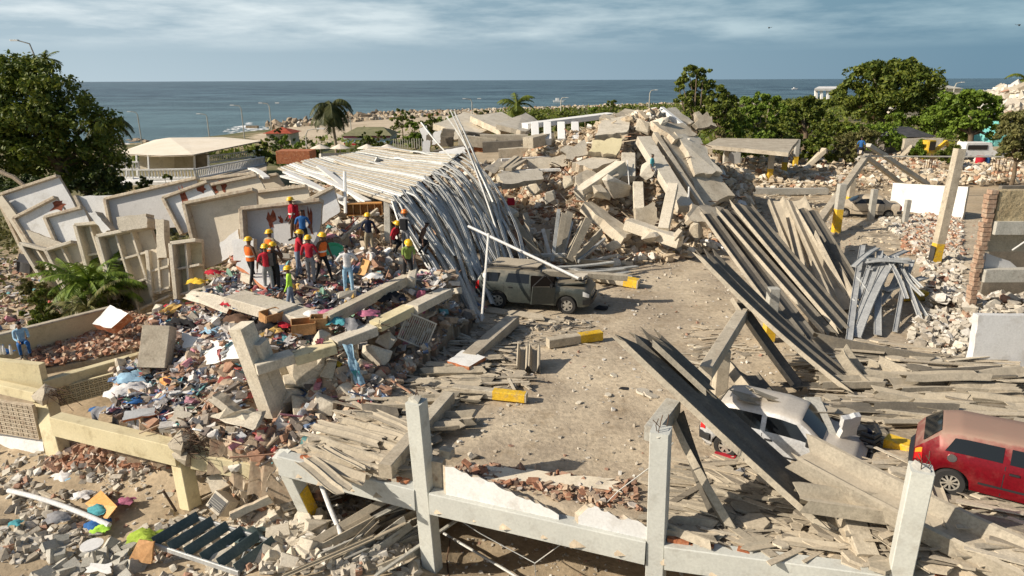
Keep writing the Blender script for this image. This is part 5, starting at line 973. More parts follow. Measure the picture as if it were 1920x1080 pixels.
pieces('concrete_chunk', 'block', 'concrete_pale', polyA, 70, (.25, .8), PA.at, 'pale masonry block lying in the clothes pile', 'concrete chunk', 'masonry blocks in the clothes pile', tilt=.6, zoff=.05)
pieces('concrete_block', 'brick', 'concrete_grey', [p[:2] for p in F3([(60, 1090, -2.5), (260, 1080, -2.3), (250, 1010, -2.3), (100, 1000, -2.5)])], 34, (.3, .42), YARD.at, 'square grey building block tumbled at the lower left', 'block', 'grey blocks at the lower left', tilt=.6, scl=(1, 1.6, 2.0))
pieces('concrete_block', 'block', 'concrete_pale', [p[:2] for p in F3([(400, 1080, -2.3), (620, 1090, -2.3), (600, 960, -2.3), (430, 940, -2.3)])], 40, (.3, .75), YARD.at, 'pale block in the heap under the front beam corner', 'block', 'pale blocks under the front beam corner', tilt=.6)
# thin rods and bars in the heap
for i in range(64):
    px = rd.uniform(1040, 1340); Y = rd.uniform(38, 45); p = WX(px, Y, 0); z = float(PM.at(p.x, p.y)[0]); a = rd.uniform(0, 6.28); q = Vector((p.x, p.y, z + .1))
    rod(q, q + Vector((math.cos(a) * 1.9, -.6, rd.uniform(-.5, 1.2))), .028, 'bent reinforcing bar sticking out of the tall heap', 'rust_metal', 'reinforcing_bar', -.2, 'metal bar', 'bars sticking out of the tall heap')
# old white collapsed building at the back
def white_building():
    b0 = Q(900, 290, 58); r = empty('collapsed_white_building', (b0.x, b0.y, -1), 'collapsed white building with a dusty folded roof in the centre distance', 'building')
    def sl(q, D, th, n, m, jag=.25, seed=0): mb = MB(); mb.world = True; D = D if hasattr(D, '__len__') else (D,) * 4; mb.slab([Q(x, y, d) for (x, y), d in zip(q, D)], th, jag, 6, seed=seed, emi=1); mb.build(n, m, r)
    pw = ['plaster_white', 'concrete']; pc = ['concrete_pale', 'concrete']
    sl([(812, 238), (870, 214), (950, 236), (880, 262)], (60, 70, 66, 57), .5, 'roof_slab', pc, seed=1)
    sl([(876, 222), (940, 214), (985, 240), (940, 250)], (62, 68, 64, 58), .5, 'roof_slab', pc, seed=2)
    sl([(930, 238), (985, 214), (1012, 232), (985, 252)], (58, 66, 64, 57), .4, 'roof_slab', pc, seed=3)
    sl([(786, 242), (800, 236), (806, 262), (796, 268)], 59, .4, 'gable_wall', pw, .05)
    for k, (x, y) in enumerate(((822, 262), (862, 252), (884, 272), (802, 280))):
        sl([(x - 9, y - 14), (x + 7, y - 18), (x + 5, y + 8), (x - 12, y + 12)], 56, .5, 'gable_wall', pw if k != 1 else pc, .1, k)
    for k, (x0, y0, x1, y1, d) in enumerate([(830, 250, 925, 262, 57), (900, 262, 990, 262, 55), (905, 276, 985, 272, 53), (935, 290, 1012, 284, 50), (815, 292, 870, 282, 53), (860, 262, 930, 270, 55), (800, 262, 850, 266, 57)]):
        mb = MB(); mb.world = True; mb.beam(Q(x0, y0, d), Q(x1, y1, d), .7, .8, seg=3); mb.build('roof_beam', 'concrete' if k % 2 else 'concrete_dark', r)
    sl([(862, 262), (925, 262), (925, 285), (866, 288)], 57.5, .2, 'inner_wall', ['clay_brick', 'concrete'], .1, 5)
    sl([(820, 290), (872, 280), (876, 292), (826, 302)], (50, 51, 50, 49), .5, 'fallen_slab', pw, .15, 6)
    sl([(905, 320), (935, 300), (950, 306), (925, 330)], (44, 46, 46, 44), .3, 'fallen_slab', pc, .1, 8)
white_building()
for i, (x0, y0, d0, x1, y1, d1) in enumerate([(948, 318, 41, 975, 296, 44), (940, 316, 41, 968, 294, 44), (955, 318, 40.5, 985, 300, 44), (600, 300, 50, 660, 290, 52), (940, 322, 42, 1050, 318, 42), (950, 305, 44, 1110, 300, 45), (905, 350, 39, 1000, 338, 41), (940, 300, 45, 1075, 292, 46)]):
    mb = MB(); mb.beam(Q(x0, y0, d0), Q(x1, y1, d1), .3, .16); tag(mb.build('roof_profile', 'white_profile' if i > 3 else 'sheet'), 'long pale profile lying in the rubble between the curtain and the tall heap', 'metal profile', 'pale profiles left of the tall heap')
# ------------------------------------------------------------ cars
def car(spec, loc, rz, label, paintm, tilt=(0, 0), scale=1.0, parts=()):
    L_, Wd = spec['L'], spec['W']; g = spec['clear']; wr = spec['wheel']; ax = spec['axles']; n = 72
    xs = np.unique(np.concatenate([np.linspace(-L_ / 2, L_ / 2, n)] + [np.array([a - wr * 1.18, a + wr * 1.18]) for a in ax]))
    ip = lambda k: np.interp(xs, [a for a, _ in spec[k]], [b for _, b in spec[k]])
    belt, roof, wb = ip('belt'), ip('roof'), ip('half') * Wd / 2; zb_ = np.full(len(xs), g)
    end = np.minimum(1, (L_ / 2 - np.abs(xs)) / .25); zb_ = zb_ + (1 - end) * .08
    for a in ax: h = (wr * 1.16) ** 2 - (xs - a) ** 2; zb_ = np.where(h > 0, np.maximum(zb_, wr + np.sqrt(np.maximum(h, 0)) * .98), zb_)
    cab = np.clip((roof - belt) / .35, 0, 1); wrf = wb * (1 - .20 * cab - .03)
    def sect(i):
        b, z0, r, w, w2 = belt[i], zb_[i], roof[i], wb[i], wrf[i]; z0 = min(z0, b - .06); m = cab[i]
        return [(w * .955, z0), (w * .99, z0 + (b - z0) * .22), (w, z0 + (b - z0) * .5), (w * .995, z0 + (b - z0) * .8), (w * .965, b), (w * .965 + (w2 - w * .965) * .9, b + (r - b) * .88 if m > .05 else b + (r - b) * .5), (w2 * .90, r), (w2 * .5, r + .02), (0, r + .025)]
    S = [sect(i) for i in range(len(xs))]; full = [[(x, y, z) for y, z in s] + [(x, -y, z) for y, z in s[-2::-1]] for x, s in zip(xs, S)]; k = len(full[0])
    root = empty(spec['name'], loc, label, 'car', rz=rz); root.rotation_euler = (tilt[0], tilt[1], rz); root.scale = (scale,) * 3
    mb = MB(); mb.add([v for r_ in full for v in r_], [(i * k + j, (i + 1) * k + j, (i + 1) * k + j + 1, i * k + j + 1) for i in range(len(xs) - 1) for j in range(k - 1)])
    mb.f += [tuple(range(k - 1, -1, -1)), tuple((len(xs) - 1) * k + j for j in range(k))]; mb.mi += [0, 0]
    body = mb.build('body', paintm, root, angle=38)
    mb = MB(); mb.box((0, 0, g + .22), (L_ * .93, Wd * .80, .42)); mb.build('underbody', 'black_plastic', root)
    def surf(x, v):
        """v: 0..len-1 along the half section"""
        f = np.interp(x, xs, np.arange(len(xs))); i = int(min(f, len(xs) - 2)); t = f - i; j = int(min(v, 7)); u = v - j; P_ = lambda a, b: Vector((xs[a], *S[a][b]))
        return P_(i, j).lerp(P_(i + 1, j), t).lerp(P_(i, j + 1).lerp(P_(i + 1, j + 1), t), u)
    def patch(name, poly, side, mt, off=.012, sub=4):
        """poly: 4 corners (x, v)"""
        mb = MB(); N = sub; vs = []
        for a in range(N + 1):
            for b in range(N + 1):
                s, t = a / N, b / N; q = [(1 - s) * (1 - t), s * (1 - t), s * t, (1 - s) * t]; x = sum(w * c[0] for w, c in zip(q, poly)); v = sum(w * c[1] for w, c in zip(q, poly)); p = surf(x, v); e = surf(x + .02, v) - p; f_ = surf(x, min(v + .05, 8)) - surf(x, max(0, min(v + .05, 8) - .05))
                nn = e.cross(f_); nn = nn.normalized() if nn.length > 1e-9 else Vector((0, 1, 0))
                if nn.y < 0 and abs(nn.y) > .3: nn = -nn
                elif abs(nn.y) <= .3 and nn.z < 0: nn = -nn
                p = p + nn * off; vs.append((p.x, p.y * side, p.z))
        mb.add(vs, [(a * (N + 1) + b, (a + 1) * (N + 1) + b, (a + 1) * (N + 1) + b + 1, a * (N + 1) + b + 1) for a in range(N) for b in range(N)])
        return mb.build(name, mt, root, smooth=True)
    for side in (1, -1):
        for w in spec['windows']:
            if (w[0], side) in spec.get('skip', ()): continue
            patch('window', w[1], side, 'glass')
        for w in spec.get('trim', []): patch('trim', w, side, 'black_plastic', .008)
        for x in spec.get('seams', []): patch('door_seam', [(x - .008, .2), (x + .008, .2), (x + .008, 4), (x - .008, 4)], side, 'black_plastic', .004, 3)
        for x in spec.get('handles', []): p = surf(x, 3.1); mb = MB(); mb.box((p.x, (p.y + .015) * side, p.z), (.17, .035, .035), ch=.008); mb.build('door_handle', paintm if spec.get('ph') else 'black_plastic', root)
        for nm, a in spec['lights']: patch(nm, a, side, 'lamp_clear' if nm == 'headlight' else 'lamp_red', .014)
        if 'indicator' in spec: patch('indicator', spec['indicator'], side, 'lamp_orange', .016)
        if 'cap' in spec and side < 0:
            p = surf(*spec['cap']); mb = MB(); mb.tube([(p.x, -p.y + .02, p.z), (p.x, -p.y - .012, p.z)], .085, 14); mb.build('fuel_cap', 'chrome', root)
    x0, x1 = spec['ws']
    for nm, (a, b) in (('windscreen', spec['ws']), ('rear_window', spec['rw'])):
        mb = MB(); N = 6; vs = []
        for i in range(N + 1):
            x = a + (b - a) * i / N; f = np.interp(x, xs, np.arange(len(xs))); ii = int(min(f, len(xs) - 2)); t = f - ii
            for j in (6.05, 7, 8): p = surf(x, j); vs.append((p.x + (.012 if nm == 'windscreen' else -.012), p.y * (.97 if j < 7 else 1), p.z + .014))
            for j in (7, 6.05): p = surf(x, j); vs.append((p.x + (.012 if nm == 'windscreen' else -.012), -p.y * (.97 if j < 7 else 1), p.z + .014))
        mb.add(vs, [(i * 5 + j, (i + 1) * 5 + j, (i + 1) * 5 + j + 1, i * 5 + j + 1) for i in range(N) for j in range(4)]); mb.build(nm, 'glass', root, smooth=True)
    # bumpers and grille
    for sx in (1, -1):
        mb = MB(); w = Wd / 2 * .93; mb.extr([(-.05, -.1), (.05, -.1), (.06, .06), (-.05, .1)], [(sx * (L_ / 2 - .3), w + .02, g + .22), (sx * (L_ / 2 - .05), w * .92, g + .22), (sx * (L_ / 2 + .02), w * .6, g + .22), (sx * (L_ / 2 + .03), 0, g + .22), (sx * (L_ / 2 + .02), -w * .6, g + .22), (sx * (L_ / 2 - .05), -w * .92, g + .22), (sx * (L_ / 2 - .3), -w - .02, g + .22)]); mb.build('bumper', spec.get('bm', 'black_plastic'), root)
    zf = float(np.interp(L_ / 2 - .02, [a for a, _ in spec['belt']], [b for _, b in spec['belt']])); mb = MB()
    for kk in range(4): mb.box((L_ / 2 + .012, 0, zf - .10 - kk * .055), (.03, Wd * .42, .026))
    gr = mb.build('grille', 'chrome' if spec.get('chromegrille') else 'black_plastic', root)
    for a in ax:
        for side in (1, -1):
            y = side * (Wd / 2 - .12); w = bpy.data.objects.new('wheel', None); COL.objects.link(w); w.parent = root; w.location = (a, y, wr)
            mb = MB(); pr = [(wr * .62, -.10), (wr * .93, -.105), (wr, -.07), (wr, .07), (wr * .93, .105), (wr * .62, .10)]; N = 28; vs = []
            for i in range(N): an = i / N * 6.283; vs += [(r_ * math.cos(an), q, r_ * math.sin(an)) for r_, q in pr]
            m6 = len(pr); mb.add(vs, [(i * m6 + j, ((i + 1) % N) * m6 + j, ((i + 1) % N) * m6 + (j + 1) % m6, i * m6 + (j + 1) % m6) for i in range(N) for j in range(m6)]); mb.build('tyre', 'tyre', w, angle=40)
            mb = MB(); yy = side * .075; sp = spec['spokes']; rim = wr * .64
            for i in range(N): an, a2 = i / N * 6.283, (i + 1) / N * 6.283; mb.add([(rim * .82 * math.cos(an), yy, rim * .82 * math.sin(an)), (rim * math.cos(an), yy, rim * math.sin(an)), (rim * math.cos(a2), yy, rim * math.sin(a2)), (rim * .82 * math.cos(a2), yy, rim * .82 * math.sin(a2))], [(0, 1, 2, 3)])
            for i in range(sp):
                an = i / sp * 6.283; c, s = math.cos(an), math.sin(an); h = rim * (.34 if sp > 8 else .42) * math.pi / sp
                mb.add([(rim * .2 * c - h * s * .7, yy * 1.08, rim * .2 * s + h * c * .7), (rim * .88 * c - h * s, yy, rim * .88 * s + h * c), (rim * .88 * c + h * s, yy, rim * .88 * s - h * c), (rim * .2 * c + h * s * .7, yy * 1.08, rim * .2 * s - h * c * .7)], [(0, 1, 2, 3)])
            mb.tube([(0, yy * .8, 0), (0, yy * 1.12, 0)], rim * .3, 12); mb.build('rim', 'wheel_alloy', w)
            mb = MB(); mb.tube([(0, -side * .02, 0), (0, side * .03, 0)], wr * .63, 18); mb.build('brake_disc', 'black_plastic', w)
        # mirrors
    for side in (1, -1):
        p = surf(x0 - .18 if x0 > x1 else x0, 4.1); mb = MB(); mb.box((spec['mirror'], side * (Wd / 2 + .08), float(np.interp(spec['mirror'], xs, belt)) + .09), (.12, .18, .13), ch=.03); mb.build('mirror', 'black_plastic', root, angle=40)
    return root, surf, S, xs
mat('wheel_alloy', (.34, .32, .28), (.50, .47, .41), 4, rough=.5, metal=.3, bump=0, stain=((.36, .29, .20), 3, .5))
def hatch(name, L_, W_, H_, spokes, **k):
    h = L_ / 2; d = dict(name=name, L=L_, W=W_, clear=.24, wheel=.29, axles=(-L_ * .315, L_ * .305), spokes=spokes,
        belt=[(-h, .80), (-h + .12, .92), (-.8, .93), (.75, .91), (h - .25, .76), (h, .58)],
        roof=[(-h, .82), (-h + .10, .96), (-h + .42, H_ - .08), (-h + .75, H_), (.0, H_ + .01), (.42, H_ - .06), (1.0, .97), (1.25, .93), (h - .2, .80), (h, .60)],
        half=[(-h, .80), (-h + .15, .93), (-h + .6, 1), (h - .7, 1), (h - .2, .90), (h, .74)],
        windows=[('r', [(-h + .52, 4.12), (-.40, 4.12), (-.40, 4.85), (-h + .66, 4.85)]), ('f', [(-.28, 4.12), (.78, 4.12), (.38, 4.85), (-.28, 4.85)])],
        seams=[-.34, .88], handles=[-.18], lights=[('headlight', [(h - .30, 2.4), (h - .06, 2.4), (h - .06, 3.7), (h - .30, 3.7)]), ('tail_light', [(-h + .02, 2.2), (-h + .16, 2.2), (-h + .14, 3.9), (-h + .02, 3.9)])],
        trim=[[(-h + .9 + .25, 1.2), (h - .95, 1.2), (h - .95, 1.45), (-h + .9 + .25, 1.45)]], ws=(.95, .46), rw=(-h + .14, -h + .42), mirror=.72); d.update(k); return d
def place(px, py, z, **k): p = P(px, py, z); return p
# red hatchback at the right edge
RED = hatch('red_hatchback', 3.75, 1.6, 1.36, 9, cap=(-1.22, 2.9), indicator=[(-1.85, 3.1), (-1.74, 3.1), (-1.74, 3.9), (-1.85, 3.9)])
p = P(1775, 929, .86); q = P(1960, 950, .9); ang = R(-32)
ca, sa = math.cos(ang), math.sin(ang)
def locate(spec, wheelpt, ang, sc, which=0, side=-1):
    ax = spec['axles'][which]; y = side * (spec['W'] / 2 - .02); return Vector((wheelpt.x - (ax * math.cos(ang) - y * math.sin(ang)) * sc, wheelpt.y - (ax * math.sin(ang) + y * math.cos(ang)) * sc, wheelpt.z))
car(RED, locate(RED, p, ang, 1.0), ang, 'dusty dark red hatchback parked at the right edge with orange tail light', 'paint_red', scale=1.0)
# silver car under the sheets
SIL = hatch('silver_hatchback', 3.7, 1.62, 1.45, 6, skip=())
p = P(1357, 858, .02); q = P(1540, 900, .1); ang2 = math.atan2((q - p).y, (q - p).x) - R(2)
car(SIL, locate(SIL, p, ang2, 1.0), ang2, 'silver hatchback crushed under roofing sheets with a red box at its rear wheel', 'paint_silver')
# pale gold saloon, facing left
h = 2.1
GOLD = hatch('gold_saloon', 4.3, 1.68, 1.40, 7, roof=[(-2.15, .84), (-2.0, .98), (-1.45, 1.02), (-.95, 1.34), (-.6, 1.40), (.1, 1.40), (.45, 1.33), (1.05, .98), (1.3, .93), (1.95, .80), (2.15, .60)],
    belt=[(-2.15, .80), (-2.0, .93), (-.8, .94), (.8, .91), (1.9, .76), (2.15, .58)], windows=[('r', [(-1.1, 4.12), (-.42, 4.12), (-.42, 4.85), (-.85, 4.85)]), ('f', [(-.3, 4.12), (.85, 4.12), (.4, 4.85), (-.3, 4.85)])], rw=(-1.4, -.97), ws=(1.0, .48), seams=[-.36, .9, -1.05])
p = P(1583, 407, 0); q = P(1670, 411, 0); ang3 = math.atan2((p - q).y, (p - q).x)
car(GOLD, locate(GOLD, p, ang3, 1.0, 1, 1), ang3, 'dust covered pale gold saloon parked in front of the low white wall', 'paint_gold')
# dark suv with its door hanging open
SUV = dict(name='dark_suv', L=4.75, W=1.86, clear=.34, wheel=.375, axles=(-1.42, 1.45), spokes=6, chromegrille=1,
    belt=[(-2.37, 1.02), (-2.25, 1.12), (-.8, 1.13), (.95, 1.10), (2.1, 1.02), (2.37, .86)],
    roof=[(-2.37, 1.04), (-2.28, 1.2), (-2.08, 1.58), (-1.9, 1.64), (-.2, 1.66), (.25, 1.62), (.95, 1.18), (1.15, 1.15), (2.15, 1.08), (2.37, .88)],
    half=[(-2.37, .88), (-2.25, .96), (-1.9, 1), (1.8, 1), (2.2, .93), (2.37, .82)],
    windows=[('q', [(-2.02, 4.1), (-1.42, 4.1), (-1.32, 4.85), (-1.88, 4.85)]), ('r', [(-1.08, 4.1), (-.12, 4.1), (-.12, 4.85), (-.98, 4.85)]), ('f', [(0, 4.1), (.88, 4.1), (.38, 4.85), (0, 4.85)])], skip=(('f', -1),),
    seams=[-1.15, -.06, .98], handles=[-.88], lights=[('headlight', [(2.08, 2.6), (2.32, 2.6), (2.32, 3.8), (2.08, 3.8)]), ('tail_light', [(-2.35, 2.4), (-2.2, 2.4), (-2.2, 4.3), (-2.35, 4.3)])], trim=[], ws=(.93, .28), rw=(-2.25, -2.08), mirror=.85)
p = P(925, 578, .02); q = P(1062, 590, 0); ang4 = math.atan2((q - p).y, (q - p).x)
suv, sf, S_, xs_ = car(SUV, locate(SUV, q, ang4, 1.0, 1), ang4, 'dark grey suv with front door torn open and slabs fallen on its roof', 'paint_suv')
mb = MB(); mb.box((.46, -.86, .98), (.96, .16, 1.02)); mb.build('door_opening_shade', 'void', suv)  # solid black box painted in for the shade inside the cabin
dr = bpy.data.objects.new('open_door', None); COL.objects.link(dr); dr.parent = suv; dr.location = (.92, -.93, .42); dr.rotation_euler = (0, R(6), R(38))
mb = MB(); mb.slab([(-1.0, 0, 0), (0, 0, .02), (0, 0, .70), (-1.0, 0, .72)], .07, 0); mb.build('door_panel', 'paint_suv', dr)
mb = MB(); mb.beam((-1.0, 0, .72), (-.5, 0, 1.2), .04, .04); mb.beam((-.5, 0, 1.2), (0, 0, .72), .04, .04); mb.build('window_frame', 'black_plastic', dr)
mb = MB(); mb.box((.95, 0, 1.2), (.1, 1.5, .1)); 
hood = bpy.data.objects.new('buckled_bonnet', None)
bpy.data.objects.remove(hood)
mb = MB(); mb.slab([(1.05, -.78, 1.17), (2.15, -.72, 1.30), (2.15, .72, 1.34), (1.05, .78, 1.17)], .05, .03, 5, seed=2); mb.build('buckled_bonnet', 'paint_suv', suv)
for y in (-.66, .66): mb = MB(); mb.tube([(-1.8, y, 1.68), (-1.5, y, 1.73), (-.2, y, 1.75), (.1, y, 1.70)], .022, 6); mb.build('roof_rail', 'black_plastic', suv)
def on_suv(x, y, z): return Matrix.Translation(suv.location) @ Matrix.Rotation(ang4, 4, 'Z') @ Vector((x, y, z))
slabthing('roof_sheet', [on_suv(-1.9, -.5, 1.76), on_suv(.3, -.55, 1.75), on_suv(.35, .6, 1.77), on_suv(-1.8, .7, 1.78)], .06, 'dusty sheets lying on the roof of the dark suv', 'roof debris', ('sheet', 'sheet_grey'), jag=.15, seed=3)
CB('fallen_beam', on_suv(.3, -.3, 1.52), on_suv(3.6, .9, 1.2), .34, .24, 'beige beam lying across the cowl and bonnet of the dark suv', m='concrete')
slabthing('broken_slab', [on_suv(1.5, -.55, 1.40), on_suv(2.1, -.5, 1.42), on_suv(2.15, .1, 1.46), on_suv(1.55, .1, 1.42)], .12, 'pale dusty slab on the bonnet of the dark suv', m=('concrete_pale', 'concrete_pale'), seed=5)
slabthing('roof_sheet', [P(905, 585, .05), P(1022, 600, .12), P(1020, 590, .2), P(908, 575, .15)], .06, 'long pale sheet lying along the sill of the dark suv', 'roof debris', ('sheet', 'sheet'), jag=.1, seed=6)
# crumpled black bumper and engine bay standing in the debris
b = P(1615, 850, .35); r = empty('crumpled_car_front', b, 'crumpled black front end of a wrecked car under a dusty white panel', 'wreck')
mb = MB()
for k in range(5): mb.tube([(-.25 + .02 * k, -.15, .1 + .13 * k), (.05, -.32, .08 + .13 * k), (.32, -.1, .1 + .12 * k), (.42, .3, .15 + .11 * k)], .05, 6)
mb.build('bumper', 'black_plastic', r, angle=40)
for k in range(14): mb = MB(); V, F = BANK['block'][k % 8]; c = Vector((random.uniform(-.3, .2), random.uniform(-.05, .35), random.uniform(.1, .6))); mb.add([c + Vector(v) * .3 for v in V], [tuple(map(int, f)) for f in F]); mb.build('engine_piece', ('black_plastic', 'tyre', 'cloth_navy')[k % 3], r)
slabthing('plaster_sheet', [P(1570, 822, .9), P(1603, 812, 1.0), P(1615, 775, 1.7), P(1580, 783, 1.7)], .12, 'dusty white panel leaning on the crumpled black car front', 'panel', ('plaster_white', 'plaster_white'), jag=.06, seed=9)
p = P(1357, 853, .04); mb = MB(); mb.box(p + Vector((.0, -.12, .05)), (.5, .2, .1), Matrix.Rotation(ang2, 3, 'Z'), ch=.02); tag(mb.build('red_box', 'cloth_red'), 'flat red plastic box lying under the rear wheel of the silver car', 'box')
# scraps on the deck
for px, py, s, lb in ((1172, 728, .24, 'dark oval tin lid on the open deck beside the long trough'), (1130, 578, .5, 'black bag on the deck right of the suv'), (1067, 598, .4, 'black and white scrap before the front wheel of the suv')):
    p = P(px, py, .03); mb = MB(); V, F = BANK['chunk'][3]; mb.add([p + Vector((v[0] * s * 1.4, v[1] * s, max(v[2], -.1) * s * (.4 if s > .3 else .12))) for v in V], [tuple(map(int, f)) for f in F]); tag(mb.build('scrap', 'cloth_black'), lb, 'scrap')
for px, py, s, lb in ((1380, 890, .5, 'grey crumpled metal scrap on the deck below the silver car'), (1415, 742, .3, 'small brown stub in debris above the silver car')):
    p = P(px, py, .1); mb = MB(); V, F = BANK['rag'][2]; mb.add([p + Vector(v) * s for v in V], [tuple(map(int, f)) for f in F]); tag(mb.build('scrap', 'cloth_grey'), lb, 'scrap')
for i, (px, py, s, lb) in enumerate([(880, 858, .22, 'white lump on the deck left of the plaster wall remains'), (893, 858, .16, 'small grey stone beside the white lump'), (895, 790, .16, 'lone little stone on the open deck above the plaster wall remains'), (1085, 757, .3, 'flat pale stone in the middle of the open deck'), (1140, 742, .3, 'pale shard beside the dark oval lid'), (1150, 705, .28, 'pale shard above the dark oval lid'), (1205, 738, .6, 'flat grey sheet scrap right of the oval lid'), (1220, 745, .5, 'second flat sheet scrap right of the oval lid'), (1000, 600, .4, 'flat scrap near the fallen yellow ended post')]):
    p = P(px, py, .0); pieces('stone', 'shard' if i > 2 else 'chunk', 'concrete_pale' if i != 1 else 'concrete_dark', None, 1, (s, s * 1.2), 0, lb, 'stone', None, tilt=.1, pts=[(p.x, p.y)])
# ------------------------------------------------------------ people
def body_mesh(J, rad, edges, matfn):
    me = bpy.data.meshes.new('tmp'); names = list(J); me.from_pydata([J[n] for n in names], [(names.index(a), names.index(b)) for a, b in edges], []); o = bpy.data.objects.new('tmp', me); COL.objects.link(o)
    md = o.modifiers.new('s', 'SKIN'); md.use_smooth_shade = True; md.branch_smoothing = .3; sv = me.skin_vertices[0].data
    for i, n in enumerate(names): sv[i].radius = rad[n] if hasattr(rad[n], '__len__') else (rad[n],) * 2; sv[i].use_root = (n == 'pelvis')
    o.modifiers.new('u', 'SUBSURF').levels = 2; o.modifiers['u'].render_levels = 2
    dg = bpy.context.evaluated_depsgraph_get(); dg.update(); ev = o.evaluated_get(dg).to_mesh(); V = [v.co.copy() for v in ev.vertices]; F = [tuple(p.vertices) for p in ev.polygons]; o.evaluated_get(dg).to_mesh_clear()
    bpy.data.objects.remove(o); bpy.data.meshes.remove(me); return V, F
def person(px, py, z, shirt, pants, label, face=0, vest=None, hel='helmet_yellow', skin='skin_dark', pose='stand', H=1.74, armL=(0.10, -.03), armR=(.10, -.03), sleeves=.5, step=.12, lean=0, bag=None, name='person', hf=None, loc=None):
    """face: degrees the figure is turned (0 = towards the camera)"""
    b = P(px, py, z) if loc is None else loc; k = H / 1.74; a = R(face); J = {}; bend = R(lean)
    def up(x, y, zz):                                          # torso points leaned forward about the hips
        dz_ = zz - .93; return (x, y * math.cos(bend) - dz_ * math.sin(bend), .93 + dz_ * math.cos(bend) + y * math.sin(bend) * 0)
    sit = pose == 'sit'; crouch = pose == 'crouch'; dn = -.50 if sit else (-.34 if crouch else 0)
    J['pelvis'] = (0, 0, .95); J['waist'] = up(0, 0, 1.08); J['chest'] = up(0, .0, 1.28); J['collar'] = up(0, .005, 1.43); J['neck'] = up(0, -.01, 1.50); J['head'] = up(0, -.02, 1.60); J['crown'] = up(0, -.015, 1.69)
    for s, nm, arm in ((1, 'L', armL), (-1, 'R', armR)):
        sx = .185 * s; J['sh' + nm] = up(sx, .0, 1.40); ex = sx + s * arm[0]; J['el' + nm] = up(ex, arm[1], 1.12 if len(arm) < 3 else 1.15); 
        hx = ex + s * (.03 if len(arm) < 3 else arm[2]); hy = arm[1] - .12 - (.0 if len(arm) < 4 else arm[3]); hz = .88 if len(arm) < 5 else arm[4]; J['wr' + nm] = up(hx, hy, hz)
        J['hip' + nm] = (.095 * s, 0, .90); f = step * (1 if s > 0 else -1)
        if sit: J['kn' + nm] = (.13 * s, -.42, .95); J['an' + nm] = (.13 * s, -.46, .56); J['toe' + nm] = (.13 * s, -.62, .53)
        elif crouch: J['kn' + nm] = (.16 * s, -.34, .86); J['an' + nm] = (.13 * s, -.06 + f, .44); J['toe' + nm] = (.14 * s, -.22 + f, .39)
        else: J['kn' + nm] = (.11 * s, -.03 - f * .5, .50); J['an' + nm] = (.12 * s, -.0 - f, .09); J['toe' + nm] = (.14 * s, -.16 - f, .045)
    rad = dict(pelvis=(.15, .11), waist=(.135, .10), chest=(.16, .115), collar=(.10, .085), neck=.055, head=(.077, .092), crown=(.062, .075))
    for n in 'LR': rad.update({'sh' + n: .062, 'el' + n: .045, 'wr' + n: .028, 'hip' + n: (.095, .10), 'kn' + n: .066, 'an' + n: .045, 'toe' + n: (.042, .03)})
    E = [('pelvis', 'waist'), ('waist', 'chest'), ('chest', 'collar'), ('collar', 'neck'), ('neck', 'head'), ('head', 'crown')]
    for n in 'LR': E += [('collar', 'sh' + n), ('sh' + n, 'el' + n), ('el' + n, 'wr' + n), ('pelvis', 'hip' + n), ('hip' + n, 'kn' + n), ('kn' + n, 'an' + n), ('an' + n, 'toe' + n)]
    V, F = body_mesh(J, rad, E, None); Jv = {n: Vector(p) for n, p in J.items()}
    def segd(p, u, v):
        d = v - u; t = max(0, min(1, (p - u).dot(d) / d.length_squared)); return (p - u - d * t).length, t
    mi = []
    for f in F:
        c = sum((V[i] for i in f), Vector()) / len(f); best = min(((segd(c, Jv[x], Jv[y])[0] / (sum(rad[x]) / 2 if hasattr(rad[x], '__len__') else rad[x]), (x, y), segd(c, Jv[x], Jv[y])[1]) for x, y in E), key=lambda q: q[0]); e = best[1]; t = best[2]
        if e[1] in ('neck', 'head', 'crown'): m_ = 2 if not (e[1] == 'neck' and t < .5) else 0
        elif e[0][:2] == 'sh': m_ = 0 if (sleeves >= 1 or t < sleeves * 1.6) else 2
        elif e[0][:2] == 'el': m_ = 0 if sleeves >= 1 and t < .93 else 2
        elif e[1][:2] in ('hi', 'kn') or e[0][:2] == 'hi': m_ = 1
        elif e[1][:3] == 'toe' or (e[1][:2] == 'an' and t > .88): m_ = 3
        elif e[1][:2] == 'an': m_ = 1
        elif e == ('pelvis', 'waist') and t < .35: m_ = 1
        else: m_ = 0
        mi.append(m_)
    mb = MB(); mb.v = [tuple(v) for v in V]; mb.f = list(F); mb.mi = mi
    hd = Jv['head']; fx = Vector((0, -math.cos(bend * .5), -math.sin(bend * .5)))
    for n, s in (('L', 1), ('R', -1)):                       # hands: palm, four fingers, thumb
        w = Jv['wr' + n]; d = (w - Jv['el' + n]).normalized(); sd = Vector((1, 0, 0)) if abs(d.x) < .8 else Vector((0, 0, 1)); t = d.cross(sd).normalized(); sd = t.cross(d)
        mb.extr([(-.038, -.014), (.038, -.014), (.038, .014), (-.038, .014)], [w - d * .01, w + d * .05, w + d * .095], up=sd, mi=2)
        for q in range(4):
            o_ = t * ((q - 1.5) * .019); l = (.07, .08, .075, .058)[q]; p0 = w + d * .09 + o_; p1 = p0 + d * l * .5 + sd * .004; mb.tube([p0, p1, p1 + d * l * .38 - Vector((0, .014, 0))], .0085, 5, 2, .8)
        p0 = w + d * .03 + t * .036 * s; mb.tube([p0, p0 + d * .035 + t * .022 * s, p0 + d * .065 + t * .026 * s], .0095, 5, 2, .8)
    nz_ = hd + fx * .095 + Vector((0, 0, .005)); mb.tube([nz_ + Vector((0, .02, .03)), nz_ - Vector((0, .002, .005))], .012, 5, 2); mb.tube([hd + Vector((-.02, -.088, -.035)), hd + Vector((.02, -.088, -.035))], .006, 5, 2)
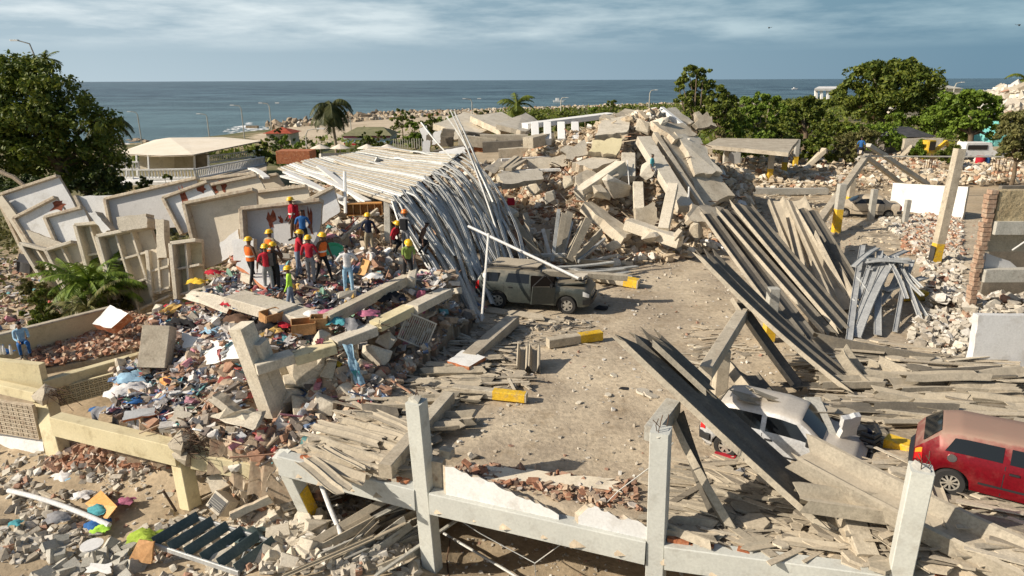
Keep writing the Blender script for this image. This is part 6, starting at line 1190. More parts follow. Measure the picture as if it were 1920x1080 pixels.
    for s in (1, -1): mb.tube([hd + Vector((s * .078, .0, -.02)), hd + Vector((s * .088, .012, .02))], .014, 6, 2)
    r = empty(name, b, label, 'person', rz=a); r.scale = (k,) * 3
    def off(o): o.location = (0, 0, dn); return o
    off(mb.build('body', [shirt, pants, skin, 'boot'], r, smooth=True))
    for s in (1, -1): mb = MB(); V_, F_ = hull([Vector(q) for q in ((-1, 0, 0), (1, 0, 0), (0, -1, 0), (0, 1, 0), (0, 0, -1), (0, 0, 1))]); c = hd + fx * .083 + Vector((s * .03, 0, .022)); mb.add([c + Vector(v) * .010 for v in V_], [tuple(map(int, f)) for f in F_]); off(mb.build('eye', 'eye_white', r))
    hp = Jv['crown']; axis = (Jv['crown'] - Jv['neck']).normalized()
    if hel:
        mb = MB(); N = 16; rings = [(.150, .02, 0), (.128, .025, 0), (.124, .06, 0), (.112, .10, 0), (.08, .135, 0), (.03, .152, 0)]; vs = []; sd = Vector((1, 0, 0)); fw = axis.cross(sd).normalized()
        for rr, hh, _ in rings:
            for i in range(N): an = i / N * 6.283; ex = 1.18 if (rr > .14 and math.sin(an) > .3) else 1; vs.append(hp - axis * .055 + axis * hh + sd * rr * math.cos(an) + fw * (rr * 1.12 * math.sin(an) * -ex * -1))
        mb.add(vs, [(a_ * N + i, a_ * N + (i + 1) % N, (a_ + 1) * N + (i + 1) % N, (a_ + 1) * N + i) for a_ in range(len(rings) - 1) for i in range(N)] + [tuple((len(rings) - 1) * N + i for i in range(N)), tuple(range(N - 1, -1, -1))]); off(mb.build('helmet', hel, r, smooth=True))
    else:
        mb = MB(); V_, F_ = BANK['chunk'][2]; mb.add([hp + Vector((v[0] * .19, v[1] * .21 + .012, v[2] * .13 + .015)) for v in V_], [tuple(map(int, f)) for f in F_]); off(mb.build('hair', 'hair', r, smooth=True))
    if vest:
        mb = MB(); N = 18; vs = []; lv = [(.93, .165, .125), (1.06, .158, .120), (1.22, .182, .135), (1.36, .185, .125), (1.44, .13, .10)]
        for zz, rx, ry in lv:
            for i in range(N): an = i / N * 6.283; vs.append(up(rx * 1.02 * math.cos(an), ry * 1.05 * math.sin(an), zz))
        mb.add(vs, [(a_ * N + i, a_ * N + (i + 1) % N, (a_ + 1) * N + (i + 1) % N, (a_ + 1) * N + i) for a_ in range(len(lv) - 1) for i in range(N)]); v_ = off(mb.build('vest', vest, r, smooth=True))
        mb = MB()
        for zz, rx, ry in ((1.10, .168, .130),):
            vs = [up(rx * 1.03 * math.cos(i / N * 6.283), ry * 1.06 * math.sin(i / N * 6.283), zz + e) for e in (-.03, .03) for i in range(N)]; mb.add(vs, [(i, (i + 1) % N, N + (i + 1) % N, N + i) for i in range(N)])
        off(mb.build('reflective_band', 'reflective', r))
    if bag:
        mb = MB(); c = Vector(up(0, .17, 1.22)); mb.box(c, (.30, .16, .42), ch=.04); off(mb.build('backpack', bag, r, angle=40))
    return r
def ground(p, f=PA): return p
PS = person
PS(475, 536, 2.05, 'cloth_brown', 'cloth_black', 'worker in orange vest and yellow helmet at the left end of the group', face=150, vest='cloth_orange', armL=(.10, -.06, -.05, .10, 1.02), armR=(.08, -.02), step=.22)
PS(506, 552, 2.0, 'cloth_red', 'cloth_grey', 'worker in plain dark red shirt and yellow helmet beside the orange vest', face=200, sleeves=.5, step=.08)
PS(520, 548, 2.02, 'cloth_brown', 'cloth_black', 'worker in dark shirt with yellow gloves behind the dark red shirt', face=170, armL=(.06, -.10, -.08, .12, 1.05), armR=(.06, -.10, -.08, .12, 1.05), bag='cloth_black')
PS(513, 520, 2.15, 'cloth_khaki', 'cloth_khaki', 'worker in orange red vest standing highest in the left group', face=160, vest='cloth_orange')
PS(548, 586, 1.62, 'cloth_green', 'cloth_jean', 'short worker in lime green shirt and yellow helmet below the others', face=-80, sleeves=1, H=1.58)
PS(552, 450, 2.75, 'cloth_red', 'cloth_brown', 'man in red vest and yellow helmet before the holed wall', face=-60, vest='cloth_red', bag='cloth_red')
PS(572, 475, 2.5, 'cloth_blue', 'cloth_black', 'person in bright blue shirt without helmet in the middle of the group', face=190, hel=None)
PS(561, 522, 2.2, 'cloth_red', 'cloth_jean', 'worker in red jacket and jeans bent slightly over with yellow helmet', face=120, sleeves=1, lean=12, armL=(.05, -.2, -.1, .1, 1.05), armR=(.05, -.2, -.1, .1, 1.05))
PS(585, 534, 2.15, 'cloth_red', 'cloth_grey', 'worker in crimson shirt seen from behind with yellow helmet and grey jeans', face=180, sleeves=.8)
PS(608, 527, 2.2, 'cloth_brown', 'cloth_black', 'worker in orange vest stepping right next to the crimson shirt', face=60, vest='cloth_orange', step=.26, lean=6)
PS(655, 553, 2.0, 'cloth_white', 'cloth_lightblue', 'man in white t-shirt and pale jeans with hands on hips', face=15, hel=None, armL=(.20, .05, -.12, -.06, 1.04), armR=(.20, .05, -.12, -.06, 1.04))
PS(694, 482, 2.3, 'cloth_navy', 'cloth_khaki', 'worker in navy shirt and khaki trousers right of the green plastic bowl', face=-160, step=.14)
PS(762, 476, 2.4, 'cloth_grey', 'cloth_grey', 'worker in grey camouflage and orange helmet behind the metal props', face=170, hel='helmet_orange', bag='cloth_black')
PS(737, 478, 2.35, 'cloth_red', 'cloth_black', 'crouching worker in red with yellow helmet between the metal props', face=70, pose='crouch', lean=20)
PS(788, 478, 2.3, 'cloth_brown', 'cloth_black', 'person in dark red stooping behind the hanging strips', face=100, pose='crouch', lean=25, hel=None)
PS(766, 532, 2.1, 'cloth_olive', 'cloth_black', 'worker in green shirt bending over the clothes near the hanging curtain', face=20, lean=30, sleeves=.6, armL=(.02, -.22, -.06, .12, .95), armR=(.02, -.22, -.06, .12, .95))
PS(46, 662, -.15, 'cloth_lightblue', 'cloth_blue', 'person in pale blue top crouching on the corner of the cream terrace', face=40, pose='sit', hel=None, lean=14, sleeves=1, armL=(.02, -.2, -.08, .12, 1.2), armR=(.02, -.2, -.08, .12, 1.1), skin='skin_mid')
# ------------------------------------------------------------ trees and plants
def leafcloud(name, C_, size, m, parent=None, up=.35, aspect=.55, out=None):
    """C_: Nx3 centres; bent two-quad leaves as one mesh"""
    n = len(C_); d = RNG.normal(0, 1, (n, 3)); d /= np.linalg.norm(d, axis=1)[:, None]; nr = RNG.normal(0, .7, (n, 3))
    nr[:, 2] += up
    if out is not None: nr += out * .9
    nr /= np.linalg.norm(nr, axis=1)[:, None]; d -= nr * (d * nr).sum(1)[:, None]; d /= np.linalg.norm(d, axis=1)[:, None] + 1e-9; e = np.cross(nr, d)
    s = size * RNG.uniform(.55, 1.25, n)[:, None]
    V = np.stack([C_ - d * s * .5, C_ + e * s * aspect * .5, C_ + d * s * .5 - nr * s * .12, C_ - e * s * aspect * .5], 1).reshape(-1, 3)
    F = np.arange(n * 4).reshape(n, 4); return npmesh(name, V, F, m, parent=parent)
def crown_points(blobs, n, clumps=90, cr=.22, seed=0):
    rg = np.random.default_rng(seed); b = np.array(blobs); vol = b[:, 3] ** 2.2; pick = rg.choice(len(b), clumps, p=vol / vol.sum())
    dv = rg.normal(0, 1, (clumps, 3)); dv /= np.linalg.norm(dv, axis=1)[:, None]; dv[:, 2] = np.where(dv[:, 2] < -.55, -dv[:, 2], dv[:, 2]); rr = rg.uniform(.62, 1.03, clumps)
    cc = b[pick, :3] + dv * (b[pick, 3] * rr)[:, None] * np.array([1, 1, .82]); crad = b[pick, 3] * cr * rg.uniform(.7, 1.5, clumps)
    k = rg.integers(0, clumps, n); q = rg.normal(0, 1, (n, 3)); q /= np.linalg.norm(q, axis=1)[:, None]; rad = crad[k] * rg.uniform(.35, 1, n) ** .5
    return cc[k] + q * rad[:, None] * np.array([1, 1, .72]), q, cc
def tree(base, h, blobs, label, leaf='leaf_mid', n=6000, ls=.35, trunk=.25, bark='bark', name='tree', cat='tree', clumps=90, cr=.24, group=None, lean=(0, 0), seed=0, th=.35):
    r = empty(name, base, label, cat, group); pts, q, cc = crown_points(blobs, n, clumps, cr, seed + 3)
    leafcloud('crown', pts, ls, leaf, r, out=q)
    mb = MB(); rd = random.Random(seed); top = Vector((lean[0], lean[1], h * th)); mb.tube([(0, 0, -.3), tuple(top * .5 + Vector((.1, 0, 0))), tuple(top)], trunk, 9, taper=.7)
    for i in rd.sample(range(len(cc)), min(14, len(cc))):
        c = Vector(cc[i]); md = top.lerp(c, .5) + Vector((rd.uniform(-.1, .1) * h * .3, rd.uniform(-.1, .1) * h * .3, .04 * h)); mb.tube([top - Vector((0, 0, .2)), md, c], trunk * .42, 6, taper=.25)
    mb.build('trunk', bark, r, angle=60); return r
def blobset(w, h, n, seed, zc=.62, dep=.8):
    rd = random.Random(seed); out = [(0, 0, h * zc, w * .34)]
    for i in range(n): a = i / n * 6.283 + rd.uniform(-.4, .4); rr = rd.uniform(.5, .8) * w / 2; out.append((rr * math.cos(a), rr * math.sin(a) * dep, h * (zc + rd.uniform(-.22, .2)), w * rd.uniform(.16, .25)))
    for i in range(3): out.append((rd.uniform(-.2, .2) * w, rd.uniform(-.15, .15) * w, h * rd.uniform(.78, .86), w * rd.uniform(.13, .19)))
    return out
def base_at(px, D, z=None):
    """ground point under column px at view depth D"""
    p = Q(px, 300, D); zz = float(gz(p.x, p.y)) if z is None else z; return Vector((p.x, p.y, zz))
def tree_px(px, pytop, D, wpx, label, leaf='leaf_mid', z=None, n=5000, ls=.4, name='tree', cat='tree', seed=0, clumps=80, zc=.6, trunk=.2, group=None, nb=7, cr=.26, th=.35, **k):
    b = base_at(px, D, z); top = Q(px, pytop, D); h = top.z - b.z; w = wpx / FPX * D
    return tree(b, h, blobset(w, h, nb, seed, zc), label, leaf, n, ls, trunk, name=name, cat=cat, seed=seed, clumps=clumps, group=group, cr=cr, th=th, **k)
# great tree at the left
b = base_at(108, 56, -1.5)
bl = [(-2.2, 0, 8.6, 3.2), (1.0, -.5, 9.0, 2.8), (-5, 0, 7.6, 3.2), (-1, -1, 6.6, 3.4), (2.6, -.3, 6.8, 2.6), (3.0, .2, 4.6, 2.2), (-4.5, -1.2, 5.0, 3.2), (-7.5, 0, 5.4, 3.2), (0.8, -1.2, 4.4, 2.6), (-2.2, .5, 10.6, 2.2), (-.6, 0, 10.9, 1.7), (-7.5, .5, 8.4, 2.4), (2.2, .5, 2.8, 1.9), (-5.5, -.5, 2.8, 2.5), (-3.6, .3, 10.4, 1.8), (-1.5, .8, 2.2, 2.6), (3.2, 1.0, 1.4, 1.6)]
tree(b, 13.6, bl, 'big dense dark green tree towering at the left edge behind the toppled walls', 'leaf_mid', 30000, .42, .48, clumps=360, cr=.30, seed=5, th=.30)
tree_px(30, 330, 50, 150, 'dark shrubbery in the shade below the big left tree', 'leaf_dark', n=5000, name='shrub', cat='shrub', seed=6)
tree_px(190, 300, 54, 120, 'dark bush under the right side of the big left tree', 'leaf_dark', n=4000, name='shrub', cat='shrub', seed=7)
mb = MB(); mb.tube([Q(0, 322, 45), Q(25, 332, 45), Q(48, 350, 45)], .14, 7); tag(mb.build('fallen_branch', 'bark_pale', angle=50), 'bare brown branch poking out under the big left tree', 'branch')
# trees on the right
def tree_bl(px, D, z, L_, label, leaf='leaf_mid', n=7000, ls=.4, seed=0, clumps=120, **kw):
    """crown given as (column, row, radius) circles at depth D"""
    b = base_at(px, D, z); k = D / FPX; rd = random.Random(seed); bl = []
    for x, y, r_ in L_: q = Q(x, y, D); bl.append((q.x - b.x, q.y - b.y + rd.uniform(-.3, .3) * r_ * k, q.z - b.z, r_ * k))
    return tree(b, max(c[2] + c[3] for c in bl), bl, label, leaf, n, ls, seed=seed, clumps=clumps, **kw)
tree_bl(1300, 74, -1, [(1302, 140, 21), (1320, 132, 13), (1289, 160, 20), (1314, 168, 24), (1292, 192, 24), (1318, 200, 26), (1298, 222, 26), (1330, 232, 22), (1285, 245, 20)], 'tall slim dark tree rising behind the crown of the heap', seed=11, n=8000, clumps=150, trunk=.3)
tree_bl(1348, 72, -1, [(1352, 176, 17), (1340, 190, 20), (1364, 192, 19), (1346, 212, 25), (1370, 218, 20), (1345, 238, 24)], 'rounder dark tree just right of the tall slim one', seed=12, n=6500, trunk=.3)
b = base_at(1640, 100, 0); k = 100 / FPX
bl = [(x * k, y_, (268 - py) * k, r_ * k) for x, y_, py, r_ in [(-30, 0, 150, 36), (20, 0, 142, 30), (45, -1, 165, 40), (-62, 0, 180, 30), (0, -2, 178, 42), (70, 0, 190, 26), (-40, -1, 205, 34), (35, -2, 210, 34), (-10, -1, 225, 28), (-72, 0, 170, 16), (80, 0, 200, 18)]]
tree(b, 11.0, bl, 'largest domed green tree against the sea on the right', 'leaf_mid', 17000, .62, .8, clumps=230, cr=.30, seed=13, bark='bark_pale', th=.3)
tree_bl(1812, 82, 0, [(1815, 188, 26), (1785, 200, 30), (1845, 198, 28), (1765, 222, 26), (1810, 222, 34), (1858, 225, 24), (1790, 245, 30), (1835, 250, 28), (1868, 212, 14)], 'wide yellowish green tree right of the largest domed tree', 'leaf_bright', 12000, .5, seed=14, clumps=190, trunk=.4)
tree_bl(1905, 58, 0, [(1905, 235, 26), (1890, 258, 28), (1925, 262, 30), (1895, 285, 26), (1930, 230, 26), (1940, 290, 26)], 'olive coloured bush tree at the right edge beside the red barrel', 'leaf_olive', 8000, .36, seed=15, clumps=130, trunk=.2)
tree_bl(1505, 88, 0, [(1505, 202, 24), (1475, 210, 24), (1535, 206, 24), (1455, 228, 26), (1500, 228, 30), (1545, 230, 24), (1480, 245, 22), (1520, 250, 22)], 'broad dark green tree left of the largest domed one', 'leaf_mid', 10000, .48, seed=16, clumps=160, trunk=.4)
tree_bl(1425, 80, 0, [(1430, 186, 16), (1405, 196, 18), (1450, 192, 18), (1395, 216, 22), (1430, 212, 20), (1465, 214, 18), (1400, 238, 22), (1440, 236, 22)], 'flat layered bright green tree above the shelter', 'leaf_bright', 8000, .40, seed=17, clumps=110, cr=.26, bark='bark_pale', trunk=.25)
for i, (px, py, D, w, lf, lb) in enumerate([(1395, 222, 74, 110, 'leaf_bright', 'bright bushy growth directly behind the shelter roof'), (1460, 215, 78, 100, 'leaf_mid', 'mid green bush behind the right end of the shelter'), (1640, 232, 84, 110, 'leaf_bright', 'yellow green bush in front of the largest domed tree'), (1700, 205, 95, 110, 'leaf_bright', 'spreading bright bush left of the wide yellowish tree'), (1610, 232, 80, 60, 'leaf_olive', 'pale olive bush beside the dark roofed house'), (1560, 215, 86, 90, 'leaf_mid', 'green bush between the two big right trees'), (1740, 210, 96, 90, 'leaf_mid', 'green bush behind the excavator'), (1360, 232, 70, 60, 'leaf_olive', 'thin bush at the right shoulder of the heap'), (1880, 205, 100, 80, 'leaf_mid', 'green bush before the turquoise house'), (1720, 258, 76, 40, 'leaf_bright', 'small yellow green shrub next to the excavator'), (1530, 245, 72, 70, 'leaf_mid', 'low bush above the rubble right of the shelter'), (1585, 250, 72, 60, 'leaf_olive', 'low olive scrub left of the dark roofed house'), (1780, 270, 70, 50, 'leaf_mid', 'small bush under the wide yellowish tree')]):
    tree_px(px, py, D, w, lb, lf, 0 if D < 100 else None, n=3200, ls=.42, seed=30 + i, clumps=70, zc=.5, name='bush', cat='bush', trunk=.12)
for i, (px, py, D, w, lf, lb) in enumerate([(757, 200, 150, 52, 'leaf_mid', 'round dark tree on the beach left of the white building'), (812, 205, 140, 48, 'leaf_mid', 'second round tree right behind the curtain top'), (1137, 180, 170, 52, 'leaf_mid', 'lone round bush on the ridge of the shore'), (708, 236, 95, 46, 'leaf_mid', 'green bush in front of the painted beach building'), (690, 234, 100, 30, 'leaf_dark', 'dark bush overlapping the painted beach building'), (530, 235, 110, 40, 'leaf_dark', 'dark bush behind the red roof by the surf'), (545, 250, 85, 90, 'leaf_bright', 'bright hedge bush right of the cream roofed house'), (590, 248, 88, 50, 'leaf_mid', 'hedge bush left of the coconut palm'), (495, 252, 84, 60, 'leaf_mid', 'green bush just behind the cream awning'), (870, 208, 150, 60, 'leaf_mid', 'low scrub bush right of the second round tree'), (905, 206, 150, 60, 'leaf_olive', 'low scrub bush left of the seaside palm'), (1015, 208, 140, 60, 'leaf_mid', 'low scrub bush right of the seaside palm'), (1060, 208, 150, 70, 'leaf_mid', 'long scrub bush above the white ridge ledge'), (310, 318, 66, 36, 'leaf_mid', 'garden shrub in front of the cream roofed house'), (262, 320, 66, 30, 'leaf_dark', 'dark garden shrub by the balustrade'), (228, 338, 60, 40, 'leaf_mid', 'shrub at the left foot of the balustrade'), (585, 272, 78, 40, 'leaf_mid', 'small shrub beside the brick box'), (610, 280, 60, 30, 'leaf_olive', 'small palm shrub behind the fallen roof')]):
    tree_px(px, py, D, w, lb, lf, None, n=1800, ls=.5 if D > 120 else .34, seed=60 + i, clumps=50, zc=.5, name='bush', cat='bush', trunk=.12)
for i, (px, py, D, w, lf, lb) in enumerate([(22, 500, 31, 80, 'leaf_olive', 'grey green bush at the left edge below the toppled walls'), (8, 560, 27, 70, 'leaf_mid', 'dark bush at the left edge above the cream parapet'), (165, 520, 29, 70, 'leaf_olive', 'dry yellowish shrub right of the small palm'), (40, 540, 28, 60, 'leaf_mid', 'small bush between the left edge and the palm')]):
    tree_px(px, py, D, w, lb, lf, -2.6, n=3600, ls=.20, seed=90 + i, clumps=60, zc=.5, name='bush', cat='bush', trunk=.08)
for i, (px, py, D, w, lb) in enumerate([(845, 203, 130, 60, 'green bush low on the shore just right of the curtain top'), (930, 212, 120, 50, 'dark green bush under the seaside palm'), (1000, 206, 120, 50, 'small green bush right under the seaside palm'), (1110, 200, 150, 60, 'green bush left of the lone round bush'), (1170, 196, 140, 60, 'green bush behind the left side of the heap crown'), (1235, 192, 150, 60, 'green bush behind the heap crown'), (780, 218, 110, 40, 'bright bush left of the white gable wall'), (1260, 200, 110, 50, 'green bush left of the tall slim tree')]):
    tree_px(px, py, D, w, lb, 'leaf_mid' if i % 3 else 'leaf_bright', None, n=2200, ls=.5, seed=120 + i, clumps=60, zc=.5, name='bush', cat='bush', trunk=.12)
# ground cover on the far land
def scrubland():
    n = 16000; x = RNG.uniform(-60, 420, n); y = RNG.uniform(100, 480, n); d = shore(x) - y; keep = (d > 12) & (RNG.random(n) < (.35 + .65 * (np.sin(x * .06 + 2 * np.sin(y * .03)) > -.1))) & ~((x < -5) & (y > 120) & (d < 130))
    x, y = x[keep], y[keep]; z = gz(x, y); m = 7; C_ = np.repeat(np.stack([x, y, z], -1), m, 0) + RNG.normal(0, 1, (len(x) * m, 3)) * np.array([1.5, 1.5, .55]) + np.array([0, 0, .7])
    o = leafcloud('scrub', C_, 1.3, 'leaf_mid'); tag(o, 'low green scrub covering the land between the ruins and the sea', 'scrub', kind='stuff')
    n = 2600; x = RNG.uniform(-46, -9, n); y = RNG.uniform(34, 60, n); C_ = np.stack([x, y, gz(x, y) + RNG.uniform(.1, .5, n)], -1); C_ = np.repeat(C_, 5, 0) + RNG.normal(0, .5, (n * 5, 3)) * np.array([1, 1, .35])
    o = leafcloud('grass', C_, .4, 'leaf_olive'); tag(o, 'rough grass and weeds behind the toppled walls', 'grass', kind='stuff')
scrubland()
def palm(base, h, label, nf=18, fl=2.6, leaf='leaf_palm', lean=(.3, 0), droop=.9, name='palm_tree', tr=.16, seed=0, group=None, wl=.55):
    r = empty(name, base, label, 'palm', group); rd = random.Random(seed); mb = MB(); top = Vector((lean[0], lean[1], h))
    mb.tube([(0, 0, -.3), tuple(top * .35 + Vector((lean[0] * -.2, 0, 0))), tuple(top * .7), tuple(top)], tr, 9, taper=.65); mb.build('trunk', 'bark_pale', r, angle=60)
    for i in range(nf):
        a = i / nf * 6.283 * 2.4 + rd.uniform(-.2, .2); el = rd.uniform(-.5, 1.15); L_ = fl * rd.uniform(.8, 1.1); path = []; p = top.copy(); v = Vector((math.cos(a) * math.cos(el), math.sin(a) * math.cos(el), math.sin(el))); ns = 9
        for s in range(ns + 1): path.append(p.copy()); p = p + v * L_ / ns; v = (v + Vector((0, 0, -droop * 2.1 / ns))).normalized()
        vs = []; fs = []
        for s in range(1, ns * 3):
            u = s / (ns * 3); k = u * ns; i0 = min(int(k), ns - 1); c = path[i0].lerp(path[i0 + 1], k - i0); t = (path[i0 + 1] - path[i0]).normalized(); sd = t.cross(Vector((0, 0, 1))).normalized(); w = wl * L_ / 2.6 * math.sin(math.pi * (.12 + .82 * u)) ** .8
            for g in (1, -1):
                tip = c + sd * g * w + t * w * .45 - Vector((0, 0, w * rd.uniform(.35, .8))); q = len(vs); e = t * L_ * .024; vs += [c - e, c + e, tip]; fs.append((q, q + 1, q + 2))
        mb = MB(); mb.add(vs, fs); mb.tube(path, .03 * L_ / 2.6, 4, taper=.3); mb.build('frond', leaf, r)
    return r
def palm_px(px, pyt, D, h=None, z=None, **k):
    b = base_at(px, D, z); hh = Q(px, pyt, D).z - b.z; return palm(b, hh, **k)
palm_px(632, 200, 118, label='shaggy coconut palm standing before the sea left of centre', nf=40, fl=4.9, lean=(-.4, 0), droop=1.3, tr=.26, seed=1, wl=.65)
palm_px(966, 196, 135, label='palm with arching fronds on the shore above the white building', nf=22, fl=4.6, tr=.25, seed=2, leaf='leaf_mid')
palm_px(1893, 150, 150, label='palm at the far right edge beside the distant rubble hill', nf=20, fl=4.8, tr=.25, seed=3, leaf='leaf_mid')
palm_px(1912, 152, 158, label='second palm half out of frame at the far right', nf=16, fl=4.2, tr=.25, seed=4, leaf='leaf_mid')
palm_px(198, 232, 62, label='drooping palm showing behind the right side of the big left tree', nf=14, fl=3.2, tr=.2, seed=5, droop=1.2)
palm_px(114, 112, 64, label='palm top poking out above the big left tree', nf=9, fl=1.6, tr=.1, seed=6, droop=.5, leaf='leaf_mid')
for i, (px, z, D, hh, lb) in enumerate([(120, -2.6, 28.5, 2.3, 'small bushy palm in front of the toppled walls'), (152, -2.6, 28.8, 2.0, 'slim young palm right beside the small bushy palm'), (92, -2.6, 29.5, 2.0, 'low palm clump left of the small bushy palm'), (105, -2.6, 27.5, 1.4, 'yellowing palm clump under the small bushy palm')]):
    b = base_at(px, D, z); palm(b, hh + 1.0, lb, nf=22, fl=1.9, lean=(.1, 0), tr=.07, seed=20 + i, leaf='leaf_bright' if i != 3 else 'leaf_olive', droop=.6, wl=.5)
# ------------------------------------------------------------ shore rocks and surf
def rocks():
    k = 0
    for i in range(170):
        px = random.uniform(505, 790); D = np.interp(px, [505, 560, 700, 790], [205, 222, 262, 285]) + random.uniform(-16, 6); p = Q(px, 230, D); z = -4.3; s = random.uniform(1.2, 3.4)
        o = bpy.data.objects.new('shore_boulder', piece_mesh('chunk', i, 'beach_rock')); COL.objects.link(o); o.location = (p.x, p.y, z + random.uniform(0, 1.2)); o.scale = (s, s, s * .7); o.rotation_euler = (random.random() * 3, random.random() * 3, random.random() * 6)
        tag(o, 'brown boulder in the rocky spit behind the coconut palm', 'boulder', 'boulders of the rocky spit')
    for i in range(26):
        px = random.uniform(210, 470); p = Q(px, 262, 164 + random.uniform(-4, 3)); s = random.uniform(.8, 2.0)
        o = bpy.data.objects.new('shore_boulder', piece_mesh('chunk', i, 'beach_rock')); COL.objects.link(o); o.location = (p.x, p.y, -4.4); o.scale = (s * 1.4, s, s * .7); tag(o, 'dark boulder at the waterline behind the cream roofed house', 'boulder', 'boulders at the waterline')
    sp = [tuple(Q(px, 230, D)[:2]) for px, D in ((505, 200), (560, 226), (700, 268), (800, 295), (1000, 330), (1300, 400), (1320, 370), (1050, 300), (800, 255), (700, 232), (560, 198))]
    scatter('shore_rubble', sp, 5200, [('chunk', 3), ('block', 2)], (.5, 2.6), 'rubble_tan', lambda x, y: np.maximum(gz(x, y), -4.3), 'pale stones and rubble along the shoreline', 'stones', tilt=.5, power=2)
rocks()
mat('beach', (.50, .41, .29), (.60, .50, .37), .08, bump=.2, bscale=1)
bp = [tuple(Q(px, 250, D)[:2]) for px, D in ((455, 160), (520, 195), (640, 235), (800, 280), (930, 300), (900, 190), (760, 150), (620, 128), (500, 132))]
mb = MB(); mb.add([(x, y, -4.32 + (.75 if i > 4 else 0)) for i, (x, y) in enumerate(bp)], [tuple(range(len(bp)))]); 
bch = Fn(lambda x, y: gz(x, y) + .12); tag(bch.mesh('beach', bp, 3.0, 'beach', .5, True), kind='structure')
flat('foam', (.82, .84, .84), .7)
def surf(name, poly, n, s, label):
    q = sample([tuple(Q(px, py, 12.9 / max(.02, (.2882 + .9576 * (py - 540) / FPX)))[:2]) for px, py in poly], n); k = 6; Vs = []; Fs = []
    for i, (x, y) in enumerate(q):
        w = random.uniform(.5, 1) * s * 3.2; d = random.uniform(.4, 1) * s * .8; h = random.uniform(.1, .4) * s; b = len(Vs)
        for a in range(k): an = a / k * 6.283; Vs.append((x + w * math.cos(an), y + d * math.sin(an), -4.47))
        Vs.append((x, y, -4.47 + h)); Fs += [(b + a, b + (a + 1) % k, b + k) for a in range(k)]
    tag(npmesh(name, Vs, Fs, 'foam', True), label, 'surf', kind='stuff')
surf('surf', [(415, 240), (445, 230), (500, 232), (560, 242), (610, 248), (600, 256), (520, 248), (430, 246)], 260, .3, 'white breaking surf left of the rocky spit')
surf('surf', [(450, 232), (468, 224), (480, 234), (462, 240)], 24, .5, 'burst of white spray where a wave breaks')
surf('surf', [(200, 262), (480, 260), (480, 263), (200, 266)], 40, .7, 'thin white surf line along the shore')
for i in range(3): mb = MB(); p = Q(466 + i * 7, 238, 196); mb.box(p, (1.4, 1.0, .7), ch=.2); tag(mb.build('surf_rock', 'beach_rock'), ('first', 'second', 'third')[i] + ' dark rock from the left awash in the breaking wave', 'rock')
# far rubble hill at the right
hp = [tuple(Q(px, 250, D)[:2]) for px, D in ((1800, 118), (2000, 110), (2060, 150), (1960, 170), (1830, 150))]
HILL = Field([(*Q(px, 250, D)[:2], z) for px, D, z in [(1800, 120, 1), (1850, 125, 3.6), (1900, 125, 6.6), (1960, 128, 7.4), (1880, 140, 6.2), (1830, 145, 3), (1980, 112, 2.5), (1900, 114, 2.6), (1850, 116, .5), (2040, 140, 6), (1960, 165, 2), (1900, 160, 2)]], 3.4, .5, .25)
tag(HILL.mesh('rubble_hill', hp, 1.6, 'concrete_pale', 8), 'far hill of pale rubble at the right edge below the palms', 'rubble', kind='stuff')
scatter('rubble_fragments', hp, 4200, [('chunk', 3), ('block', 4), ('shard', 4)], (.6, 3.0), 'rubble_grey', HILL.at, 'pale slabs covering the far rubble hill at the right', 'rubble', tilt=.4, power=2.2)
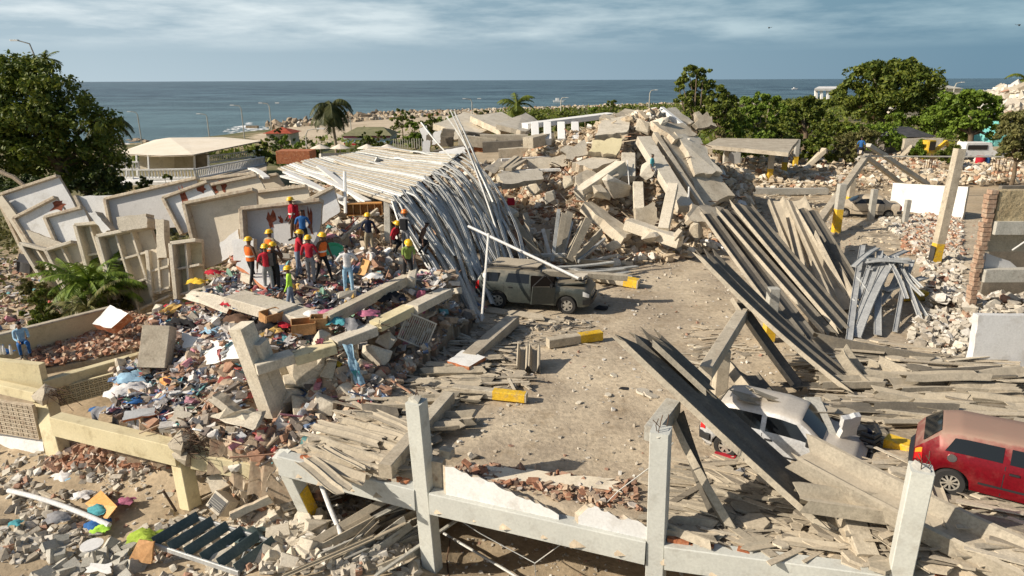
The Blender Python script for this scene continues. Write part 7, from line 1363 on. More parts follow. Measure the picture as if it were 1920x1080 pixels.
# ------------------------------------------------------------ distant buildings
def house_cream():
    b = Q(330, 345, 80); b.z = -3.0; r = empty('cream_house', b, 'low house with a wide cream tent roof and white balustrades behind the toppled walls', 'house')
    def bw(mb, n, m): mb.world = True; return mb.build(n, m, r)
    ap = [Q(316, 258, 84), Q(300, 259, 83)]; rf = [Q(216, 288, 78), Q(300, 292, 75), Q(362, 290, 74), Q(490, 264, 82), Q(418, 257, 94), Q(290, 262, 92)]; top = Q(318, 258, 84)
    mb = MB(); n = len(rf); t2 = Q(352, 259, 84); vs = [top, t2] + rf; mb.add(vs, [(0, 2, 3), (0, 3, 4), (0, 4, 1), (1, 4, 5), (1, 5, 6), (0, 1, 6), (0, 6, 7), (0, 7, 2)]); mb.add([v - Vector((0, 0, .12)) for v in vs], [(0, 3, 2), (0, 4, 3), (0, 1, 4), (1, 5, 4), (1, 6, 5), (0, 6, 1), (0, 7, 6), (0, 2, 7)]); bw(mb, 'tent_roof', 'awning')
    def wallq(x0, x1, y0, y1, D, m, n='wall'): mb = MB(); mb.slab([Q(x0, y1, D), Q(x1, y1, D), Q(x1, y0, D), Q(x0, y0, D)], .25, 0); bw(mb, n, m)
    wallq(262, 328, 292, 320, 79, 'plaster_beige'); wallq(328, 364, 291, 318, 78.5, 'block_wall', 'shutter'); wallq(364, 392, 288, 316, 79, 'concrete_dark', 'doorway')
    for px in (238, 258, 280, 366, 392): mb = MB(); mb.beam(Q(px, 330, 76), Q(px - 2, 291, 76), .18, .18, up=(0, 1, 0)); bw(mb, 'roof_post', 'plaster_white')
    def balus(x0, y0, x1, y1, D0, D1, hp_=18):
        a, c = Q(x0, y0, D0), Q(x1, y1, D1); h = hp_ / FPX * D0; mb = MB(); mb.beam(a + Vector((0, 0, h)), c + Vector((0, 0, h)), .2, .16); mb.beam(a, c, .22, .2); N = max(4, int((c - a).length / .32))
        for i in range(N + 1): q = a.lerp(c, i / N); mb.tube([q, q + Vector((0, 0, h))], .07, 5)
        bw(mb, 'balustrade', 'plaster_white')
    balus(198, 335, 250, 335, 70, 70, 17); balus(262, 336, 366, 334, 69, 69, 17); balus(368, 334, 496, 308, 69, 82, 16); balus(205, 318, 262, 318, 76, 76, 14); balus(392, 305, 492, 292, 80, 88, 12)
    mb = MB(); mb.slab([Q(198, 345, 69), Q(368, 344, 68), Q(368, 334, 70), Q(198, 334, 72)], .3, 0); bw(mb, 'terrace_floor', 'plaster_white'); mb = MB(); mb.slab([Q(396, 340, 70), Q(500, 322, 76), Q(500, 306, 84), Q(396, 312, 80)], .3, 0); bw(mb, 'ramp', 'bare_edge')
house_cream()
def simple_house(name, px0, px1, pyb, pyt, D, roofpx, label, wall, roofm, depth=6, windows=(), ridge=None, stripes=()):
    a = Q(px0, pyb, D); c = Q(px1, pyb, D); t = Q(px0, pyt, D).z; r = empty(name, (a + c) / 2, label, 'house')
    def bw(mb, n, m): mb.world = True; return mb.build(n, m, r)
    z0 = min(a.z, c.z) - 1; cx = (a.x + c.x) / 2; w = c.x - a.x; mb = MB(); mb.box((cx, a.y + depth / 2, (z0 + t) / 2), (w, depth, t - z0)); bw(mb, 'wall', wall)
    rz_ = Q(px0, roofpx, D).z; o = .5; zt = t + .003; mb = MB(); rx = w * (.28 if ridge is None else ridge)
    vs = [(a.x - o, a.y - o, zt), (c.x + o, a.y - o, zt), (c.x + o, a.y + depth + o, zt), (a.x - o, a.y + depth + o, zt), (cx - rx, a.y + depth / 2, rz_), (cx + rx, a.y + depth / 2, rz_)]
    mb.add(vs, [(0, 1, 5, 4), (1, 2, 5), (2, 3, 4, 5), (3, 0, 4), (3, 2, 1, 0)]); bw(mb, 'roof', roofm)
    for (u0, u1, v0, v1) in windows: mb = MB(); mb.box((a.x + w * (u0 + u1) / 2, a.y - .02, t - (t - a.z) * (v0 + v1) / 2), (w * (u1 - u0), .1, (t - a.z) * (v1 - v0)), ch=.01); bw(mb, 'window', 'glass')
    for (u0, u1, v0, v1, m) in stripes: mb = MB(); mb.box((a.x + w * (u0 + u1) / 2, a.y - .01, t - (t - a.z) * (v0 + v1) / 2), (w * (u1 - u0), .06, (t - a.z) * (v1 - v0))); bw(mb, 'painted_stripe', m)
    return r
simple_house('painted_beach_house', 645, 732, 272, 254, 135, 240, 'beach building with pink, white and blue painted stripes and a dull green roof', 'plaster_white', 'roof_green' if 'roof_green' in M else mat('roof_green', (.16, .16, .09), (.24, .23, .13), 1).name, 8, (), None, [(0, 1, .05, .25, 'cloth_pink'), (0, 1, .45, .7, 'cloth_lightblue'), (0, .55, .8, 1, 'cloth_red'), (.3, .45, .0, 1, 'plaster_white')])
mat('roof_red', (.34, .06, .03), (.45, .11, .06), 1); mat('wall_turquoise', (.16, .52, .50), (.24, .62, .58), 1); mat('roof_dark', (.045, .05, .055), (.09, .09, .10), 1)
simple_house('red_roofed_hut', 500, 545, 262, 250, 120, 240, 'small hut with a red pyramid roof among the bushes by the surf', 'plaster_beige', 'roof_red', 5, ridge=.05)
simple_house('dark_roofed_house', 1668, 1742, 282, 256, 86, 240, 'damaged house with a dark roof left of the excavator', 'concrete_dark', 'roof_dark', 7, [(.08, .25, .2, .7), (.4, .55, .2, .7)])
simple_house('turquoise_house', 1866, 1900, 262, 218, 95, 212, 'turquoise painted house between the bushes near the right edge', 'wall_turquoise', 'roof_dark', 6, [(.5, .75, .15, .4)])
simple_house('small_white_house', 1690, 1730, 214, 205, 130, 200, 'small pale house glimpsed between the right hand trees', 'plaster_beige', 'concrete_grey', 6)
simple_house('white_shed', 1160 + 590, 1800, 178, 166, 190, 160, 'pale flat shed by the curved street lamp near the sea', 'plaster_beige', 'concrete_grey', 8)
simple_house('long_low_ruin', 1330, 1420, 205, 196, 210, 190, 'low brown ruin on the land right of the tall slim tree', 'block_wall', 'concrete', 8)
# white open pavilion by the sea
a = Q(1530, 180, 200); r = empty('white_pavilion', a, 'open white concrete pavilion frame by the sea left of the largest domed tree', 'pavilion')
mb = MB(); mb.world = True; mb.slab([Q(1527, 168, 198), Q(1570, 168, 198), Q(1575, 164, 210), Q(1535, 164, 210)], .6, 0); mb.build('roof_slab', 'plaster_white', r)
for px in (1530, 1540, 1552, 1566): mb = MB(); mb.world = True; mb.beam(Q(px, 186, 199), Q(px, 168, 199), .7, .7, up=(0, 1, 0)); mb.build('column', 'plaster_white', r)
# brick box and retaining wall in mid distance
mb = MB(); mb.box(Q(556, 293, 62), (3.0, 2.0, 1.1), ch=.03); tag(mb.build('brick_enclosure', 'clay_brick'), 'square red brick enclosure left of the fallen metal roof', 'enclosure')
mb = MB(); mb.slab([Q(600, 300, 60), Q(740, 290, 66), Q(740, 283, 66), Q(600, 288, 60)], .3, 0); tag(mb.build('low_wall', 'concrete_grey'), 'low grey wall running behind the fallen metal roof', 'wall')
for i, px in enumerate((600, 637, 688, 726)):
    p = Q(px, 276, 75); r = empty('concrete_parasol', (p.x, p.y, -2.6), ('leftmost', 'second', 'third', 'rightmost')[i] + ' pale beach parasol behind the fallen metal roof', 'parasol'); mb = MB(); mb.tube([(0, 0, 0), (0, 0, p.z + 2.7)], .06, 6); mb.build('pole', 'concrete_grey', r); mb = MB(); N = 10; mb.add([(1.1 * math.cos(i_ / N * 6.283), 1.1 * math.sin(i_ / N * 6.283), p.z + 2.5) for i_ in range(N)] + [(0, 0, p.z + 2.95)], [(i_, (i_ + 1) % N, N) for i_ in range(N)] + [tuple(range(N - 1, -1, -1))]); mb.build('canopy', 'awning', r)
# metal fence behind the painted building
r = empty('metal_fence', Q(745, 275, 110), 'thin metal fence right of the painted beach building', 'fence'); a, c = Q(738, 266, 112), Q(800, 266, 105)
for i in range(15): mb = MB(); mb.world = True; q = a.lerp(c, i / 14); mb.beam(q + Vector((0, 0, -1.0)), q + Vector((0, 0, .5)), .12, .12, up=(0, 1, 0)); mb.build('post', 'concrete_grey', r)
# street lamps
def lamp(px, pyt, D, label, arm=1, wob=0, double=False):
    b = base_at(px, D); h = Q(px, pyt, D).z - b.z; r = empty('street_lamp', b, label, 'street lamp'); mb = MB(); mb.tube([(0, 0, 0), (0, 0, h * .9), (.3 * arm, 0, h * .98), (1.4 * arm, 0, h)], max(.09, D * .0008), 7, taper=.6); mb.build('pole', 'concrete_grey', r, angle=50)
    for s in ((1, -1) if double else (1,)):
        mb = MB(); mb.box((1.7 * arm * s, 0, h), (.8, .25, .14), ch=.04); mb.build('lamp_head', 'plaster_white', r)
for px, py, D, lb, ar, db in [(103, 79, 70, 'street lamp rising behind the crown of the big left tree', -1, 0), (271, 208, 150, 'slim street lamp left of the cream roof in front of the sea', -1, 0), (398, 212, 150, 'street lamp behind the middle of the cream roof', -1, 0), (463, 196, 140, 'street lamp by the breaking wave', -1, 0), (515, 192, 145, 'tall street lamp just right of the breaking wave', -1, 1), (662, 190, 140, 'curved street lamp right of the coconut palm', -1, 0), (887, 184, 160, 'street lamp left of the seaside palm', -1, 1), (1212, 168, 190, 'slim street lamp on the shore above the heap', 1, 0), (1766, 154, 160, 'curved street lamp right of the largest domed tree', 1, 0), (577, 240, 75, 'pale pole lamp beside the brick enclosure', 1, 0), (1050, 182, 200, 'short street lamp right of the seaside palm', 1, 0)]: lamp(px, py, D, lb, ar, 0, db)
# yellow excavator
def excavator():
    b = Q(1742, 285, 76); b.z = 0; r = empty('yellow_excavator', b, 'yellow excavator parked under the trees beyond the cleared ground', 'excavator', rz=.3)
    mb = MB(); mb.box((0, 0, .9), (2.4, 1.6, .8), ch=.12); mb.build('body', 'yellow_paint', r); mb = MB(); mb.box((-.5, -.2, 1.9), (1.1, 1.1, 1.3), ch=.12); c = mb.build('cab', 'yellow_paint', r); mb = MB(); mb.box((-.5, -.76, 1.95), (.85, .04, .9)); mb.build('window', 'glass', c); mb = MB(); mb.box((-.5, .36, 1.95), (.85, .04, .9)); mb.build('window', 'glass', c)
    for y in (-.7, .7): mb = MB(); mb.box((0, y, .3), (2.9, .5, .6), ch=.25); mb.build('track', 'rust_metal', r)
    mb = MB(); mb.beam((.6, 0, 1.2), (2.2, 0, 2.3), .3, .4); mb.beam((2.2, 0, 2.3), (3.4, 0, .9), .22, .3); mb.build('boom', 'yellow_paint', r); mb = MB(); mb.slab([(3.2, -.4, .8), (3.7, -.4, .3), (3.7, .4, .3), (3.2, .4, .8)], .3, 0); mb.build('bucket', 'rust_metal', r)
excavator()
# pale van beside the road
b = Q(1833, 280, 78); b.z = 0; r = empty('pale_van', b, 'pale van parked between the wide tree and the right edge bush', 'van'); mb = MB(); mb.extr([(-1.9, .4), (1.9, .4), (1.9, 1.1), (1.2, 1.3), (.9, 2.1), (-1.8, 2.1), (-1.9, 1.9)], [(0, -.85, 0), (0, .85, 0)], up=(0, 0, 1)); mb.build('body', 'plaster_white', r)
mb = MB(); mb.box((-.6, -.88, 1.6), (2.2, .04, .5)); mb.build('window', 'glass', r); mb = MB()
for x in (-1.2, 1.2): mb = MB(); mb.tube([(x, -.92, .35), (x, -.7, .35)], .35, 12); mb.build('wheel', 'tyre', r)
for i, (px, m, w, lb) in enumerate([(1836, 'cloth_red', .75, 'bright red barrel on the cleared ground at the far right'), (1849, 'cloth_blue', .5, 'blue barrel right beside the bright red one')]):
    p = P(px, 310, .05); r = empty('barrel', p, lb, 'barrel'); mb = MB(); mb.tube([(0, 0, 0), (0, 0, .3), (0, 0, .62), (0, 0, .95)], w * .6, 14); mb.build('drum', m, r, angle=40); mb = MB(); mb.tube([(0, 0, .96), (0, 0, 1.0)], w * .55, 14); mb.build('lid', m, r)
PS(1612, 292, 3.4, 'cloth_blue', 'cloth_navy', 'small figure in blue at the top of the far leaning frame', face=150, hel=None, pose='crouch')
PS(1916, 300, .0, 'cloth_navy', 'cloth_navy', 'figure in dark blue standing at the right edge beyond the stone building', face=30, hel=None)
PS(1222, 328, 2.9, 'cloth_teal', 'cloth_grey', 'crouching figure in teal inside the cleft of the tall heap', face=60, hel=None, pose='crouch', loc=Q(1221, 334, 40.0))
# helicopters in the sky
def heli(px, py, D, label, rz):
    r = empty('helicopter', Q(px, py, D), label, 'helicopter', rz=rz); mb = MB(); V_, F_ = BANK['chunk'][1]; mb.add([Vector((v[0] * 5, v[1] * 2.4, v[2] * 2.6)) for v in V_], [tuple(map(int, f)) for f in F_]); mb.build('fuselage', 'black_paint', r, smooth=True)
    mb = MB(); mb.tube([(1.5, 0, .3), (7, 0, .7)], .45, 7, taper=.35); mb.build('tail_boom', 'black_paint', r); mb = MB(); mb.slab([(6.6, 0, .5), (7.4, 0, .6), (7.6, 0, 2.0), (7.0, 0, 1.9)], .15, 0); mb.build('tail_fin', 'black_paint', r)
    for k in range(4): mb = MB(); a = k * 1.571 + .4; mb.beam((0, 0, 1.7), (5.2 * math.cos(a), 5.2 * math.sin(a), 1.75), .3, .05); mb.build('rotor_blade', 'black_paint', r)
    for y in (-1, 1): mb = MB(); mb.tube([(-2, y, -1.7), (1.8, y, -1.7)], .09, 5); mb.build('skid', 'black_paint', r)
heli(1442, 52, 1500, 'tiny dark helicopter in the sky right of centre', .3); heli(1911, 47, 1300, 'tiny dark helicopter near the right edge of the sky', 3.0)
# small white boats far out
for i, (px, py, D) in enumerate(((1490, 164, 900), (1047, 181, 420))):
    p = Q(px, py, D); p.z = -4.3; r = empty('small_boat', p, ('tiny white boat far out on the sea between the right hand trees', 'tiny white boat above the long ridge ledge')[i], 'boat'); mb = MB(); mb.add([(-3, -1, .1), (3, -1, .1), (4.5, 0, .9), (3, 1, .1), (-3, 1, .1), (-3.2, -1.2, 1.2), (3.2, -1.2, 1.2), (5, 0, 1.6), (3.2, 1.2, 1.2), (-3.2, 1.2, 1.2)], [(0, 1, 6, 5), (1, 2, 7, 6), (2, 3, 8, 7), (3, 4, 9, 8), (4, 0, 5, 9), (5, 6, 7, 8, 9), (4, 3, 2, 1, 0)]); mb.build('hull', 'plaster_white', r); mb = MB(); mb.box((-.5, 0, 1.9), (2.2, 1.6, 1.4), ch=.2); mb.build('cabin', 'plaster_white', r)
# ------------------------------------------------------------ small things
def crate(px, py, z, s, m, label, name='crate', cat='crate', rz=0, tilt=.2, loc=None, open_=True):
    """open wooden or plastic box with visible inside"""
    b = P(px, py, z) if loc is None else loc; r = empty(name, b, label, cat, rz=rz); r.rotation_euler = (tilt, 0, rz); x, y, h = [v / 2 for v in s]
    for nm, c, d in (('side', (0, -y, h), (2 * x, .03, 2 * h)), ('side', (0, y, h), (2 * x, .03, 2 * h)), ('end', (-x, 0, h), (.03, 2 * y - .04, 2 * h)), ('end', (x, 0, h), (.03, 2 * y - .04, 2 * h)), ('bottom', (0, 0, .02), (2 * x - .04, 2 * y - .04, .03))):
        mb = MB(); mb.box(c, d); mb.build(nm, m, r)
    return r
crate(570, 622, 1.6, (.7, .4, .38), 'wood', 'open wooden drawer at the slab edge above the void', 'drawer', 'drawer', .3)
crate(508, 600, 1.75, (.6, .4, .3), 'wood', 'wooden drawer in the clothes left of the lime green worker', 'drawer', 'drawer', .9)
crate(600, 612, 1.7, (.5, .3, .36), 'wood', 'small brown box full of belongings beside the drawer', 'box', 'box', .1)
# orange shelf with compartments
def shelf():
    b = Q(684, 402, 30.5); r = empty('orange_shelf', b, 'fallen orange wooden shelf with open compartments below the metal roof', 'shelf', rz=.12); w, h, d = 1.55, .5, .4
    for nm, c, s in [('back_board', (0, d / 2, h / 2), (w, .03, h)), ('top_board', (0, 0, h), (w, d, .04)), ('bottom_board', (0, 0, 0), (w, d, .04))]: mb = MB(); mb.box(c, s); mb.build(nm, 'wood_orange', r)
    for i in range(6): mb = MB(); mb.box((-w / 2 + w * i / 5, -.01, h / 2), (.04, d * .96, h - .05)); mb.build('divider', 'wood', r)
shelf()
mb = MB(); p = Q(690, 440, 29.5); mb.box(p, (1.0, .4, .12), Matrix.Rotation(.2, 3, 'Y'), ch=.01); tag(mb.build('wooden_board', 'wood'), 'red brown wooden board lying below the orange shelf', 'board')
CB('support_beam', Q(640, 448, 29), Q(708, 392, 30), .14, .12, 'thin beige timber slanting across the orange shelf', 'timber', 'concrete')
mb = MB(); mb.slab([P(672, 515, 2.2), P(686, 518, 2.2), P(695, 490, 2.7), P(682, 486, 2.7)], .1, 0); o = mb.build('cupboard_door', 'wood_orange'); tag(o, 'pale orange cupboard door leaning beside the man in white', 'cupboard door')
def bowl():
    b = Q(628, 474, 27.6); r = empty('green_bowl', b, 'tilted green plastic tub behind the workers', 'tub'); r.rotation_euler = (R(70), R(15), 0); mb = MB(); N = 18; pr = [(.08, 0), (.38, .03), (.5, .2), (.52, .2), (.40, 0.0), (.08, -.03)]; vs = [(q * math.cos(i / N * 6.283), q * math.sin(i / N * 6.283) * .75, z) for i in range(N) for q, z in pr]; k = len(pr)
    mb.add(vs, [(i * k + j, ((i + 1) % N) * k + j, ((i + 1) % N) * k + (j + 1) % k, i * k + (j + 1) % k) for i in range(N) for j in range(k)]); mb.build('tub_wall', 'tub_green', r, angle=40); mb = MB(); mb.tube([(0, 0, -.02), (0, 0, .02)], .12, 12); mb.build('tub_base', 'tub_green', r)
flat('tub_green', (.04, .32, .20), .4); bowl()
def hang(path, w, m, label, seed=0, name='hanging_cloth'):
    """draped strip of cloth following path"""
    rd = random.Random(seed); mb = MB(); n = len(path); k = 5; vs = []
    for i, p in enumerate(path):
        for j in range(k): vs.append(Vector(p) + Vector(((j / (k - 1) - .5) * w * (1 + .25 * math.sin(i * 2 + seed)), math.sin(j * 2.2 + i * .8 + seed) * .05, 0)))
    mb.add(vs, [(i * k + j, i * k + j + 1, (i + 1) * k + j + 1, (i + 1) * k + j) for i in range(n - 1) for j in range(k - 1)]); mb.add([v + Vector((0, .012, 0)) for v in vs], [(i * k + j, (i + 1) * k + j, (i + 1) * k + j + 1, i * k + j + 1) for i in range(n - 1) for j in range(k - 1)]); return tag(mb.build(name, m, smooth=True), label, 'cloth')
hang(bent(P(655, 640, 1.75) + Vector((0, -.25, 0)), P(680, 726, .35) + Vector((0, -.1, 0)), 8, .05), .26, 'cloth_lightblue', 'long light blue cloth hanging from the slab edge over the void', 1)
hang(bent(P(668, 690, .95) + Vector((0, -.2, 0)), P(684, 730, .2), 5, .02), .22, 'cloth_teal', 'bright teal lower end of the hanging blue cloth', 2)
hang(bent(P(606, 628, 1.8) + Vector((0, -.3, 0)), P(598, 662, 1.1) + Vector((0, -.2, 0)), 6, .02), .22, 'cloth_pink', 'pink cloth hanging over the slab edge', 3)
hang(bent(P(660, 590, 2.0) + Vector((0, -.3, 0)), P(666, 630, 1.5) + Vector((0, -.3, 0)), 6, .02), .35, 'cloth_grey', 'black and grey patterned cloth hanging above the blue one', 4)
hang(bent(P(792, 540, 2.0) + Vector((0, -.3, 0)), P(790, 588, 1.1), 6, .02), .3, 'cloth_pink', 'dusty pink cloth hanging under the metal curtain', 5)
hang(bent(P(806, 545, 1.9) + Vector((0, -.3, 0)), P(812, 590, 1.0), 6, .02), .24, 'cloth_grey', 'grey cloth hanging beside the dusty pink one', 6)
for i, (x, y, m, lb, w) in enumerate([(188, 768, 'cloth_grey', 'dark grey garment hanging over the cream beam, leftmost', .3), (226, 775, 'cloth_black', 'black garment hanging over the cream beam', .24), (262, 782, 'cloth_white', 'white striped cloth hanging over the cream beam', .4)]):
    a = P(x, y, -.5) + Vector((0, -.12, 0)); hang([a + Vector((.0, .2, .06)), a + Vector((0, -.14, .05)), a + Vector((0, -.2, -.15)), a + Vector((.02, -.22, -.4)), a + Vector((.03, -.22, -.62))], w, m, lb, 7 + i)
def heap(px, py, z, s, m, label, f=None, n=6):
    p = P(px, py, z); g = empty('garment', p, label, 'garment'); bpy.data.objects.remove(g); mb = MB()
    rd = random.Random(px * 7 + py); N = 9; V = []
    for i in range(N):
        for j in range(N): u, v = i / (N - 1) - .5, j / (N - 1) - .5; V.append(p + Vector((u * s * 1.3 + .1 * s * math.sin(v * 9 + px), v * s + .1 * s * math.sin(u * 8 + py), max(0, .28 - u * u - v * v) * s * .9 + .09 * s * math.sin(u * 17 + px) * math.cos(v * 15 + py) + .03)))
    mb.add(V, [(i * N + j, (i + 1) * N + j, (i + 1) * N + j + 1, i * N + j + 1) for i in range(N - 1) for j in range(N - 1)]); return tag(mb.build('garment', m, smooth=True), label, 'garment')
for px, py, z, s, m, lb in [(466, 575, 1.85, .6, 'cloth_blue', 'bright blue garment near the pale slab under the left workers'), (468, 566, 1.9, .4, 'cloth_lightblue', 'light blue garment beside the bright blue one'), (318, 578, .9, .45, 'cloth_red', 'red garment at the upper left of the clothes pile'), (300, 592, .6, .4, 'cloth_blue', 'blue garment just left of the red one'), (315, 590, .7, .3, 'cloth_teal', 'small turquoise garment under the red one'), (400, 513, 2.2, .45, 'cloth_red', 'dark red garment in front of the cream closet frame'), (368, 530, 1.9, .5, 'cloth_yellow', 'yellow bag near the foot of the cream closet frame'), (435, 570, 1.9, .5, 'cloth_red', 'red cloth left of the pale slab'), (352, 605, .9, .9, 'cloth_black', 'long black garment lying in the middle of the clothes pile'), (345, 628, .6, .4, 'cloth_red', 'red sock like garment below the long black one'), (330, 600, .7, .6, 'cloth_white', 'white garment left of the long black one'), (362, 678, .35, .55, 'cloth_blue', 'deep blue garment in the red rubble left of the pillar'), (255, 752, -.4, .5, 'cloth_blue', 'royal blue bag on the slumped corner above the cream beam'), (180, 770, -.55, .3, 'cloth_blue', 'small blue bag at the left end of the slumped corner'), (325, 715, .0, .6, 'wood_orange', 'round orange piece among the papers'), (298, 778, -.4, .4, 'cloth_blue', 'blue cloth hanging at the brick edge piece'), (250, 710, -.2, .8, 'cloth_lightblue', 'pale blue sheet among papers above the cream beam'), (240, 735, -.3, .9, 'cloth_white', 'white sheet among papers above the cream beam'), (500, 615, 1.6, .6, 'cloth_black', 'black clothing heap right of the tilted pillar top'), (530, 612, 1.6, .4, 'cloth_red', 'red garment beside the black clothing heap'), (620, 590, 1.9, .6, 'cloth_pink', 'pink purple garment under the sunlit beam'), (632, 605, 1.8, .5, 'cloth_teal', 'green teal cloth below the pink purple garment'), (722, 560, 1.9, .9, 'cloth_black', 'large black heap of clothes below the bending worker'), (745, 563, 1.85, .45, 'cloth_navy', 'navy garment on the right end of the black heap'), (690, 590, 1.8, .5, 'cloth_pink', 'dark pink garment near the hanging patterned cloth'), (700, 520, 2.3, .5, 'cloth_white', 'white cloth right of the man in white'), (628, 686, .8, .35, 'cloth_yellow', 'yellow scrap in the tumble below the slab edge'), (590, 590, 1.85, .5, 'cloth_white', 'white cloth below the crimson shirt worker'), (445, 600, 1.6, .6, 'cloth_brown', 'brown garment in the clothes pile left of the lime green worker'), (405, 620, 1.1, .6, 'cloth_lightblue', 'pale blue garment above the bright wall piece')]: heap(px, py, z, s, m, lb)
# grille plate in the void
def grid(px, py, z, w, h, label, m='plaster_grey', n=12, rot=(0, 0, 0), loc=None, name='metal_grille', fr=.05):
    b = P(px, py, z) if loc is None else loc; r = empty(name, b, label, 'grille'); r.rotation_euler = rot; mb = MB()
    for s in (-1, 1): mb.box((s * w / 2, 0, 0), (fr, fr, h + fr * .9)); mb.box((0, .002, s * h / 2), (w - fr * 1.1, fr * .9, fr))
    for c, d, nm in (((-w / 2, 0, 0), (fr, fr, h + fr), 'frame_bar'), ((w / 2, 0, 0), (fr, fr, h + fr), 'frame_bar'), ((0, 0, -h / 2), (w - fr * 1.1, fr, fr), 'frame_bar'), ((0, 0, h / 2), (w - fr * 1.1, fr, fr), 'frame_bar')): mb = MB(); mb.box(c, d); mb.build(nm, m, r)
    for i in range(1, n): mb = MB(); mb.box((-w / 2 + w * i / n, 0, 0), (.025, .02, h)); mb.build('slat', m, r)
grid(782, 620, 1.1, 1.0, .9, 'square slatted grille hanging in the void under the metal curtain', 'concrete_pale', 14, (R(-20), R(28), R(10)))
grid(470, 1066, -2.2, 1.9, .8, 'grey metal gate lying at the bottom left below the metal stair', 'galvanised_blue', 12, (R(-55), R(4), R(-10)))
# metal stair with dark treads
def stair():
    a, b = P(288, 1022, -2.0), P(448, 1075, -2.0); u, v = P(372, 972, -1.75), P(520, 1020, -1.9); r = empty('metal_stair', a, 'fallen dark green metal stair with open treads in the lower left yard', 'stair'); mb = MB(); mb.world = True; mb.beam(a, b, .06, .14); mb.build('stringer', 'galvanised_blue', r); mb = MB(); mb.world = True; mb.beam(u, v, .06, .14); mb.build('stringer', 'galvanised_blue', r)
    for i in range(6):
        p = a.lerp(b, i / 5.2 + .02); q = u.lerp(v, i / 5.2 + .02); d = (b - a).normalized() * .10; mb = MB(); mb.world = True; mb.slab([p - d + Vector((0, 0, .20)), p + d * .3 - Vector((0, 0, .02)), q + d * .3 - Vector((0, 0, .02)), q - d + Vector((0, 0, .20))], .03, 0); mb.build('tread', 'tread_green', r)
mat('tread_green', (.08, .12, .12), (.13, .17, .17), 3, rough=.5, metal=.2, bump=.05); stair()
rod(P(306, 920, -1.2), P(330, 958, -1.9), .035, 'dark rusty rod stuck upright above the metal stair', 'rust_metal', cat='rod')
# window air conditioners / appliances
def appliance(px, py, z, s, rot, label, slots=5):
    b = P(px, py, z); r = empty('air_conditioner', b, label, 'air conditioner'); r.rotation_euler = rot; x, y, h = s; mb = MB(); mb.box((0, 0, h / 2), s, ch=.03); mb.build('casing', 'concrete_pale', r)
    mb = MB(); mb.box((0, -y / 2 - .004, h * .5), (x * .86, .012, h * .7)); mb.build('grille', 'black_plastic', r)
    for i in range(slots): mb = MB(); mb.box((-.0, -y / 2 - .014, h * (.22 + .13 * i)), (x * .84, .012, .012)); mb.build('slat', 'concrete_grey', r)
appliance(420, 912, -2.0, (.62, .55, .42), (R(30), R(-14), R(30)), 'beige air conditioner box with dark grille lying beside the inner column')
appliance(408, 958, -2.1, (.55, .5, .45), (R(-38), R(20), R(-30)), 'second air conditioner box tipped over with its dark top open below the first', 4)
slabthing('wall_fragment', [P(445, 920, -1.9), P(478, 925, -1.9), P(490, 890, -1.5), P(462, 885, -1.5)], .25, 'bright white box shaped fragment right of the air conditioner', m=('plaster_white', 'plaster_grey'), jag=.03, seed=41)
slabthing('wall_fragment', [P(432, 975, -1.9), P(512, 940, -1.7), P(505, 928, -1.5), P(428, 962, -1.7)], .16, 'long pale stone slab with flaked side right of the second air conditioner', m=('concrete_pale', 'bare_edge'), jag=.04, seed=42)
slabthing('wall_fragment', [P(160, 1075, -2.3), P(212, 1078, -2.3), P(215, 1055, -2.2), P(165, 1058, -2.2)], .1, 'white speckled slab at the bottom left', m=('plaster_white', 'concrete'), jag=.1, seed=43)
slabthing('cardboard', [P(160, 945, -2.35), P(200, 975, -2.35), P(220, 950, -2.1), P(190, 920, -2.2)], .03, 'orange cardboard square lying on the yard', 'cardboard', m=('wood_orange',), jag=0)
slabthing('wooden_board', [P(240, 1052, -2.3), P(285, 1058, -2.3), P(290, 1015, -1.7), P(262, 1010, -1.8)], .05, 'dark brown wooden panel beside the lime green cloth', 'panel', m=('wood',), jag=.02)
for px, py, z, s, m, lb in [(268, 1008, -2.2, .55, 'lime_cloth', 'lime green cloth heap in the yard left of the metal stair'), (120, 895, -2.4, .6, 'cloth_white', 'white and blue bag on the yard'), (128, 902, -2.42, .35, 'cloth_lightblue', 'light blue plastic beside the white bag'), (185, 958, -2.3, .45, 'cloth_teal', 'turquoise bag lying on the orange cardboard'), (182, 985, -2.4, .45, 'cloth_blue', 'blue plastic at the end of the white pipe'), (190, 993, -2.4, .35, 'cloth_green', 'green plastic below the blue one'), (155, 930, -2.4, .4, 'cloth_white', 'crumpled white bag above the white pipe'), (235, 942, -2.3, .35, 'cloth_pink', 'pink cloth right of the orange cardboard'), (468, 1005, -2.0, .55, 'tread_green', 'dark green net in the rubble right of the metal stair'), (110, 972, -2.4, .5, 'cloth_grey', 'grey cloth wrapped over the white pipe'), (30, 982, -2.5, .25, 'cloth_teal', 'small teal scrap at the lower left')]:
    if m == 'lime_cloth' and m not in M: mat('lime_cloth', (.30, .42, .05), (.42, .55, .08), 5)
    heap(px, py, z, s, m, lb)
mb = MB(); mb.tube(bent(P(16, 920, -2.35), P(205, 985, -2.3), 10, -.12), .07, 9); tag(mb.build('white_pipe', 'pvc_white', angle=40), 'long curved white plastic pipe lying in the lower left yard', 'pipe')
CB('timber', P(40, 905, -2.5), P(120, 945, -2.5), .14, .10, 'beige timber lying beside the white pipe', 'timber', 'concrete')
# round stool
b = P(178, 1050, -2.4); r = empty('white_stool', b, 'round white topped stool standing in the lower left blocks', 'stool'); mb = MB(); mb.tube([(0, 0, .42), (0, 0, .46)], .26, 20); mb.build('seat', 'plaster_white', r, angle=40); mb = MB(); mb.tube([(0, 0, -.1), (0, 0, .42)], .04, 8); mb.build('post', 'concrete_grey', r)
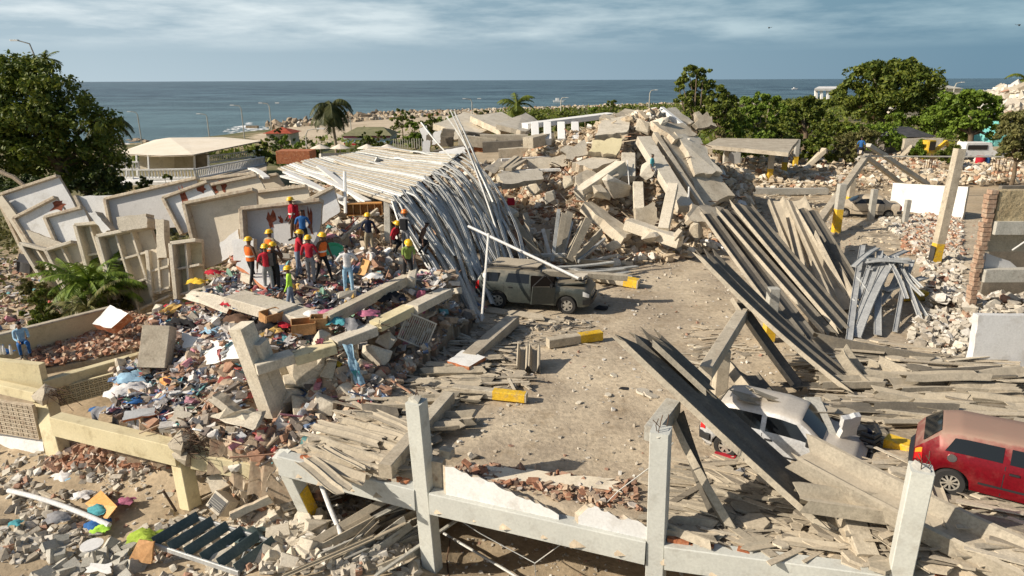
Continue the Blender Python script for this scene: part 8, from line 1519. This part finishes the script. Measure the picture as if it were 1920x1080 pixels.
# white broken pole by the first front column, cable wires
mb = MB(); mb.tube([P(603, 910, -1.0), P(618, 950, -1.35), P(662, 1055, -2.1)], .065, 9); tag(mb.build('white_pole', 'pvc_white', angle=40), 'snapped white pole standing between the two left front columns', 'pole')
for i, (pts, rr, lb) in enumerate([([(735, 875, .1), (800, 935, -.5), (900, 1000, -1.3), (1003, 1056, -1.6)], .012, 'left sagging wire meeting the right one in front of the beam'), ([(1003, 1056, -1.6), (1080, 1000, -.9), (1160, 920, .4), (1240, 860, 1.5), (1262, 830, 2.0)], .012, 'right sagging wire running up past the tall column left of the silver car'), ([(1003, 1056, -1.6), (1005, 1090, -2.3)], .01, 'short wire end dangling from the meeting point'), ([(735, 860, .2), (760, 905, -.1), (835, 970, -.9)], .01, 'loose dark wire draped over the left part of the front beam'), ([(832, 1000, -2.3), (900, 1040, -2.3), (975, 1085, -2.3)], .035, 'long thin pipe lying on the sandy floor under the front beam')]):
    mb = MB(); mb.tube([P(*c) for c in pts], rr, 6); tag(mb.build('wire' if rr < .02 else 'thin_pipe', 'galvanised', angle=50), lb, 'wire' if rr < .02 else 'pipe')
mb = MB(); mb.tube([P(845, 1005, -2.3), P(838, 1050, -2.35), P(842, 1085, -2.35)], .02, 5); tag(mb.build('wire', 'rust_metal'), 'rusty wire lying by the foot of the second front column', 'wire')
# bottles beside the sitting person
for i, px in enumerate((3, 9, 22)):
    b = P(px, 664, .42); r = empty('water_bottle', b, ('leftmost', 'middle', 'rightmost')[i] + ' clear bottle on the cream parapet by the crouching person', 'bottle'); mb = MB(); mb.tube([(0, 0, 0), (0, 0, .22), (0, 0, .26), (0, 0, .31)], .05, 9, taper=.5); mb.build('bottle_body', 'plaster_white', r, smooth=True); mb = MB(); mb.tube([(0, 0, .31), (0, 0, .33)], .022, 7); mb.build('cap', 'cloth_blue', r)
heap(10, 662, .38, .35, 'cloth_blue', 'blue bag on the cream parapet at the left edge')
# wrecked dark car and clutter at the left low ground
heap(170, 600, .0, .55, 'cloth_black', 'black bag under the far cream parapet')
slabthing('car_wreck', [Q(30, 500, 34), Q(62, 505, 34), Q(66, 488, 36), Q(35, 484, 36)], .5, 'dark crushed car roof in the debris left of the small palm', 'wreck', m=('roof_dark', 'black_paint'), jag=.12, seed=44)
rod(Q(1180, 352, 39), Q(1176, 300, 40), .03, 'thin white cable hanging in the cleft of the heap', 'white_profile', cat='cable')
rod(Q(1290, 388, 38), Q(1292, 350, 38), .05, 'short white stub pipe standing on the right slab foot', 'white_profile', cat='pipe')
mb = MB(); p = Q(958, 378, 37); mb.box(p, (.4, .35, .35), ch=.04); tag(mb.build('red_canister', 'cloth_red'), 'small bright red canister in the rubble right of the metal curtain', 'canister')
# ------------------------------------------------------------ tell look-alikes apart by what they lie next to
MARKS = [('the tilted white pillar', 470, 690), ('the lime green worker', 548, 560), ('the man in white', 655, 520), ('the drawers', 560, 618), ('the cream closet frame', 362, 510), ('the bending worker', 765, 510), ('the terrace corner pillar', 296, 650), ('the cream beam', 250, 800), ('the broad plaster slab', 440, 790), ('the left tall column', 792, 820), ('the front beam corner', 535, 870), ('the metal stair', 380, 1020), ('the air conditioners', 412, 935), ('the white pipe', 100, 960), ('the white stool', 178, 1040), ('the snapped white pole', 630, 980), ('the suv bonnet', 1085, 520), ('the hanging curtain', 850, 480), ('the upright cream pillar', 1178, 315), ('the thick cream beam', 1120, 345), ('the leaning white pillar', 1252, 395), ('the heap crown', 1235, 225), ('the bright square slab', 1150, 245), ('the white ridge ledge', 1060, 230), ('the long pointed slab', 1130, 420), ('the right slab', 1320, 340), ('the shelter', 1400, 280), ('the white building', 900, 245), ('the fallen roof', 700, 320), ('the red canister', 958, 378), ('the flat dusty slab', 1020, 305), ('the silver car', 1440, 800), ('the crumpled bumper', 1620, 840), ('the red car', 1810, 850), ('the white wall', 1860, 690), ('the grey tangle', 1660, 550), ('the thick column', 1720, 960), ('the tall column', 1228, 900), ('the diagonal fallen beam', 780, 820), ('the slab edge', 640, 650), ('the green tub', 628, 470), ('the coconut palm', 632, 240), ('the breaking wave', 470, 240), ('the round tree', 757, 225), ('the cream roof', 340, 265), ('the tall post', 1755, 420)]
SHORT = {'snapped roofing strips right of the silver car': 'snapped roofing strip', 'pale roofing strips below the clothes pile': 'pale roofing strip on the deck', 'broken roofing pieces behind the front beam': 'broken roofing piece', 'bundle of profiles at the foot of the front column': 'long grey profile in the bundle', 'tangle of grey metal strips': 'bent grey metal strip in the tangle', 'fan of strips behind the suv': 'strip fanned up behind the suv', 'large concrete lumps on the tall heap': 'rounded concrete lump on the heap', 'angular blocks on the tall heap': 'angular block on the heap', 'plaster plates on the tall heap': 'thin plaster plate on the heap', 'blocks behind the fallen metal roof': 'dusty block in the back field', 'plaster plates in the clothes pile': 'white plaster plate in the clothes', 'masonry blocks in the clothes pile': 'masonry block in the clothes', 'grey blocks at the lower left': 'square grey building block', 'pale blocks under the front beam corner': 'pale block in the lower heap', 'bars sticking out of the tall heap': 'bent bar sticking from the heap', 'chunks tumbling below the slab edge': 'broken chunk below the slab edge', 'boulders of the rocky spit': 'brown boulder in the spit', 'boulders at the waterline': 'dark boulder at the waterline', 'flat strips behind the suv bonnet': 'pale metal strip lying flat', 'pale profiles left of the tall heap': 'long pale profile in the rubble', 'white profiles fanned under the fallen roof': 'long white profile under the roof'}
def relabel():
    bpy.context.view_layer.update(); bins = {}
    for o in COL.objects:
        g = o.get('group')
        if g in SHORT and o.parent is None:
            c = CR.transposed() @ (o.location - Vector((0, 0, CAMZ))); px = 960 + FPX * c.x / -c.z; py = 540 - FPX * c.y / -c.z
            nm, mx, my = min(MARKS, key=lambda k: (k[1] - px) ** 2 + (k[2] - py) ** 2 * 1.6); dx, dy = px - mx, py - my
            rel = 'beside' if abs(dx) < 14 and abs(dy) < 10 else (('left of' if dx < 0 else 'right of') if abs(dx) > abs(dy) * 1.2 else ('above' if dy < 0 else 'below'))
            if rel != 'beside' and abs(dx) > 30 and abs(dy) > 24: rel = ('above' if dy < 0 else 'below') + ' and ' + ('left of' if dx < 0 else 'right of')
            d = o.dimensions; bins.setdefault((g, rel, nm), []).append((max(d), o))
    for (g, rel, nm), l in bins.items():
        l.sort(key=lambda t: -t[0]); n = len(l)
        for i, (_, o) in enumerate(l):
            w = '' if n == 1 else ('largest ' if i == 0 else ('smallest ' if i == n - 1 else ('second largest ' if i == 1 else ('third largest ' if i == 2 else 'middling '))))
            o['label'] = f"{w}{SHORT[g]} {rel} {nm}"
relabel()
